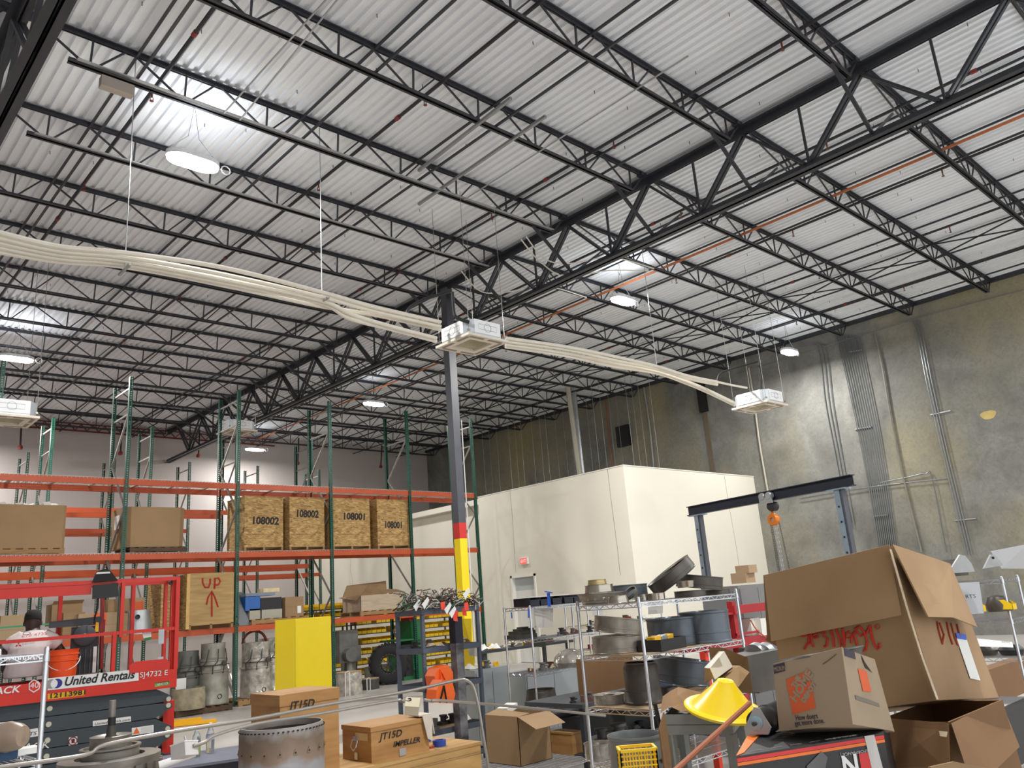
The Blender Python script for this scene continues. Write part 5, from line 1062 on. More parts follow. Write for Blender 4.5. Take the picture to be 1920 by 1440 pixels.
# big fired metal ring in front
cr_ = at(529, 1440, D=5.0); zr = TZ; t = thing('exhaust_ring', 'heat-stained open metal ring with bolt tabs at the front of the workbench', 'machine part', (cr_.x, cr_.y, zr)); zt_ = upto(cr_, 1357).z
c = V((cr_.x, cr_.y, 0)); rr_ = 153/2/FOC*5.1; hr = zt_-zr
nb_ = bpy.data.materials.new('heat_stained_metal'); nb_.use_nodes = True; nt = nb_.node_tree; bs = nt.nodes['Principled BSDF']; bs.inputs['Metallic'].default_value = .35; bs.inputs['Roughness'].default_value = .45
tc = nt.nodes.new('ShaderNodeTexCoord'); sp = nt.nodes.new('ShaderNodeSeparateXYZ'); nt.links.new(tc.outputs['Object'], sp.inputs[0]); n = nt.nodes.new('ShaderNodeTexNoise'); n.inputs['Scale'].default_value = 9; nt.links.new(tc.outputs['Object'], n.inputs['Vector'])
ma = nt.nodes.new('ShaderNodeMath'); ma.operation = 'MULTIPLY_ADD'; ma.inputs[1].default_value = .12; nt.links.new(n.outputs[0], ma.inputs[0]); nt.links.new(sp.outputs[2], ma.inputs[2])
cr = nt.nodes.new('ShaderNodeValToRGB'); els = cr.color_ramp.elements; els[0].position = hr*.52+.04; els[0].color = (*lin((158, 158, 160)), 1); els[1].position = hr*.6+.05; els[1].color = (*lin((142, 122, 104)), 1)
k_ = els.new(min(.99, hr*.85+.05)); k_.color = (*lin((120, 104, 90)), 1); k_ = els.new(min(1., hr*.97+.06)); k_.color = (*lin((150, 146, 142)), 1)
nt.links.new(ma.outputs[0], cr.inputs[0]); nt.links.new(cr.outputs[0], bs.inputs['Base Color'])
M = Matrix.Translation((c.x, c.y, zr)); MB().lathe([(rr_*.9, .0), (rr_*1.0, 0), (rr_*1.02, hr*.1), (rr_*1.0, hr*.3), (rr_*1.0, hr*.9), (rr_*.96, hr), (rr_*.93, hr), (rr_*.95, hr*.85), (rr_*.95, .01), (rr_*.9, 0)], 48, M).make('shell', nb_, t, smooth=True)
MB().lathe([(rr_*.94, hr*.9), (rr_*.93, hr*.905), (rr_*.93, .05), (rr_*.94, .05)], 48, M).make('lining', mat('dark_lining', (44, 38, 34), .7, .1, .2, 8), t, smooth=True)  # inner surface of the ring in a mottled dark brown
tb_ = None
for k in range(18):
    a = 2*math.pi*k/18; q = V((c.x+rr_*math.cos(a), c.y+rr_*math.sin(a), zr+hr*.62)); rd = V((math.cos(a), math.sin(a), 0)); tg = V((-rd.y, rd.x, 0))
    MB().prism([q+rd*.001-tg*.014, q+rd*.001+tg*.014, q+rd*.001+tg*.007+V((0, 0, .02)), q+rd*.001+V((0, 0, .035)), q+rd*.001-tg*.007+V((0, 0, .02))], rd*.003).make('tab', nb_, t)
    MB().lathe([(0, .007), (.005, .007), (.005, .003)], 8, Matrix.Translation(q+V((0, 0, .012))) @ rd.to_track_quat('Z', 'Y').to_matrix().to_4x4()).make('bolt_hole', lk, t)
b = MB()
for k in range(56):
    a = 2*math.pi*k/56; q = V((c.x+rr_*1.004*math.cos(a), c.y+rr_*1.004*math.sin(a), zr+hr*.95)); tg = V((-math.sin(a), math.cos(a), 0)); b.bar(q-tg*.006, q+tg*.006, .004, .008)
b.make('slots', lk, t, kind='stuff')
# =============== BLUE-GREY TABLE, BOTTLES, SHAFT ===============
tbm = mat('table_blue_grey', (118, 124, 140), .4, 0, .08, 4); N = at(452, 1421, Z=TZ); Fp = at(452, 1397, Z=TZ)
e_ = (at(334, 1438, Z=TZ)-N).normalized(); f_ = V((-e_.y, e_.x, 0)); f_ = f_ if f_.dot(Fp-N) > 0 else -f_; wd = (Fp-N).dot(f_)
t = thing('steel_table', 'blue-grey steel table with dark edges holding the two bottles and the shaft', 'table', tuple(N+e_*.8+V((0, 0, -TZ))))
q = [N-e_*.4, N+e_*2.1, N+e_*2.1+f_*wd, N-e_*.4+f_*wd]; MB().prism([p-V((0, 0, .02)) for p in q], (0, 0, .02)).make('table_top', tbm, t)
MB().prism([q[0]-V((0, 0, .1)), q[1]-V((0, 0, .1)), q[1]-V((0, 0, .021)), q[0]-V((0, 0, .021))], f_*.02).make('edge_rail', mat('edge_navy', (38, 40, 52), .5, 0, 0), t)
for s in (.1, 2.3):
    for v in (.06, wd-.08): p = q[0]+e_*s+f_*v; MB().box(p.x-.03, p.x+.03, p.y-.03, p.y+.03, 0, TZ-.02).make('leg', arm, t)
glass = mat('clear_plastic', (225, 232, 235), .08, 0, 0, trans=.85); liq = mat('green_drink', (190, 210, 40), .2, 0, 0)
for (px, py, lq, lab) in ((368, 1417, True, 'half-full plastic bottle with yellow-green drink on the blue-grey table'), (394, 1411, False, 'almost empty clear plastic water bottle right of the green drink')):
    c = at(px, py, Z=TZ); t = thing('plastic_bottle', lab, 'bottle', tuple(c)); M = Matrix.Translation(c); s = 1.0
    MB().lathe([(0, 0), (.03, .0), (.034, .01), (.033, .05), (.035, .1), (.034, .14), (.022, .18), (.013, .2), (.013, .215)], 20, M).make('bottle_body', glass, t, smooth=True)
    MB().lathe([(0, .215), (.015, .215), (.015, .235), (0, .235)], 12, M).make('bottle_cap', mat('cap_red' if lq else 'cap_white', (200, 90, 80) if lq else (230, 230, 234), .5, 0, 0), t)
    if lq: MB().lathe([(0, .004), (.028, .004), (.031, .012), (.031, .085), (0, .085)], 18, M).make('drink', liq, t, smooth=True)
    else: MB().lathe([(.0345, .105), (.0355, .105), (.0355, .14), (.0345, .14)], 18, M).make('bottle_label', mat('label_violet', (170, 176, 220), .5, 0, 0), t)
sm = mat('cast_steel', (120, 116, 108), .4, .6, .15, 6, rgb2=(140, 136, 128)); smd = mat('cast_dark', (74, 70, 64), .5, .5, .2, 9)
c = at(206, 1425, D=4.9); zs = upto(c, 1432).z; t = thing('turbine_shaft', 'turbine shaft with stacked flanged discs standing on the table in front of the lift', 'machine part', (c.x, c.y, zs)); M = Matrix.Translation((c.x, c.y, 0)); s = 4.9/FOC
def zz(py): return upto(c, py).z
MB().lathe([(0, TZ), (84*s, TZ), (86*s, zz(1440)), (88*s, zz(1425)), (88*s, zz(1418)), (82*s, zz(1417)), (60*s, zz(1417)), (60*s, zz(1424)), (0, zz(1424))], 44, M).make('base_flange', sm, t, smooth=True)
MB().lathe([(50*s, zz(1424)), (50*s, zz(1405)), (53*s, zz(1402)), (53*s, zz(1399)), (46*s, zz(1399)), (44*s, zz(1404)), (0, zz(1404))], 40, M).make('middle_flange', sm, t, smooth=True)
MB().lathe([(36*s, zz(1404)), (36*s, zz(1382)), (37*s, zz(1379)), (34*s, zz(1378)), (28*s, zz(1381)), (0, zz(1384))], 36, M).make('upper_disc', sm, t, smooth=True)
MB().lathe([(12*s, zz(1384)), (9*s, zz(1378)), (7.5*s, zz(1362)), (7.5*s, zz(1360))], 24, M).make('hub', smd, t, smooth=True); MB().lathe([(7*s, zz(1362)), (7*s, zz(1344)), (0, zz(1344))], 24, M).make('black_sleeve', lk, t, smooth=True); MB().lathe([(6*s, zz(1345)), (6*s, zz(1313)), (0, zz(1313))], 24, M).make('shaft', sm, t, smooth=True)
for k in range(24): 
    a = 2*math.pi*k/24; MB().box(85*s, 91*s, -7*s, 7*s, TZ+.01, zz(1431), M @ Matrix.Rotation(a, 4, 'Z')).make('blade_lug', sm, t)
# =============== WIRE SHELF UNITS ===============
def wire_unit(lab, C, wx, wy, levels, hp, mx=1, my=1, pitch=.03):
    x0, x1 = sorted((C.x, C.x+wx*mx)); y0, y1 = sorted((C.y, C.y+wy*my)); t = thing('wire_shelf_unit', lab, 'shelving', ((x0+x1)/2, (y0+y1)/2, 0))
    for x in (x0, x1):
        for y in (y0, y1): MB().lathe([(0, .02), (.0127, .02), (.0127, hp), (.009, hp+.008), (0, hp+.008)], 12, Matrix.Translation((x, y, 0))).lathe([(0, 0), (.02, 0), (.02, .02), (0, .02)], 10, Matrix.Translation((x, y, 0))).make('post', chrome, t, smooth=True)
    for z in levels:
        b = MB(); r = .0035
        for zz_ in (z, z-.032):
            for (a, e) in (((x0, y0), (x1, y0)), ((x1, y0), (x1, y1)), ((x1, y1), (x0, y1)), ((x0, y1), (x0, y0))): b.bar((a[0], a[1], zz_), (e[0], e[1], zz_), .007, .007)
        for (a, e) in (((x0, y0), (x1, y0)), ((x1, y0), (x1, y1)), ((x1, y1), (x0, y1)), ((x0, y1), (x0, y0))):
            a, e = V((*a, 0)), V((*e, 0)); L = (e-a).length; n = int(L/.055)
            for k in range(n):
                p, q_ = a+(e-a)*(k/n), a+(e-a)*((k+1)/n)
                b.bar(V((p.x, p.y, z if k % 2 else z-.032)), V((q_.x, q_.y, z-.032 if k % 2 else z)), .0045, .0045)
        n = int((x1-x0)/pitch)
        for k in range(1, n): x = x0+(x1-x0)*k/n; b.bar((x, y0, z+.003), (x, y1, z+.003), .004, .004)
        for k in (1, 2): y = y0+(y1-y0)*k/3; b.bar((x0, y, z-.004), (x1, y, z-.004), .006, .006)
        b.make('wire_shelf', chrome, t, kind='stuff')
        for x in (x0, x1):
            for y in (y0, y1): MB().lathe([(.013, z-.035), (.018, z-.035), (.016, z+.004), (.013, z+.004)], 10, Matrix.Translation((x, y, 0))).make('sleeve', chrome, t, smooth=True)
    return t, x0, x1, y0, y1
LV = (1.705, 1.33, .95, .55, .15)
U1 = at(993, 1136, D=9.7); wire_unit('chrome wire shelf unit on the left, with black bins on top', U1, 1.22, .46, LV, 1.72)
U2 = at(1197, 1123, D=6.0); wire_unit('chrome wire shelf unit in the middle, loaded with metal rings', U2, 1.32, .62, LV, 1.74)
U3 = at(1878, 1085, D=7.5); wire_unit('chrome wire shelf unit at the right edge behind the big cardboard box', U3, .46, 1.22, (1.64, 1.28, .95, .55, .15), 1.66)
U4 = at(88, 1215, D=4.3); wire_unit('chrome wire shelf unit at the lower left corner of the photo', U4, .9, 1.08, (1.70, 1.18, .62), 1.73, mx=-1)
# rear white-room side wire rack behind units 1 and 2
U5 = at(1100, 1133, D=12.2); wire_unit('farther chrome wire shelf unit seen between the left and middle ones', U5, 1.8, .46, (1.70, 1.35, 1.0, .6, .15), 1.72)
# ---- things on the middle unit ----
rg = mat('ring_steel', (136, 132, 122), .38, .7, .14, 5, rgb2=(156, 150, 140)); rgd = mat('ring_dark', (88, 84, 78), .42, .6, .2, 5); rgb_ = mat('ring_blue_grey', (96, 104, 112), .35, .4, .1, 4); shiny = mat('polished_ring', (176, 170, 158), .2, .9, .1, 6)
def ring(px, py, D, r, h, lab, m=None, z=None, tilt=(0, 0), flare=.0, hole=.9, name='metal_ring', n=40, lip=.04, bolts=0):
    c = at(px, py, D=D)
    if z is not None: c.z = z
    t = thing(name, lab, 'machine part', tuple(c)); m = m or rg
    M = Matrix.Translation(c) @ Matrix.Rotation(R(tilt[1]), 4, V((_f.x, _f.y, 0)).normalized()) @ Matrix.Rotation(R(tilt[0]), 4, V((_r.x, _r.y, 0)).normalized())
    r1 = r*(1+flare); b = MB()
    b.lathe([(r*hole, .003), (r, 0), (r*(1+lip), .004), (r*(1+lip), h*.06), (r, h*.08), (r+(r1-r)*.5, h*.5), (r1, h*.92), (r1*(1+lip), h*.94), (r1*(1+lip), h), (r1*.97, h), (r*hole, h*.9), (r*hole, .003)], n, M)
    b.make('ring_shell', m, t, smooth=True)
    b = MB(); b.lathe([(r*.99+(r1-r)*.3, h*.3), (r*1.012+(r1-r)*.3, h*.31), (r*1.012+(r1-r)*.34, h*.35), (r*.99+(r1-r)*.35, h*.36)], n, M); b.make('ring_bead', m, t, smooth=True)
    for k in range(bolts):
        a = 2*math.pi*k/bolts; MB().lathe([(0, .006), (.012, .004), (.014, 0)], 8, M @ Matrix.Rotation(a, 4, 'Z') @ Matrix.Translation((r+(r1-r)*.5, 0, h*.5)) @ Matrix.Rotation(R(90), 4, 'Y')).make('rivet', shiny, t)
    return t
zT = LV[0]+.008
ring(1128, 1111, 6.35, .155, .085, 'riveted flared steel ring at the left end of the middle shelf top', rg, zT, flare=.22, bolts=16)
ring(1123, 1100, 6.4, .115, .06, 'shiny stepped ring stacked on the riveted ring', shiny, zT+.087, flare=-.05); ring(1119, 1088, 6.4, .075, .04, 'small brass-tinted ring topping the stack on the middle shelf', mat('brass_ring', (176, 160, 112), .35, .7, .1, 6), zT+.148, flare=-.06)
ring(1175, 1100, 6.85, .17, .115, 'large blue-grey drum ring behind the shiny rings on the shelf top', rgb_, zT+.02, flare=0, lip=.03)
ring(1158, 1118, 6.05, .082, .055, 'low shiny conical ring at the front edge of the shelf top', shiny, zT, flare=-.12); ring(1184, 1112, 6.25, .06, .03, 'small ring leaning on its side between shiny rings', rgd, zT+.055, tilt=(20, -40)); ring(1206, 1112, 6.35, .07, .05, 'shiny conical ring behind the front post of the middle unit', shiny, zT, flare=-.15); ring(1230, 1111, 6.25, .065, .05, 'stack of thin polished rings right of the front post', shiny, zT, hole=.5)
ring(1268, 1098, 6.7, .21, .105, 'big dull ring tilted steeply at the right of the shelf top', rgd, zT+.135, tilt=(0, -33), lip=.02); ring(1310, 1096, 6.75, .19, .105, 'big dull ring lying under the steeply tilted one', rgd, zT+.06, tilt=(2, 9), lip=.02)
ring(1286, 1102, 6.35, .062, .05, 'small polished cup ring in front of the big dull rings', shiny, zT+.075, flare=.1); ring(1293, 1112, 6.45, .12, .05, 'dark flat gear ring under the small cup ring', rgd, zT, hole=.5); ring(1345, 1108, 6.75, .1, .04, 'dark toothed ring at the right end of the shelf top', rgd, zT, hole=.6)
zA = LV[1]+.008
MB_ = tag(MB().box(U2.x+.02, U2.x+1.28, U2.y+.02, U2.y+.6, zA-.004, zA).make('shelf_liner', card2), 'cardboard liner on the second shelf of the middle unit', 'cardboard')
ring(1160, 1215, 6.35, .205, .13, 'wide dull steel ring at the bottom of the pair on the second shelf', rg, zA, lip=.012, flare=-.02); ring(1157, 1180, 6.35, .185, .12, 'wide dull steel ring resting tilted on the ring below it', rg, zA+.145, tilt=(0, 9), lip=.012)
ring(1262, 1178, 6.75, .215, .22, 'large blue-grey cowl ring on the second shelf behind the black tray', rgb_, zA, lip=.03); ring(1322, 1172, 6.75, .2, .25, 'large blue-grey cowl ring at the right end of the second shelf', rgb_, zA, lip=.03)
c = at(1240, 1215, D=6.05); t = thing('parts_tray', 'black parts tray with yellow packets at the front of the second shelf', 'tray', (c.x, c.y, zA)); c.z = zA; d_ = V((.39, .05, 0)); e2 = V((-.03, .2, 0)); b = MB()
for q0, q1 in ((c, c+d_), (c+d_, c+d_+e2), (c+d_+e2, c+e2), (c+e2, c)): b.prism([q0, q1, q1+V((0, 0, .085)), q0+V((0, 0, .085))], (q1-q0).cross(V((0, 0, 1))).normalized()*-.004)
b.hexa([c, c+d_, c+d_+e2, c+e2, c+V((0, 0, .004)), c+d_+V((0, 0, .004)), c+d_+e2+V((0, 0, .004)), c+e2+V((0, 0, .004))]); b.make('tray_shell', black, t)
for k in range(3): p = c+d_*(.15+.25*k)+e2*.4; MB().hexa(boxcorners(p+V((0, 0, .06)), V((.09, .01, .01)), V((0, .08, 0)), V((0, 0, .04)))).make('packet', ly if k != 1 else galv, t)
zB = LV[2]+.008
tag(MB().box(U2.x+.02, U2.x+1.28, U2.y+.02, U2.y+.6, zB-.004, zB).make('shelf_liner', card2), 'cardboard liner on the third shelf of the middle unit', 'cardboard')
ring(1208, 1318, 6.2, .145, .30, 'tall dark tapered duct standing on the third shelf behind the front post', rgd, zB, flare=-.2, lip=.04, hole=.93, name='tapered_duct'); ring(1255, 1310, 6.5, .085, .07, 'small dark flange left of the yellow cone on the third shelf', rgd, zB, flare=-.2, hole=.5); ring(1275, 1270, 6.9, .24, .2, 'big shadowy grey duct leaning at the back of the third shelf', rgb_, zB+.05, tilt=(0, 10), lip=.02)
ring(1142, 1305, 6.35, .12, .07, 'film-wrapped flange on the third shelf left of the tapered duct', film, zB, hole=.4); 
zC = LV[3]+.008
for i, (px, D, r, h, m_, lab) in enumerate(((1120, 6.3, .11, .12, film, 'wrapped clear-bagged part on the low shelf of the middle unit'), (1170, 6.3, .12, .14, rgd, 'dark ring on the low shelf behind the metal can'), (1260, 6.6, .14, .12, rgd, 'dark ring on the low shelf behind the black rod'))): ring(px, 1380, D, r, h, lab, m_, zC)
# ---- things on the left unit ----
zs = [z+.008 for z in LV]
def obox(px, py, D, w_, d__, h_, lab, m, name, cat, z=None, yaw=0., rx=0., ry=0.):
    c = at(px, py, D=D)
    if z is not None: c.z = z
    M = Matrix.Translation(c) @ Matrix.Rotation(yaw, 4, 'Z') @ Matrix.Rotation(ry, 4, 'Y') @ Matrix.Rotation(rx, 4, 'X'); b = MB(); b.box(-w_/2, w_/2, 0, d__, 0, h_, M); o = b.make(name, m); return tag(o, lab, cat)
for k, x in enumerate((.02, .2, .41, .62, .8, .98)):
    t = thing('black_bin', 'black hopper bin on the left wire unit top, %s from the left' % ORD[k], 'bin', (U1.x+x+.08, U1.y+.1, zs[0]), 'black bins on the left wire unit'); b = MB(); X0, X1, Y0, Y1, z = U1.x+x, U1.x+x+.165, U1.y+.01, U1.y+.3, zs[0]
    b.box(X0, X1, Y0, Y0+.004, z, z+.07).box(X0, X1, Y1-.004, Y1, z, z+.1).box(X0, X0+.004, Y0, Y1, z, z+.1).box(X1-.004, X1, Y0, Y1, z, z+.1).box(X0, X1, Y0, Y1, z, z+.004).box(X0-.004, X1+.004, Y0-.006, Y0, z+.06, z+.075); b.make('bin_shell', mat('bin_black', (34, 36, 44), .4, 0, .05, 5), t)
tag(MB().box(U1.x-.05, U1.x+.75, U1.y+.05, U1.y+.35, zs[0]+.105, zs[0]+.112).make('white_board', paper), 'thin white board lying across the black bins', 'board')
for i, px in enumerate((1027, 1018)): pass
bt = mat('blue_tape', (40, 92, 190), .6, 0, 0); a = at(1028, 1112, D=9.75); t = MB().bar(a, a-V((0, 0, .16)), .05, .004).bar(a+V((-.05, 0, .02)), a+V((.06, 0, .0)), .03, .01).make('blue_ribbon', bt); tag(t, 'blue masking tape strip hanging over the black bins', 'tape')
a = at(959, 1148, D=9.75); tag(MB().bar(a, a-V((0, 0, .07)), .02, .003).make('blue_tape_scrap', bt), 'blue tape scrap hanging under the top shelf, left one', 'tape'); a = at(991, 1142, D=9.6); tag(MB().bar(a, a-V((.01, 0, .1)), .025, .003).make('blue_tape_scrap', bt), 'blue tape scrap hanging beside the front post of the left unit', 'tape')
tag(MB().prism([at(1001, 1141, D=9.8), at(1037, 1139, D=10.1), at(1037, 1176, D=10.1), at(1006, 1177, D=9.8)], (0, .004, 0)).make('hanging_sheet', mat('sheet_grey', (190, 186, 178), .8, 0, .03, 3)), 'grey-white paper sheet hanging below the top shelf of the left unit', 'paper')
a = at(972, 1198, D=9.8); a.z = zs[1]; b = MB(); 
for k, (x_, w_, h_) in enumerate(((0, .34, .05), (.05, .29, .09), (.11, .22, .115), (.16, .1, .135))): b.box(a.x+x_, a.x+x_+w_, a.y+.02+.02*k, a.y+.25-.02*k, a.z+(h_-.05 if k else 0), a.z+h_)
tag(b.make('stepped_case', mat('case_olive', (62, 60, 50), .6, 0, .1, 5)), 'dark olive stepped case on the second shelf of the left unit', 'case')
tag(MB().prism([at(998, 1196, D=9.75), at(1023, 1196, D=9.9), at(1023, 1214, D=9.9), at(998, 1212, D=9.75)], (0, .01, 0)).make('dark_flap', mat('case_olive', (62, 60, 50))), 'dark olive flap hanging below the stepped case', 'flap')
rr = random.Random(21); pal = [mat('junk_cream', (206, 190, 160), .8, 0, .1, 9), mat('junk_brown', (96, 66, 54), .7, 0, .1, 9), mat('junk_grey', (104, 104, 102), .5, .3, .1, 9), mat('junk_dark', (40, 38, 38), .6, .1, .1, 9), yb, mat('junk_green', (60, 110, 70), .6, 0, .1, 5), mat('junk_white', (216, 214, 208), .7, 0, .05, 9), mat('junk_red', (150, 40, 40), .6, 0, .1, 5)]
kinds = ['rag', 'bracket', 'fitting', 'valve', 'parts bin', 'pouch', 'packet', 'clamp']; kn = ['cream', 'brown', 'grey', 'dark', 'yellow', 'green', 'white', 'red']
ctr = {}
def clutter(X0, X1, Y0, Y1, z, n, where, smin=.04, smax=.12, seed=1, kinds_=None):
    r_ = random.Random(seed)
    for k in range(n):
        j = r_.choice(kinds_ or range(8)); s = r_.uniform(smin, smax); x = X0+(X1-X0)*(k+.5)/n+r_.uniform(-.02, .02); y = r_.uniform(Y0, Y1); M = Matrix.Translation((x, y, z)) @ Matrix.Rotation(r_.uniform(-.6, .6), 4, 'Z'); b = MB(); nm = kinds[j].replace(' ', '_')
        if j == 4: b2_ = MB(); bin_mb(b2_, -s/2, 0, 0, s, s*1.4, s*.8); b.add([M @ V(v) for v in b2_.v], b2_.f)
        elif j in (0, 6): 
            pts = []; 
            m_ = 10
            for i in range(m_): a = 6.283*i/m_; q = s*(.7+.5*r_.random()); pts.append((q*math.cos(a), q*math.sin(a)*.8, r_.uniform(0, s*.25)))
            top_ = [(p[0]*.45, p[1]*.45, s*(.35+.4*r_.random())) for p in pts]; b.add([M @ V(p) for p in pts+top_+[(0, 0, s*.6)]], [(i, (i+1) % m_, m_+(i+1) % m_, m_+i) for i in range(m_)]+[(m_+i, m_+(i+1) % m_, 2*m_) for i in range(m_)])
        elif j in (2, 3): b.lathe([(0, 0), (s*.5, 0), (s*.5, s*.25), (s*.3, s*.3), (s*.3, s*.7), (s*.42, s*.72), (s*.42, s*.85), (.1*s, s*.9), (0, s*.9)], 14, M); b.tube([M @ V((0, 0, s*.5)), M @ V((s*.8, 0, s*.5))], s*.14, 8)
        else: b.box(-s*.6, s*.6, -s*.4, s*.4, 0, s*.2, M).box(-s*.6, -s*.4, -s*.4, s*.4, s*.2, s*.7, M).box(s*.1, s*.5, -s*.3, s*.3, s*.2, s*.45, M); b.tube([M @ V((-s*.5, 0, s*.5)), M @ V((s*.3, 0, s*.55)), M @ V((s*.7, 0, s*.1))], s*.06, 6)
        key = (kn[j], kinds[j], where); ctr[key] = ctr.get(key, 0)+1
        tag(b.make(nm, pal[j], smooth=j in (2, 3)), 'small %s %s %s, %s of its sort' % (kn[j], kinds[j], where, ORD[min(ctr[key]-1, 19)]), kinds[j].split()[-1], 'small parts '+where)
clutter(U1.x+.5, U1.x+1.15, U1.y+.05, U1.y+.3, zs[1], 6, 'on the second shelf of the left unit', seed=2, kinds_=[2, 3, 1, 3]); clutter(U1.x+.05, U1.x+1.15, U1.y+.05, U1.y+.3, zs[2], 11, 'on the third shelf of the left unit', seed=4, kinds_=[0, 1, 0, 4, 6, 1, 2])
t = ring(1016, 1320, 9.95, .2, .16, 'black stepped round housing on the low shelf of the left unit', rgd, zs[3], flare=-.12, lip=.03); clutter(U1.x+.7, U1.x+1.2, U1.y+.05, U1.y+.3, zs[3], 4, 'on the fourth shelf of the left unit', seed=6, kinds_=[3, 2, 1])
c = at(1070, 1240, D=10.0); b = MB(); r_ = random.Random(4); c.z = zs[2]+.0; M = Matrix.Translation(c)
b.lathe([(.0, 0), (.2, .0), (.22, .06), (.19, .13), (.12, .19), (.05, .21), (0, .2)], 14, M); tag(b.make('clear_bag', film, smooth=True), 'crumpled clear plastic bag of dark parts on the third shelf', 'bag')
# ---- far unit things ----
clutter(U5.x+.05, U5.x+1.7, U5.y+.05, U5.y+.3, 1.36, 9, 'on the second shelf of the farther wire unit', .05, .13, seed=8); clutter(U5.x+.05, U5.x+1.7, U5.y+.05, U5.y+.3, 1.01, 9, 'on the third shelf of the farther wire unit', .05, .13, seed=9); clutter(U5.x+.05, U5.x+1.7, U5.y+.05, U5.y+.3, 1.71, 4, 'on the top shelf of the farther wire unit', .05, .1, seed=12, kinds_=[6, 3])
for i, (q, D, lab) in enumerate((([(1046, 1146), (1068, 1144), (1068, 1160), (1047, 1162)], 11.6, 'black parts bin hanging behind the left unit'),)): pass
tag(MB().prism([at(1110, 1138, D=11.5), at(1130, 1137, D=11.5), at(1130, 1153, D=11.5), at(1110, 1154, D=11.5)], (0, .003, 0)).make('posted_notice', paper), 'white printed notice hanging on the farther wire unit', 'notice')
nt_ = MB().prism([at(1215, 1127, D=7.4), at(1243, 1125, D=7.4), at(1243, 1150, D=7.4), at(1216, 1152, D=7.4)], (0, .003, 0)).make('posted_notice', paper); tag(nt_, 'grey-white printed notice hanging behind the middle shelf unit', 'notice')
a = at(1218, 1138, D=7.38); text('NOTICE', 'lettering', a+V((0, -.003, 0)), (at(1240, 1137, D=7.38)-a), (0, 0, 1), .014, mat('print_mid', (120, 120, 120), .8, 0, 0), nt_, ext=.0005)
# grey cabinets behind the left unit and a dark work table with clutter
def cab(px0, py0, px1, D, dz, lab, m, name='steel_cabinet', depth=.5, panel=True):
    a = at(px0, py0, D=D); z1 = a.z; x0 = a.x; p = along(a, (1, 0, 0), px1); t = thing(name, lab, 'cabinet', ((x0+p.x)/2, a.y+depth/2, 0)); MB().box(x0, p.x, a.y, a.y+depth, dz, z1).make('cabinet_body', m, t)
    MB().box(x0+.02, (x0+p.x)/2-.005, a.y-.012, a.y, dz+.04, z1-.04).make('door', m, t); MB().box((x0+p.x)/2+.005, p.x-.02, a.y-.012, a.y, dz+.04, z1-.04).make('door', m, t); return t, x0, p.x, a.y, z1
cg = mat('cabinet_grey', (150, 156, 158), .4, .1, .04, 3)
t, cx0, cx1, cy, cz1 = cab(890, 1257, 952, 10.6, 0, 'light grey steel cabinet with papers on top, left of the wire unit', cg); t2_, dx0_, dx1_, dy_, dz1_ = cab(985, 1262, 1085, 11.2, 0, 'grey steel cabinet behind the left wire unit', cg)
clutter(cx0+.05, cx1-.05, cy+.05, cy+.35, cz1, 6, 'on top of the light grey cabinet', .06, .14, seed=14, kinds_=[6, 3, 4, 2, 3])
a = at(905, 1221, D=12.); p = along(a, (1, 0, 0), 1075); t = thing('work_table', 'dark topped work table crowded with parts in front of the white room', 'table', ((a.x+p.x)/2, a.y+.3, 0)); MB().box(a.x, p.x, a.y, a.y+.7, a.z-.04, a.z).make('table_top', mat('top_dark', (52, 54, 62), .4, 0, .05, 4), t)
for x in (a.x+.05, p.x-.1):
    for y in (a.y+.05, a.y+.6): MB().box(x, x+.05, y, y+.05, 0, a.z-.04).make('leg', steel, t)
clutter(a.x+.1, p.x-.1, a.y+.05, a.y+.6, a.z, 15, 'on the dark work table', .05, .14, seed=17)
# grey boltless shelf with wires on top
G = at(790, 1143, D=9.6); bs_ = mat('boltless_slate', (84, 94, 108), .5, .1, .06, 4); t = thing('steel_shelf', 'slate grey boltless steel shelf heaped with wiring, around the short steel post', 'shelving', (G.x+.5, G.y+.2, 0)); gx1 = along(G, (1, 0, 0), 893).x; gy1 = along(G, (0, 1, 0), 744).y
for x in (G.x, gx1):
    for y in (G.y, gy1): MB().box(x, x+.04, y, y+.003, .0, G.z).box(x, x+.003, y+.003, y+.04, 0, G.z).make('post', bs_, t)
gz = [G.z-.0, upto(G, 1216).z, upto(G, 1287).z, upto(G, 1372).z, .12]
for z in gz: 
    b = MB(); b.box(G.x, gx1+.04, G.y-.003, G.y, z-.06, z).box(G.x, gx1+.04, gy1+.04, gy1+.043, z-.06, z).box(G.x-.003, G.x, G.y, gy1+.04, z-.06, z).box(gx1+.04, gx1+.043, G.y, gy1+.04, z-.06, z); b.make('shelf_beam', bs_, t); MB().box(G.x, gx1+.04, G.y, gy1+.04, z-.065, z-.055).make('shelf_board', wood, t)
r_ = random.Random(33); wm = [mat('wire_brown', (92, 58, 50), .6, 0, .1, 9), mat('wire_black', (34, 32, 34), .6, 0, .1, 9), mat('wire_white', (196, 190, 184), .6, 0, .1, 9), mat('wire_green', (60, 104, 76), .6, 0, .1, 9)]
t = thing('wire_harness_heap', 'tangled heap of brown and black wiring with red and white tags on the slate shelf', 'wiring', ((G.x+gx1)/2, (G.y+gy1)/2, G.z)); 
for c_ in range(4):
    b = MB()
    for k in range(60):
        p = V((r_.uniform(G.x-.05, gx1+.05), r_.uniform(G.y-.05, gy1), G.z+abs(r_.gauss(.05, .05)))); pts = [p]
        for i in range(5): p = p+V((r_.uniform(-.09, .09), r_.uniform(-.07, .07), r_.uniform(-.06, .06))); p.z = max(G.z-.05 if r_.random() < .2 else G.z+.01, min(p.z, G.z+.24)); pts.append(p)
        b.tube(pts, .0065, 4)
    b.make('wire_tangle', wm[c_], t, kind='stuff')
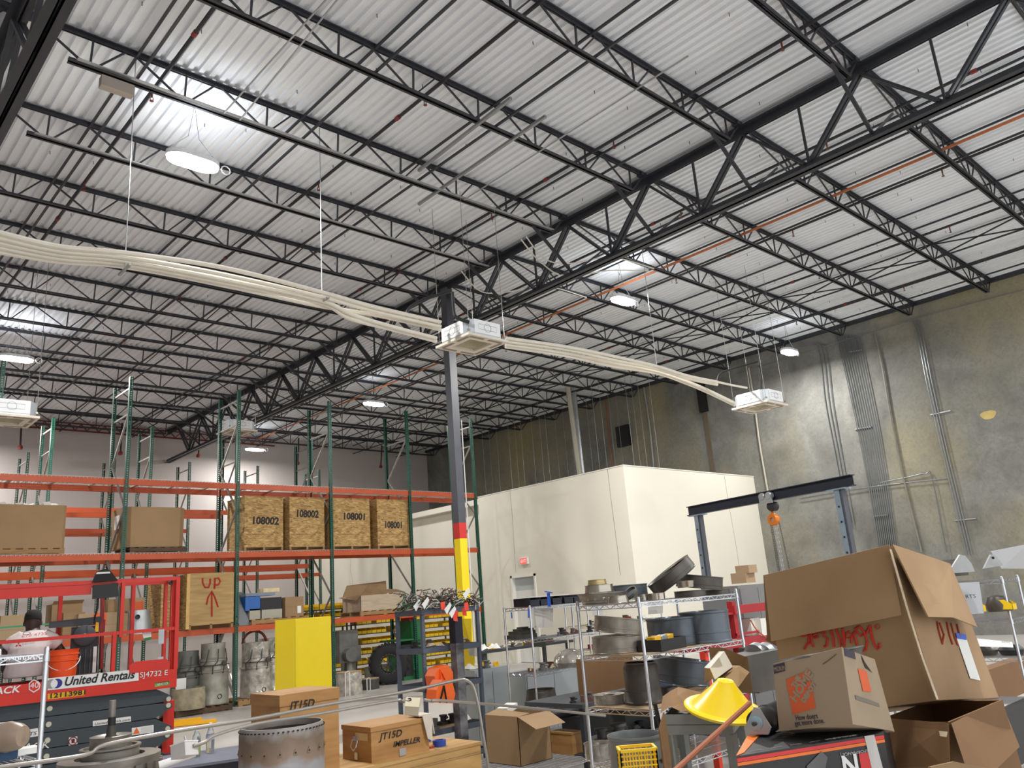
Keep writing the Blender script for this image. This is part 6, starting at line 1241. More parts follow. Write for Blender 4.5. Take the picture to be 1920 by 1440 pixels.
rt = mat('tag_red', (236, 74, 60), .7, 0, 0)
for k, (px, py) in enumerate(((826, 1130), (849, 1151), (870, 1131), (866, 1141), (851, 1147))): a = at(px, py, D=9.55+.05*k); MB().prism([a, a+V((.07, .01, .01)), a+V((.08, .01, -.09)), a+V((.0, -.01, -.08))], (0, .003, 0)).make('red_tag', rt, t)
for k, (px, py) in enumerate(((775, 1137), (833, 1143), (842, 1150), (791, 1133), (868, 1115))): a = at(px, py, D=9.5); MB().prism([a, a+V((.1, .01, .08)), a+V((.12, .01, .04)), a+V((.03, -.01, -.06))], (0, .003, 0)).make('white_tag', paper, t)
clutter(G.x+.05, gx1-.05, G.y+.03, gy1-.05, gz[1], 7, 'on the second level of the slate shelf', .05, .1, seed=23, kinds_=[3, 1, 3, 2, 0]); clutter(G.x+.05, gx1-.1, G.y+.03, gy1-.05, gz[3], 6, 'on the fourth level of the slate shelf', .08, .16, seed=25, kinds_=[6, 3, 1, 2])
om = mat('orange_bag', (236, 104, 36), .5, 0, .05, 5)
for k, (px, py, D, lab) in enumerate(((833, 1283, 9.3, 'orange life-vest pouch on the third level of the slate shelf'), (832, 1318, 9.0, 'orange hard-shell bag with black straps below the third level of the slate shelf'))):
    c = at(px, py, D=D); t = thing('orange_pouch', lab, 'bag', tuple(c-V((0, 0, .02)))); M = Matrix.Translation(c) @ Matrix.Rotation(R(-10+20*k), 4, 'Y'); b = MB(); b.prism([M @ V(q) for q in ((-.13, -.02, 0), (.12, -.02, 0), (.14, -.02, .1), (.08, -.02, .2 if k == 0 else .24), (-.06, -.02, .2 if k == 0 else .24), (-.13, -.02, .13))], (0, .18, 0)); b.make('shell', om, t)
    b = MB(); b.bar(M @ V((-.08, -.03, .0)), M @ V((-.04, -.03, .18)), .03, .008).bar(M @ V((.02, -.03, .0)), M @ V((-.04, -.03, .18)), .025, .008); (b.make('strap', black, t) if k else b.make('strap', om, t))
yf = mat('yellow_fabric', (232, 200, 24), .6, 0, .06, 5); c = at(875, 1235, D=10.9); b = MB(); p = [at(868, 1160, D=10.9), at(884, 1160, D=10.9), at(885, 1215, D=10.8), at(890, 1225, D=10.8), at(890, 1290, D=10.8), at(874, 1310, D=10.9), at(872, 1230, D=10.9)]; b.prism(p, (0, .04, 0)); tag(b.make('yellow_sling', yf), 'yellow fabric sling draped in front of the yellow column foot', 'sling')
tag(MB().prism([at(877, 1210, D=10.3), at(896, 1206, D=10.3), at(896, 1231, D=10.3), at(880, 1229, D=10.3)], (0, .003, 0)).make('paper_sheet', paper), 'white paper sheet taped beside the yellow sling', 'paper')
# =============== RIGHT: RED RACK, CABINET, BOXES ===============
rr_m = mat('rack_red', (164, 36, 40), .45, 0, .05, 4); a = at(1378, 1170, D=7.7); t = thing('red_steel_rack', 'dark red steel rack behind the right end of the middle wire unit', 'shelving', (a.x, a.y, 0)); x2 = a.x+1.6
for x in (a.x, x2): MB().box(x, x+.06, a.y, a.y+.06, 0, upto(a, 1128).z).make('post', rr_m, t)
MB().box(a.x-.55, a.x-.5, a.y, a.y+.06, 0, upto(a, 1212).z).make('post', mat('rack_scarlet', (226, 60, 34), .45, 0, 0), t)
for py_ in (1142, 1203): z = upto(a, py_).z; MB().box(a.x-.55*(py_ > 1200), x2, a.y-.02, a.y, z-.05, z+.03).box(a.x-.5, x2, a.y, a.y+.6, z-.05, z-.03).make('shelf_beam', rr_m, t)
z = upto(a, 1188).z; MB().box(a.x, x2, a.y-.01, a.y+.01, z-.02, z).make('shelf_beam', rr_m, t)
cab(1383, 1098, 1450, 9.2, 0, 'grey steel cabinet with small cartons on top, behind the red rack', mat('cabinet_dull', (122, 124, 124), .5, 0, .04, 3)); a = at(1400, 1092, D=9.4)
tag(MB().hexa(boxcorners(at(1400, 1093, D=9.4), V((.2, 0, 0)), V((0, .2, 0)), V((0, 0, .12)))).make('small_carton', card2), 'lower small brown carton on top of the dull grey cabinet', 'box'); tag(MB().hexa(boxcorners(at(1405, 1074, D=9.42), V((.18, 0, 0)), V((0, .18, 0)), V((0, 0, .09)))).make('small_carton', card2), 'upper small brown carton on top of the dull grey cabinet', 'box')
for i, (px, w_) in enumerate(((1411, .16), (1430, .1))): tag(MB().hexa(boxcorners(at(px, 1192, D=7.9), V((w_, 0, 0)), V((0, .2, 0)), V((0, 0, .16)))).make('white_carton', white_paint), ['wider', 'narrower'][i]+' white carton standing on the red rack', 'box')
hose([at(1407, 1162, D=7.6), at(1418, 1180, D=7.6), at(1436, 1195, D=7.55)], .006, 'thin orange cord hanging across the red rack', 'cord', mat('cord_orange', (180, 90, 50), .6, 0, 0), None, 'cord')
# coil spools and grey box
for k, (px, m_) in enumerate(((1418, rgb_), (1434, rgb_))): c = at(px, 1228, D=5.6); tag(MB().lathe([(.02, -.03), (.08, -.03), (.08, .03), (.02, .03)], 24, Matrix.Translation(c) @ Matrix.Rotation(R(80), 4, 'Y')).make('wire_spool', galv, smooth=True), ['left', 'right'][k]+' grey wire spool standing behind the torn carton', 'spool')
c = at(1405, 1300, D=5.3); tag(MB().hexa([c, c+V((.3, -.12, 0)), c+V((.36, .1, 0)), c+V((.05, .2, 0)), c+V((-.02, 0, .23)), c+V((.28, -.12, .25)), c+V((.34, .1, .25)), c+V((.03, .2, .23))]).make('grey_casting', rgd), 'dark grey ribbed casting between the torn carton and the moving box', 'machine part')
# torn cartons behind the cone
def quadbox(name, label, bl, bc, br, tl, tc_, tr_, m, open_top=False, th=.006):
    """box seen from one corner, described by its six visible corner spots"""
    P_ = [at(q[0], q[1], D=q[2]) for q in (bl, bc, br, tl, tc_, tr_)]
    for i, (a, c, e) in ((3, (0, 1, 4)), (5, (1, 2, 4))):    # keep both visible sides flat
        n3 = (P_[c]-P_[a]).cross(P_[e]-P_[a]); d3 = P_[i]-EYE; P_[i] = EYE+d3*((P_[a]-EYE).dot(n3)/d3.dot(n3))
    bk = P_[0]+P_[2]-P_[1]; tk = P_[3]+P_[5]-P_[4]; lo = min(p.z for p in P_[:3]); t = thing(name, label, 'box', (P_[1].x, P_[1].y, lo))
    b = MB(); bot = [P_[1], P_[2], bk, P_[0]]; top_ = [P_[4], P_[5], tk, P_[3]]
    if not open_top: b.hexa(bot+top_)
    else:
        for i in range(4):
            j = (i+1) % 4; q = [bot[i], bot[j], top_[j], top_[i]]; nrm = (q[1]-q[0]).cross(q[2]-q[0]).normalized(); cen = sum(bot+top_, V((0, 0, 0)))/8; nrm = nrm if nrm.dot(cen-q[0]) > 0 else -nrm; b.prism(q, nrm*th)
        nrm = V((0, 0, th)); b.prism(bot, nrm)
    b.make('carton', m, t); return t, bot, top_
t, bo, to = quadbox('cardboard_box', 'white-faced open carton tilted on end behind the yellow cone', (1321, 1280, 4.6), (1338, 1272, 4.45), (1374, 1251, 4.6), (1321, 1252, 4.6), (1331, 1254, 4.45), (1358, 1222, 4.6), card2, True); 
b = MB(); b.prism([at(1331, 1252, D=4.42), at(1358, 1221, D=4.55), at(1374, 1250, D=4.55), at(1341, 1274, D=4.42)], (0, .004, 0)); b.prism([at(1321, 1252, D=4.5), at(1331, 1253, D=4.42), at(1358, 1221, D=4.5), at(1350, 1222, D=4.5)], (0, .003, 0)); b.make('white_face', white_paint, t)
b = MB(); b.prism([at(1355, 1214, D=4.8), at(1402, 1233, D=4.75), at(1412, 1300, D=4.7), at(1372, 1290, D=4.8)], (.03, .12, 0)); b.prism([at(1359, 1270, D=4.5), at(1387, 1248, D=4.6), at(1405, 1260, D=4.5), at(1385, 1288, D=4.45)], (.02, .08, 0)); tag(b.make('torn_carton', card), 'large torn brown carton leaning behind the yellow cone', 'box')
# stool cart (grey) with paper, yellow cone, stick
cm = mat('cart_grey', (128, 132, 130), .5, .1, .08, 6); q = [at(1250, 1372, D=4.3), at(1376, 1383, D=4.15), at(1400, 1369, D=4.6), at(1275, 1360, D=4.8)]; zl = (q[0].z+q[1].z)/2
for p in q: p.z = zl
hz = .1; t = thing('utility_cart', 'grey steel utility cart with a lipped tray top under the yellow cone', 'cart', (q[0].x+.3, q[0].y, 0))
b = MB()
for i in range(4): a_, e__ = q[i], q[(i+1) % 4]; nrm = (e__-a_).cross(V((0, 0, 1))).normalized()*-.006; b.prism([a_, e__, e__+V((0, 0, hz)), a_+V((0, 0, hz))], nrm)
b.prism([p+V((0, 0, hz*.45)) for p in q], (0, 0, .006)); b.make('tray', cm, t)
ctr_ = sum((p for p in q), V((0, 0, 0)))/4
for p in q: c = p+(ctr_-p)*.08; MB().box(c.x-.022, c.x+.022, c.y-.022, c.y+.022, .1, zl).make('leg', cm, t); MB().lathe([(0, .012), (.04, .012), (.05, 0), (.04, -.012), (0, -.012)], 14, Matrix.Translation((c.x, c.y, .05)) @ Matrix.Rotation(R(90), 4, 'X')).make('caster', black, t, smooth=True)
MB().prism([V((p.x, p.y, .35)) for p in q], (0, 0, .01)).make('lower_shelf', cm, t)
pb_ = mat('kraft_paper', (140, 110, 78), .85, 0, .1, 8)
r_ = random.Random(8); b = MB(); base_ = q[0]+(q[3]-q[0])*.35; b2_ = []
for i in range(7):
    for j in range(5): p = q[0]+(q[1]-q[0])*(i/6*.98-.06)+(q[3]-q[0])*(j/4); b2_.append(p+V((0, 0, hz+.005+.1*r_.random()*math.sin(math.pi*(j+.3)/5)+.03*(i == 1))))
b.add(b2_, [(i*5+j, (i+1)*5+j, (i+1)*5+j+1, i*5+j+1) for i in range(6) for j in range(4)]); b.prism([q[0]+V((-.0, 0, hz+.01)), q[0]+V((-.03, .02, hz*.3)), q[0]+V((-.05, .0, -.35)), q[0]+V((-.02, -.01, -.3)), q[0]+V((.01, -.01, -.05))], (0, .01, 0)); tag(b.make('kraft_paper', pb_), 'crumpled brown kraft paper lying in the grey cart tray', 'paper')
yc = mat('cone_yellow', (238, 206, 30), .32, 0, .03, 4); c = at(1357, 1324, D=4.2); s = 4.15/FOC; c0_ = c+V((0, 0, -.01))
tx = Matrix.Translation(c0_) @ Matrix.Rotation(R(8), 4, V((_f.x, _f.y, 0)).normalized()) @ Matrix.Rotation(R(13), 4, V((_r.x, _r.y, 0)).normalized())
t = thing('yellow_cone', 'yellow cone-shaped plastic funnel with a flared chipped rim on the grey cart', 'cone', tuple(c0_)); MB().lathe([(74*s, -.012), (75*s, 0), (72*s, .006), (60*s, .006), (44*s, .05), (26*s, .105), (17*s, .135), (15*s, .143), (12*s, .145), (0, .146)], 48, tx).make('shell', yc, t, smooth=True); MB().lathe([(9*s, .1455), (7*s, .149), (0, .149)], 20, tx).make('top_boss', yc, t, smooth=True)
hose([at(1406, 1318, D=3.75), at(1340, 1378, D=3.5), at(1262, 1448, D=3.25)], .0115, 'reddish-brown wooden stick leaning across the cart and cone', 'wooden_stick', mat('stick_brown', (158, 96, 68), .5, 0, .08, 5), None, 'stick')
hose([at(1228, 1321, D=4.5), at(1238, 1365, D=4.45), at(1246, 1408, D=4.4), at(1248, 1418, D=4.38), at(1238, 1428, D=4.36)], .012, 'black bent handle standing in front of the metal can', 'cart_handle', black, None, 'handle')
# motor, black box
c = at(1430, 1352, D=3.6); t = thing('electric_motor', 'black electric motor with bare triangular end flange left of the moving box', 'motor', tuple(c-V((0, 0, .08)))); ax = (at(1470, 1335, D=3.75)-at(1418, 1356, D=3.5)).normalized(); Q4 = ax.to_track_quat('Z', 'Y').to_matrix().to_4x4(); M = Matrix.Translation(at(1418, 1356, D=3.5)) @ Q4
MB().lathe([(0, .01), (.05, .01), (.055, .04), (.055, .1), (.048, .11), (.06, .12), (.06, .26), (0, .26)], 26, M).make('motor_body', black, t, smooth=True); MB().prism([M @ V((.065*math.cos(a), .065*math.sin(a), 0)) for a in (1.57, 1.9, 3.4, 3.9, 5.5, 5.9)], ax*.01).make('flange', galv, t); MB().lathe([(0, -.01), (.012, -.01), (.03, -.004), (.03, .0)], 18, M).make('bearing', mat('bearing_blue', (150, 176, 190), .3, .3, 0), t, smooth=True); MB().lathe([(0, -.03), (.009, -.03), (.009, 0)], 10, M).make('axle', rgd, t, smooth=True)
bk_ = mat('box_black_print', (44, 43, 45), .4, 0, .05, 5); P4 = [at(1376, 1384, D=3.15), at(1660, 1398, D=3.35), at(1668, 1375, D=3.75), at(1398, 1352, D=3.55)]; zk = sum(p.z for p in P4)/4
for p in P4: p.z = zk
t = thing('printed_box', 'long black printed box with red and orange stripes at the bottom right, print upside down', 'box', (P4[0].x+.3, P4[0].y, zk-.32)); MB().hexa([p-V((0, 0, .3)) for p in P4]+P4).make('carton', bk_, t)
ex_ = (P4[1]-P4[0]).normalized(); nf = ex_.cross(V((0, 0, 1))).normalized(); Lf = (P4[1]-P4[0]).length
def fq(u0, u1, z0, z1, nm, m, off=.001, sk=0.): return MB().prism([P4[0]+ex_*u0+nf*off+V((0, 0, z0)), P4[0]+ex_*u1+nf*off+V((0, 0, z0+sk)), P4[0]+ex_*u1+nf*off+V((0, 0, z1+sk)), P4[0]+ex_*u0+nf*off+V((0, 0, z1))], nf*.001).make(nm, m, t)
fq(0, Lf, -.022, -.008, 'red_stripe', mat('stripe_red', (206, 52, 52), .4, 0, 0)); fq(0, Lf, -.035, -.024, 'orange_stripe', mat('stripe_orange', (232, 116, 40), .4, 0, 0))
top_n = V((0, 0, 1)); tyd = (P4[3]-P4[0]).normalized()
# side print (upside down, reading right to left)
a = P4[0]+ex_*(Lf*.72)+nf*.003+V((0, 0, -.055)); text('| PERFORMANCE |', 'lettering', P4[0]+ex_*(Lf*.92)+nf*.003+V((0, 0, -.05)), -ex_, (0, 0, -1), .011, galv, t, ext=.0005, w=.15*Lf/.62)
text('N', 'lettering', P4[0]+ex_*(Lf*.79)+nf*.003+V((0, 0, -.062)), -ex_, (0, 0, -1), .075, lw, t, ext=.0005, off=.003); fq(Lf*.8, Lf*.9, -.15, -.062, 'red_square', mat('stripe_red', (206, 52, 52)), .002)
for i, (s_, u_, v_, h_) in enumerate((('INTAKE SYSTEM', .8, .018, .015), ('COLD AIR', .8, .004, .009))): text(s_, 'lettering', P4[0]+ex_*(Lf*u_)+tyd*(v_+.04)+V((0, 0, .002)), -ex_, -tyd, h_, lw, t, ext=.0005)
for i in range(4): text('HIGH FLOW', 'lettering', P4[0]+ex_*(Lf*(.16+.13*i))+tyd*.05+V((0, 0, .002)), -ex_, -tyd, .007, galv, t, ext=.0004)
MB().prism([P4[0]+ex_*Lf*.88+nf*.003-V((0, 0, .2)), P4[0]+ex_*Lf*.96+nf*.003-V((0, 0, .2)), P4[0]+ex_*Lf*.93+nf*.003+V((0, 0, -.0)), P4[0]+ex_*Lf*.86+nf*.003+V((0, 0, -.0))], nf*.001).make('shipping_sticker', mat('sticker_grey', (190, 188, 184), .5, 0, 0), t)
b = MB(); c = P4[0]+ex_*Lf*.52+nf*.004+V((0, 0, -.085)); b.prism([c+ex_*x+V((0, 0, z)) for x, z in ((-.07, -.05), (.0, -.06), (.045, .03), (.02, .055), (-.06, .01))], nf*.0008); b.make('printed_filter', mat('print_dark_grey', (92, 92, 94), .4, 0, 0), t)
b = MB(); c = P4[0]+ex_*Lf*.22+nf*.004+V((0, 0, -.09)); b.tube([c+ex_*x+V((0, 0, z)) for x, z in ((-.06, -.06), (-.075, -.01), (-.04, .03), (.0, .025), (.04, -.02), (.09, -.05), (.12, -.04))], .0015, 4); b.tube([c+ex_*x+V((0, 0, z)) for x, z in ((-.03, -.06), (-.04, -.02), (-.01, .0), (.03, -.05))], .0015, 4); b.make('printed_pipe', galv, t)
q = [P4[0]+V((0, 0, .001)), P4[3]+V((0, 0, .001)), P4[3]+ex_*.07+V((0, 0, .001)), P4[0]+ex_*.03+tyd*.04+V((0, 0, .001))]; MB().prism(q, (0, 0, .002)).make('orange_corner', mat('stripe_orange', (232, 116, 40)), t)
# moving box
hd = mat('moving_box', (160, 142, 118), .8, 0, .04, 3)
t, bo, to = quadbox('moving_box', 'torn moving box with orange store logo, a round pan inside, on the black box', (1461, 1371, 3.42), (1599, 1358, 3.2), (1677, 1371, 3.5), (1449, 1245, 3.45), (1578, 1214, 3.24), (1640, 1236, 3.53), hd, True)
fl, fr_, ftl, ftr = bo[3], bo[0], to[3], to[0]; nf2 = (fr_-fl).cross(ftl-fl).normalized(); nf2 = nf2 if nf2.dot(EYE-fl) > 0 else -nf2
def face(u, v, o=.002): return (fl*(1-u)+fr_*u)*(1-v)+(ftl*(1-u)+ftr*u)*v+nf2*o
MB().prism([face(.33-.02, .24), face(.7-.02, .28), face(.62-.02, .74), face(.22-.02, .70)][0:4], nf2*.0008).make('printed_square', homep, t) if False else None
pq = [face(.18, .73), face(.52, .8), face(.55, .27), face(.22, .22)]; MB().prism(pq, nf2*.0008).make('printed_square', homep, t)
uax = (face(1, 0)-face(0, 0)).normalized(); vax = (face(0, 1)-face(0, 0)).normalized()
def hface(px, py, o=.0035): d = at(px, py, D=1)-EYE; return EYE+d*((fl+nf2*o-EYE).dot(nf2)/d.dot(nf2))
for s_, q0, q1, h_ in (('THE', (1490, 1290), (1502, 1269), .017), ('HOME', (1492, 1318), (1525, 1264), .031), ('DEPOT', (1508, 1319), (1531, 1282), .017)):
    a, e = hface(*q0), hface(*q1); d1 = (e-a).normalized(); up_ = nf2.cross(d1); up_ = up_ if up_.dot(uax) < 0 else -up_; text(s_, 'lettering', a, d1, up_, h_, hd, t, ext=.0006, off=.002, w=(e-a).length)
dp = mat('print_navy', (62, 56, 70), .8, 0, 0)
text('How doers', 'lettering', face(.26, .13, .0025), uax, vax, .021, dp, t, ext=.0005, w=.1); text('get more done.', 'lettering', face(.24, .055, .0025), uax, vax, .021, dp, t, ext=.0005, w=.135)
MB().prism([face(.01, .98), face(.18, .985), face(.18, .86), face(.01, .85)], nf2*.0008).make('label_bar', dp, t); text('MEDIUM', 'lettering', face(.025, .885, .0035), uax, vax, .018, hd, t, ext=.0005, w=.05)
rl, rrr, rtl, rtr = bo[0], bo[1], to[0], to[1]; nr = (rrr-rl).cross(rtl-rl).normalized(); nr = nr if nr.dot(EYE-rl) > 0 else -nr
def rface(u, v, o=.002): return (rl*(1-u)+rrr*u)*(1-v)+(rtl*(1-u)+rtr*u)*v+nr*o
MB().prism([rface(.36, .78), rface(.6, .78), rface(.62, .5), rface(.38, .48)], nr*.0008).make('printed_square', homep, t); MB().prism([rface(.15, .4), rface(.75, .36), rface(.75, .31), rface(.15, .34)], nr*.0008).make('printed_line', mat('print_faded', (120, 112, 100), .8, 0, 0), t)
MB().prism([rface(.05, 1.0), rface(.35, 1.0), rface(.35, .9), rface(.05, .9)], nr*.001).make('label_bar', dp, t)
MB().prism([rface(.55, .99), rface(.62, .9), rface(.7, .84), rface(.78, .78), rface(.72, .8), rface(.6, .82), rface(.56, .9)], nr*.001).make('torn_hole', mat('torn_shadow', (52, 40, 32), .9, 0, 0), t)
MB().tube([face(.72, .84), face(.8, .87), face(.92, .93)], .0015, 4).make('crease', mat('crease_dark', (84, 66, 50), .9, 0, 0), t)
cp = (to[0]+to[1]+to[2]+to[3])/4+V((0, 0, .01)); tag(MB().lathe([(0, -.1), (.12, -.09), (.17, .02), (.176, .022), (.172, .028), (.16, .02), (.11, -.08), (0, -.09)], 36, Matrix.Translation(cp) @ Matrix.Rotation(R(-8), 4, 'X')).make('round_pan', rgd, smooth=True), 'round dark metal pan with a bright rim sticking out of the moving box', 'pan')
# big box with flaps
cd = mat('big_cardboard', (146, 116, 82), .85, 0, .05, 2, rgb2=(160, 132, 98)); t, bo, to = quadbox('cardboard_box', 'biggest cardboard box, flaps folded down, red script print, towering over the moving box', (1478, 1350, 4.15), (1758, 1313, 3.72), (1873, 1308, 4.3), (1436, 1080, 4.3), (1668, 1024, 3.85), (1780, 1060, 4.4), cd, True)
b = MB(); b.prism([at(1433, 1078, D=4.32), at(1440, 1195, D=4.4), at(1436, 1200, D=4.5), at(1470, 1218, D=4.3), at(1455, 1150, D=4.3)], (0, .006, 0)); b.make('left_flap', cardin, t)
tape_pts = [at(1669, 1030, D=3.81), at(1700, 1140, D=3.76), at(1728, 1230, D=3.72), at(1757, 1311, D=3.69)]
b = MB()
for a, e in zip(tape_pts[:-1], tape_pts[1:]): b.prism([a+V((-.02, -.004, 0)), a+V((.012, .0, 0)), e+V((.012, .0, 0)), e+V((-.02, -.004, 0))], (0, -.002, 0))
b.make('clear_tape', mat('clear_tape', (196, 176, 150), .12, .0, .15, 30), t)
fl, fr_, ftl, ftr = bo[3], bo[0], to[3], to[0]; nf3 = (fr_-fl).cross(ftl-fl).normalized(); nf3 = nf3 if nf3.dot(EYE-fl) > 0 else -nf3
def bf(px, py, o=.003):   # a spot on the big box's front side
    d = at(px, py, D=1)-EYE; return EYE+d*((fl+nf3*o-EYE).dot(nf3)/d.dot(nf3))
f1 = [bf(1433, 1078, .012), bf(1668, 1021, .012), bf(1690, 1153, .07), bf(1447, 1202, .07)]; MB().prism(f1, nf3*.007).make('front_flap', cd, t)
rs = mat('script_red', (190, 52, 36), .7, 0, 0)
def script(pts, r=.0065): MB().tube([bf(*q) for q in pts], r, 5).make('script_stroke', rs, t)
script([(1500, 1190), (1506, 1193), (1514, 1189)]); script([(1508, 1217), (1514, 1207), (1521, 1204)]); script([(1516, 1203), (1517, 1190), (1521, 1187), (1522, 1205), (1526, 1213)]); script([(1524, 1192), (1532, 1188), (1534, 1194), (1527, 1196)])
script([(1538, 1187), (1548, 1183), (1545, 1193), (1552, 1198), (1550, 1211), (1545, 1212)]); script([(1558, 1181), (1562, 1196), (1564, 1213)]); script([(1568, 1178), (1573, 1195), (1577, 1213), (1581, 1200), (1580, 1178)]); script([(1580, 1178), (1584, 1195), (1583, 1213)], .005)
script([(1590, 1186), (1596, 1188), (1594, 1196), (1587, 1196), (1587, 1188), (1592, 1183)], .004); script([(1596, 1206), (1596, 1196), (1602, 1184)], .005)
script([(1603, 1180), (1612, 1174), (1620, 1184), (1626, 1202), (1624, 1217), (1616, 1221), (1608, 1212), (1602, 1192), (1604, 1180), (1614, 1192), (1624, 1188), (1631, 1174)]); script([(1631, 1172), (1634, 1190), (1639, 1208), (1646, 1217), (1650, 1212), (1649, 1206)], .007)
cR = bf(1645, 1175); script([(1645+5*math.cos(a), 1175+5*math.sin(a)) for a in np.linspace(0, 6.28, 14)], .0012); text('R', 'lettering', bf(1643, 1178, .005), (fr_-fl), (ftl-fl), .014, rs, t, ext=.0005)
rl, rrr, rtl, rtr = bo[0], bo[1], to[0], to[1]; nr3 = (rrr-rl).cross(rtl-rl).normalized(); nr3 = nr3 if nr3.dot(EYE-rl) > 0 else -nr3
def br_(px, py, o=.004): d = at(px, py, D=1)-EYE; return EYE+d*((rl+nr3*o-EYE).dot(nr3)/d.dot(nr3))
f2 = [br_(1671, 1021, .012), br_(1779, 1057, .012), br_(1830, 1176, .07), br_(1785, 1158, .08), br_(1738, 1157, .07)]; MB().prism(f2, nr3*.007).make('right_flap', cd, t)
rs2 = mat('script_faded', (156, 66, 40), .8, 0, 0)
for pts in ([(1757, 1165), (1760, 1182), (1767, 1207), (1770, 1190), (1762, 1168)], [(1775, 1166), (1780, 1190), (1786, 1208)], [(1783, 1168), (1790, 1195), (1796, 1210)], [(1794, 1170), (1800, 1195)]): MB().tube([br_(*q) for q in pts], .005, 5).make('script_stroke', rs2, t)
q = [br_(1793, 1195), br_(1812, 1198), br_(1838, 1276), br_(1819, 1272)]; MB().prism(q, nr3*.001).make('shipping_label', paper, t); q = [br_(1792, 1186, .006), br_(1811, 1190, .006), br_(1812, 1200, .006), br_(1794, 1197, .006)]; MB().prism(q, nr3*.001).make('blue_band', bt, t)
# lower open box under the big one
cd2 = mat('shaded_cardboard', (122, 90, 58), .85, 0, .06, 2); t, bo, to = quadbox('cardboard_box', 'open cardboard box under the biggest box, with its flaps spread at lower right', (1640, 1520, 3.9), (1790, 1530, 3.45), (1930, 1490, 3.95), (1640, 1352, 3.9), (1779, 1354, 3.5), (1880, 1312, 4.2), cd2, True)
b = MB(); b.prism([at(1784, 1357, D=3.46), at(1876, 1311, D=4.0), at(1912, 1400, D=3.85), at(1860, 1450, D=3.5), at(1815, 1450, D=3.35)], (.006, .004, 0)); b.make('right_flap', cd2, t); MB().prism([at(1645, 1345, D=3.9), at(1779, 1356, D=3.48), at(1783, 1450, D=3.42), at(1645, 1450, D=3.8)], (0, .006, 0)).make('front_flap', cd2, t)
b = MB(); b.prism([at(1760, 1370, D=3.4), at(1776, 1372, D=3.4), at(1774, 1382, D=3.4), at(1762, 1380, D=3.4)], (0, -.002, 0)); b.make('tape_shine', mat('clear_tape', (196, 176, 150)), t)
tag(MB().prism([at(1745, 1438, D=3.2), at(1790, 1428, D=3.25), at(1850, 1440, D=3.3), at(1860, 1470, D=3.3), at(1745, 1470, D=3.2)], (0, .01, 0)).make('loose_flap', card), 'loose cardboard flap at the very bottom right of the photo', 'cardboard')
# platform under the boxes
p = at(1640, 1440, D=3.6); t = thing('packing_table', 'low table hidden under the black printed box and the cardboard boxes', 'table', (p.x+.2, p.y, 0)); zq = zk-.3
b = MB(); qq = [P4[0]-V((0, 0, .3)), P4[1]-V((0, 0, .3)), P4[2]-V((0, 0, .3)), P4[3]-V((0, 0, .3))]; b.prism([v_-V((0, 0, .03)) for v_ in qq], (0, 0, .029)); b.make('table_top', wood, t)
for v_ in qq: c = v_+((qq[0]+qq[2])/2-v_)*.1; MB().box(c.x-.03, c.x+.03, c.y-.03, c.y+.03, 0, zq-.03).make('leg', wood, t)
# ---- right edge unit contents ----
zs3 = (1.648, 1.288, .958)
c = V((U3.x+.1, U3.y+.75, zs3[0])); t = thing('bracketed_ring', 'dark ring casing with two pale triangular brackets on the right shelf top', 'machine part', tuple(c)); MB().lathe([(.2, 0), (.26, 0), (.28, .1), (.26, .16), (.2, .16), (.2, 0)], 36, Matrix.Translation(c+V((.05, -.15, .05)))).make('casing', rgd, t, smooth=True)
for q_ in ([(1778, 1075), (1800, 1040), (1810, 1042), (1822, 1057), (1828, 1072)], [(1845, 1066), (1858, 1040), (1866, 1040), (1876, 1052), (1882, 1060)]): MB().prism([at(*p, D=7.2) for p in q_], (.02, .02, 0)).make('bracket', galv, t)
MB().lathe([(.0, 0), (.012, 0), (.012, .004), (0, .004)], 12, Matrix.Translation(at(1862, 1046, D=7.18)) @ (EYE-at(1862, 1046, D=7.18)).to_track_quat('Z', 'Y').to_matrix().to_4x4()).make('hole', lk, t)
t_ = MB().prism([at(1797, 1093, D=7.35), at(1836, 1091, D=7.35), at(1845, 1150, D=7.35), at(1810, 1152, D=7.35)], (0, .003, 0)).make('sign_sheet', mat('sign_sheet_grey', (186, 190, 196), .7, 0, 0)); tag(t_, 'grey sheet reading PARTS hanging on the right wire unit', 'sign'); a = at(1796, 1123, D=7.3); text('PARTS', 'lettering', a, at(1829, 1121, D=7.3)-a, (0, 0, 1), .032, lk, t_, ext=.0005, w=(at(1829, 1121, D=7.3)-a).length)
for i, (px, py, w_) in enumerate(((1845, 1147, .07), (1900, 1143, .12))):
    c = at(px, py, D=7.35); b = MB(); b2_ = MB(); bin_mb(b2_, 0, 0, 0, w_, .15, .09); b.add([c+V(v) for v in b2_.v], b2_.f); tag(b.make('parts_bin', yb), ['small yellow bin beside the PARTS sheet', 'wider yellow bin at the right edge of the photo'][i], 'bin')
tag(MB().lathe([(0, 0), (.1, 0), (.11, .06), (.08, .13), (0, .15)], 14, Matrix.Translation(at(1875, 1146, D=7.5))).make('dark_casting', rgd, smooth=True), 'dark rounded casting between the two yellow bins', 'machine part')
t_ = MB().prism([at(1836, 1198, D=7.1), at(1898, 1204, D=7.1), at(1900, 1214, D=7.05), at(1838, 1212, D=7.05)], (0, .02, .004)).make('shelf_sign', paper); tag(t_, 'white upside-down sign reading HONDA ENGINE on the right wire unit', 'sign'); a = at(1893, 1203, D=7.05); text('ENGINE', 'lettering', a, at(1850, 1200, D=7.05)-a, (0, 0, -1), .014, mat('print_mid', (120, 120, 120)), t_, ext=.0005)
t_['label'] = 'white upside-down lettered sign on the third shelf of the right wire unit'
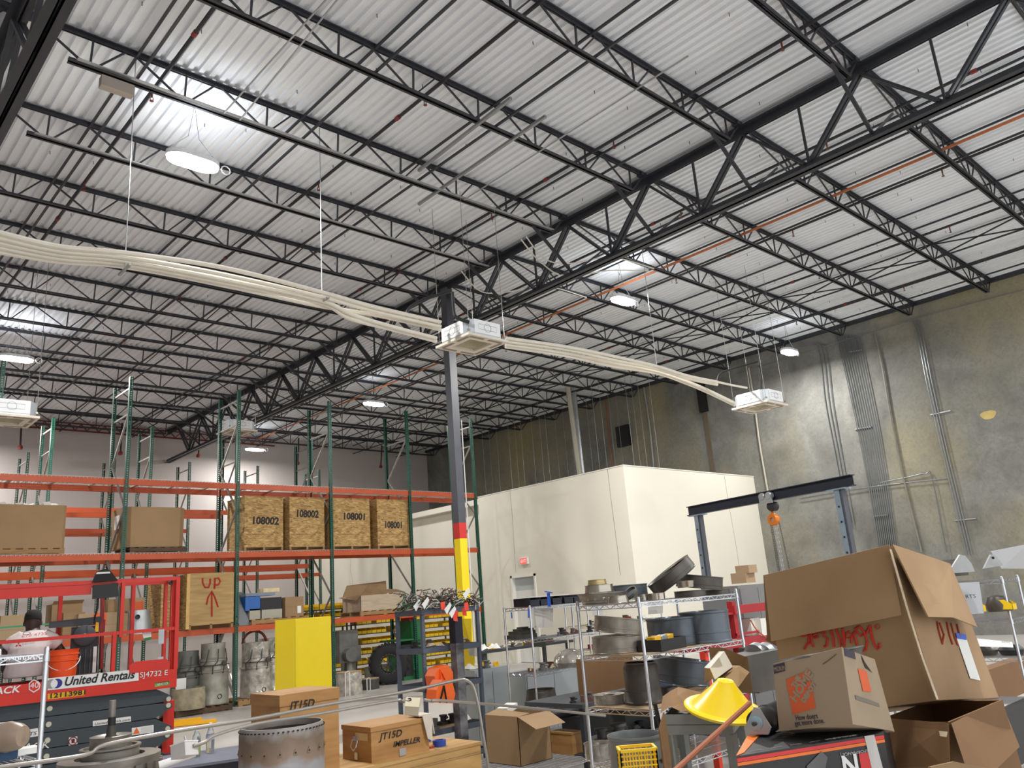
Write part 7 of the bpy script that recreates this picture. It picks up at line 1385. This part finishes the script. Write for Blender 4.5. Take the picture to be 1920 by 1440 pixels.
for k in range(3): tag(MB().lathe([(0, 0), (.07, 0), (.09, .05), (.06, .09), (0, .1)], 12, Matrix.Translation((U3.x+.15, U3.y+.1+.22*k, zs3[2])) @ Matrix.Diagonal((1, 1.3, 1, 1))).make('bagged_part', [black, rgd, black][k], smooth=True), '%s dark bagged part on the third shelf of the right wire unit' % ORD[k], 'bag')
tag(MB().prism([at(1858, 1034, D=7.6), at(1925, 1021, D=7.7), at(1925, 1066, D=7.7), at(1878, 1066, D=7.6)], (.0, .02, 0)).make('grey_board', mat('board_grey', (176, 178, 178), .5, 0, .03, 3)), 'pale grey board standing on the right wire unit at the photo edge', 'board')
# =============== CARTON, CAN, YELLOW BASKET ON THE WIRE CART ===============
Nc = at(977, 1438, Z=.32); wire_t = thing('wire_cart_deck', 'low chrome wire deck under the open carton and small wooden box', 'shelving', (Nc.x+.3, Nc.y, 0)); b = MB(); X0, X1, Y0, Y1 = Nc.x-.35, Nc.x+1.1, Nc.y-.35, Nc.y+.62
for k in range(40): x = X0+(X1-X0)*k/39; b.bar((x, Y0, .314), (x, Y1, .314), .007, .007)
for k in range(12): y = Y0+(Y1-Y0)*k/11; b.bar((X0, y, .306), (X1, y, .306), .008, .008)
b.make('wire_deck', chrome, wire_t, kind='stuff')
for x in (X0+.03, X1-.03):
    for y in (Y0+.03, Y1-.03): MB().box(x-.02, x+.02, y-.02, y+.02, 0, .3).make('leg', steel, wire_t)
Nn, A, B_, H = fitbox(977, 1438, 1036, 914, 1345, Z=.32); t = thing('cardboard_box', 'open brown carton with a flap folded out, standing on the wire deck', 'box', tuple(Nn+(A+B_)/2)); h = H.z; b = MB()
bc = [Nn, Nn+A, Nn+A+B_, Nn+B_]
for i in range(4): a_, e__ = bc[i], bc[(i+1) % 4]; b.prism([a_, e__, e__+V((0, 0, h)), a_+V((0, 0, h))], (e__-a_).cross(V((0, 0, 1))).normalized()*-.005)
b.prism(bc, (0, 0, .005)); b.make('carton', card, t)
b = MB(); top = [p+V((0, 0, h)) for p in bc]; b.prism([top[3], top[0], top[0]+A*.38+V((0, 0, .012)), top[3]+A*.38+V((0, 0, .03))], (0, 0, .004)); b.prism([top[0], at(1005, 1368, D=6.9), at(1060, 1355, D=7.1), top[1]], (0, 0, .004)); b.make('flaps', card, t)
tag(MB().hexa(boxcorners(top[2]+V((-.22, -.12, -.01)), V((.16, .02, .03)), V((-.03, .12, 0)), V((0, 0, .05)))).make('white_papers', white_paint), 'white packing paper showing at the top of the open carton', 'paper')
Nn, A, B_, H = fitbox(1075, 1417, 1096, 1034, 1374, Z=.32); t = thing('wooden_box', 'small wooden box behind the open carton on the wire deck', 'box', tuple(Nn+(A+B_)/2)); MB().hexa(boxcorners(Nn, A, B_, H*.9)).make('box_body', pw, t); MB().hexa(boxcorners(Nn+H*.91+V((-.004, -.004, 0)), A*1.03, B_*1.03, H*.09)).make('lid', pw, t)
c = at(1196, 1440, D=4.75); zc_ = upto(c, 1376).z; r_ = 52*4.75/FOC; t = thing('metal_can', 'large grey round metal can with a rolled rim behind the yellow basket', 'can', (c.x, c.y, 0)); M = Matrix.Translation((c.x, c.y, 0)); MB().lathe([(0, .0), (r_*.95, 0), (r_*.95, zc_-.02), (r_, zc_-.012), (r_, zc_), (r_*.97, zc_), (r_*.93, zc_-.02), (r_*.93, .02), (0, .02)], 44, M).make('can_shell', mat('can_grey', (120, 124, 124), .45, .3, .12, 5), t, smooth=True)
MB().tube([(c.x+r_*.97*math.cos(a), c.y+r_*.97*math.sin(a), zc_-.2) for a in np.linspace(0, 6.28, 40)[:-1]], .006, 5, closed=True).make('bead', mat('can_grey', (120, 124, 124)), t)
Nb = at(1239, 1482, D=4.1); t = thing('yellow_basket', 'yellow plastic lattice basket in front of the metal can', 'basket', tuple(Nb)); zt_ = upto(Nb, 1404).z; ybm = mat('basket_yellow', (240, 196, 20), .4, 0, .04, 4)
a2 = V((1, -.02, 0)); Ab = -(_r.to_2d().to_3d().normalized())*.185; Bb = V((Ab.y, -Ab.x, 0)).normalized()*.13; Bb = Bb if Bb.dot(_f) > 0 else -Bb; Hb = V((0, 0, zt_-Nb.z)); cs = [Nb, Nb+Ab, Nb+Ab+Bb, Nb+Bb]
b = MB()
for i in range(4):
    a_, e__ = cs[i], cs[(i+1) % 4]; dl = e__-a_; L = dl.length; n = max(4, int(L/.027))
    for k in range(n+1): p = a_+dl*(k/n); b.bar(p, p+Hb, .006, .006)
    for k in range(9): p = V((0, 0, Hb.z*k/8)); b.bar(a_+p, e__+p, .006, .006)
    b.bar(a_+Hb*1.0, e__+Hb*1.0, .014, .014)
b.prism(cs, (0, 0, .004)); b.make('lattice', ybm, t)
# bent steel tubes with switch boxes in the foreground
tb2 = mat('tube_steel', (158, 152, 144), .3, .75, .06, 6)
hose([at(-10, 1440, D=3.2), at(130, 1421, D=3.35), at(170, 1412, D=3.4), at(200, 1396, D=3.45), at(330, 1371, D=3.6), at(480, 1347, D=3.8), at(620, 1320, D=4.1), at(760, 1297, D=4.4), at(850, 1277, D=4.6), at(872, 1275, D=4.65), at(886, 1286, D=4.65), at(896, 1320, D=4.6), at(906, 1380, D=4.5), at(918, 1450, D=4.4)], .0085, 'upper bent steel tube sweeping across the foreground and down past the carton', 'steel_tube', tb2, None, 'tube')
hose([at(362, 1399, D=3.8), at(385, 1391, D=3.85), at(405, 1378, D=3.9), at(480, 1357, D=4.0), at(600, 1338, D=4.3), at(700, 1320, D=4.55), at(745, 1313, D=4.65), at(755, 1315, D=4.7), at(768, 1314, D=4.7)], .0085, 'lower bent steel tube joining the two switch boxes', 'steel_tube', tb2, None, 'tube')
hose([at(795, 1312, D=4.7), at(812, 1315, D=4.72), at(820, 1313, D=4.72), at(920, 1321, D=4.9), at(1020, 1330, D=5.1), at(1135, 1342, D=5.3)], .0085, 'steel tube running right from the far switch box past the carton', 'steel_tube', tb2, None, 'tube')
for i, (px, py, D, s_, m_, lab) in enumerate(((346, 1407, 3.8, .085, mat('box_pale', (200, 198, 196), .45, .2, .05, 6), 'grey electrical box with a toggle switch on the tube, left one'), (773, 1325, 4.7, .08, mat('box_cream', (196, 186, 160), .5, .1, .06, 6), 'cream electrical box with an outlet face on the tube, right one'))):
    c = at(px, py, D=D); t = thing('switch_box', lab, 'electrical box', tuple(c-V((0, 0, .05)))); M = Matrix.Translation(c) @ Matrix.Rotation(R(25 if i == 0 else -40), 4, 'Z') @ Matrix.Rotation(R(8), 4, 'Y') @ Matrix.Rotation(R(-14 if i == 0 else 30), 4, 'X'); MB().box(-s_/2, s_/2, -s_/2, s_/2, -s_*.35, s_*.35, M).make('box_body', m_, t); MB().box(-s_/2-.002, s_/2+.002, -s_/2-.002, s_/2+.002, s_*.35, s_*.4, M).make('cover_plate', lw if i == 0 else mat('box_cream', (196, 186, 160)), t)
    if i == 0: MB().bar(M @ V((.015, .0, s_*.4)), M @ V((.01, .005, s_*.4+.03)), .006).make('toggle', galv, t); MB().lathe([(0, .003), (.01, .003), (.01, 0)], 10, M @ Matrix.Translation((.015, 0, s_*.4))).make('collar', rgd, t)
    else: MB().lathe([(.006, .003), (.013, .003), (.013, 0)], 12, M @ Matrix.Translation((-.02, .018, s_*.4))).make('outlet', lk, t)
# things on the lower-left wire unit
c = at(15, 1391, D=4.15); t = thing('wrapped_roll', 'taupe wrapped roll with twisted film on the lower left wire unit', 'roll', tuple(c-V((0, 0, .09)))); ax = (at(52, 1376, D=4.15)-at(-40, 1380, D=4.2)).normalized(); M = Matrix.Translation(at(-40, 1384, D=4.2)) @ ax.to_track_quat('Z', 'Y').to_matrix().to_4x4(); MB().lathe([(0, 0), (.07, 0), (.078, .06), (.07, .12), (.076, .18), (.064, .24), (.05, .265), (0, .27)], 22, M).make('roll', mat('taupe_wrap', (150, 132, 114), .35, 0, .15, 8), t, smooth=True)
tag(MB().hexa(boxcorners(at(-20, 1432, D=4.1), V((.13, .02, 0)), V((-.02, .1, 0)), V((0, 0, .1)))).make('blue_carton', mat('carton_blue', (44, 74, 110), .6, 0, .1, 6)), 'dark blue carton under the wrapped roll at the lower left', 'box')
tag(MB().hexa(boxcorners(at(30, 1418, D=4.25), V((.12, .0, 0)), V((-.01, .12, 0)), V((0, 0, .03)))).make('paper_stack', paper), 'white papers stacked beside the blue carton at the lower left', 'paper')
c = at(305, 1434, D=4.6); tag(MB().tube([c+V((-.02, 0, 0)), c+V((.12, -.05, .03)), c+V((.16, -.06, .04))], [.022, .02, .02], 12).make('marker_tube', lw, smooth=True), 'white tube with a blue band lying by the left switch box', 'tube')

# =============== LARGER THINGS STANDING BEHIND THE WIRE UNITS ===============
def floorbox(px, py, right, left, top, D, lab, m, name='cardboard_box', cat='box'):
    N, A, B_, H = fitbox(px, py, right, left, top, D=D); zt__ = N.z+H.z; N0 = V((N.x, N.y, N.z)); t = thing(name, lab, cat, tuple(N0+(A+B_)/2)); MB().hexa(boxcorners(N0, A, B_, H)).make('carton' if cat == 'box' else 'body', m, t); return t, N0, A, B_, H
tb_top = at(1150, 1304, D=8.2).z
tt = thing('parts_table', 'dark steel table behind the middle wire unit carrying a big brown carton', 'table', (*at(1160, 1304, D=8.2).xy, 0)); c = at(1120, 1304, D=8.2); x0, y0 = c.x-.5, c.y-.25
MB().box(x0, x0+1.9, y0, y0+.8, tb_top-.04, tb_top).make('table_top', darkgrey, tt)
for x in (x0+.03, x0+1.82):
    for y in (y0+.03, y0+.72): MB().box(x, x+.05, y, y+.05, 0, tb_top-.04).make('leg', steel, tt)
MB().box(x0+.05, x0+1.85, y0+.05, y0+.75, .3, .33).make('lower_shelf', darkgrey, tt)
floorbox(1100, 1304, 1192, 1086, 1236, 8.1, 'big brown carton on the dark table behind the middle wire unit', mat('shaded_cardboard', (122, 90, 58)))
floorbox(1215, 1300, 1262, 1205, 1240, 7.9, 'blue-grey plastic case beside the big carton on the dark table', mat('case_blue', (56, 84, 120), .5, 0, .1, 5), 'plastic_case', 'case')
clutter(x0+.1, x0+1.8, y0+.1, y0+.6, .335, 9, 'on the lower shelf of the dark table', .1, .2, seed=41, kinds_=[3, 2, 1, 3, 7]); clutter(x0-.0, x0+.5, y0+.02, y0+.2, tb_top, 4, 'at the left end of the dark table', .05, .1, seed=43, kinds_=[3, 2, 1])
for i, (px, py, r_, l_, tp, D, lab, m_) in enumerate(((1100, 1440, 1165, 1060, 1345, 9.2, 'dark storage tote on the floor behind the small wooden box', black), (1180, 1420, 1240, 1150, 1330, 8.6, 'grey-green parts crate on the floor under the middle unit', mat('tote_greygreen', (66, 76, 70), .5, 0, .1, 4)), (1290, 1430, 1390, 1265, 1320, 6.9, 'dark parts crate on the floor behind the grey cart', darkgrey))):
    floorbox(px, py, r_, l_, tp, D, lab, m_, 'storage_tote', 'tote')
floorbox(1424, 1300, 1458, 1396, 1215, 5.9, 'dark steel parts drawer case between the torn carton and the moving box', rgd, 'parts_case', 'case')
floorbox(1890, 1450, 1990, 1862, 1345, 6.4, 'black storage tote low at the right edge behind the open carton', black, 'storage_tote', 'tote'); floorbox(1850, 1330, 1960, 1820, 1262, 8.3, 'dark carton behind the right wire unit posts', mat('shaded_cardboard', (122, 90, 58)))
for k, (px, py, D) in enumerate(((960, 1345, 9.3), (1000, 1350, 9.2))): 
    c = at(px, py, D=D); tag(MB().tube([c, c+V((.5, -.05, .02)), c+V((1.0, -.1, .0))], .05+.012*k, 12).make('dark_tube', [darkgrey, black][k], smooth=True), ['upper', 'lower'][k]+' dark tube lying low across the foot of the left wire unit', 'tube')
# =============== lettering becomes plain mesh ===============
bpy.context.view_layer.update()
dg_ = bpy.context.evaluated_depsgraph_get()
for o in [o for o in bpy.data.objects if o.type == 'FONT']:
    me = bpy.data.meshes.new_from_object(o.evaluated_get(dg_)); me.name = 'lettering'
    n = bpy.data.objects.new('tmp', me); COL.objects.link(n); n.parent = o.parent; n.matrix_basis = o.matrix_basis.copy()
    if 'label' in o: n['label'] = o['label']
    nm = o.name.split('.')[0]; bpy.data.objects.remove(o); n.name = nm
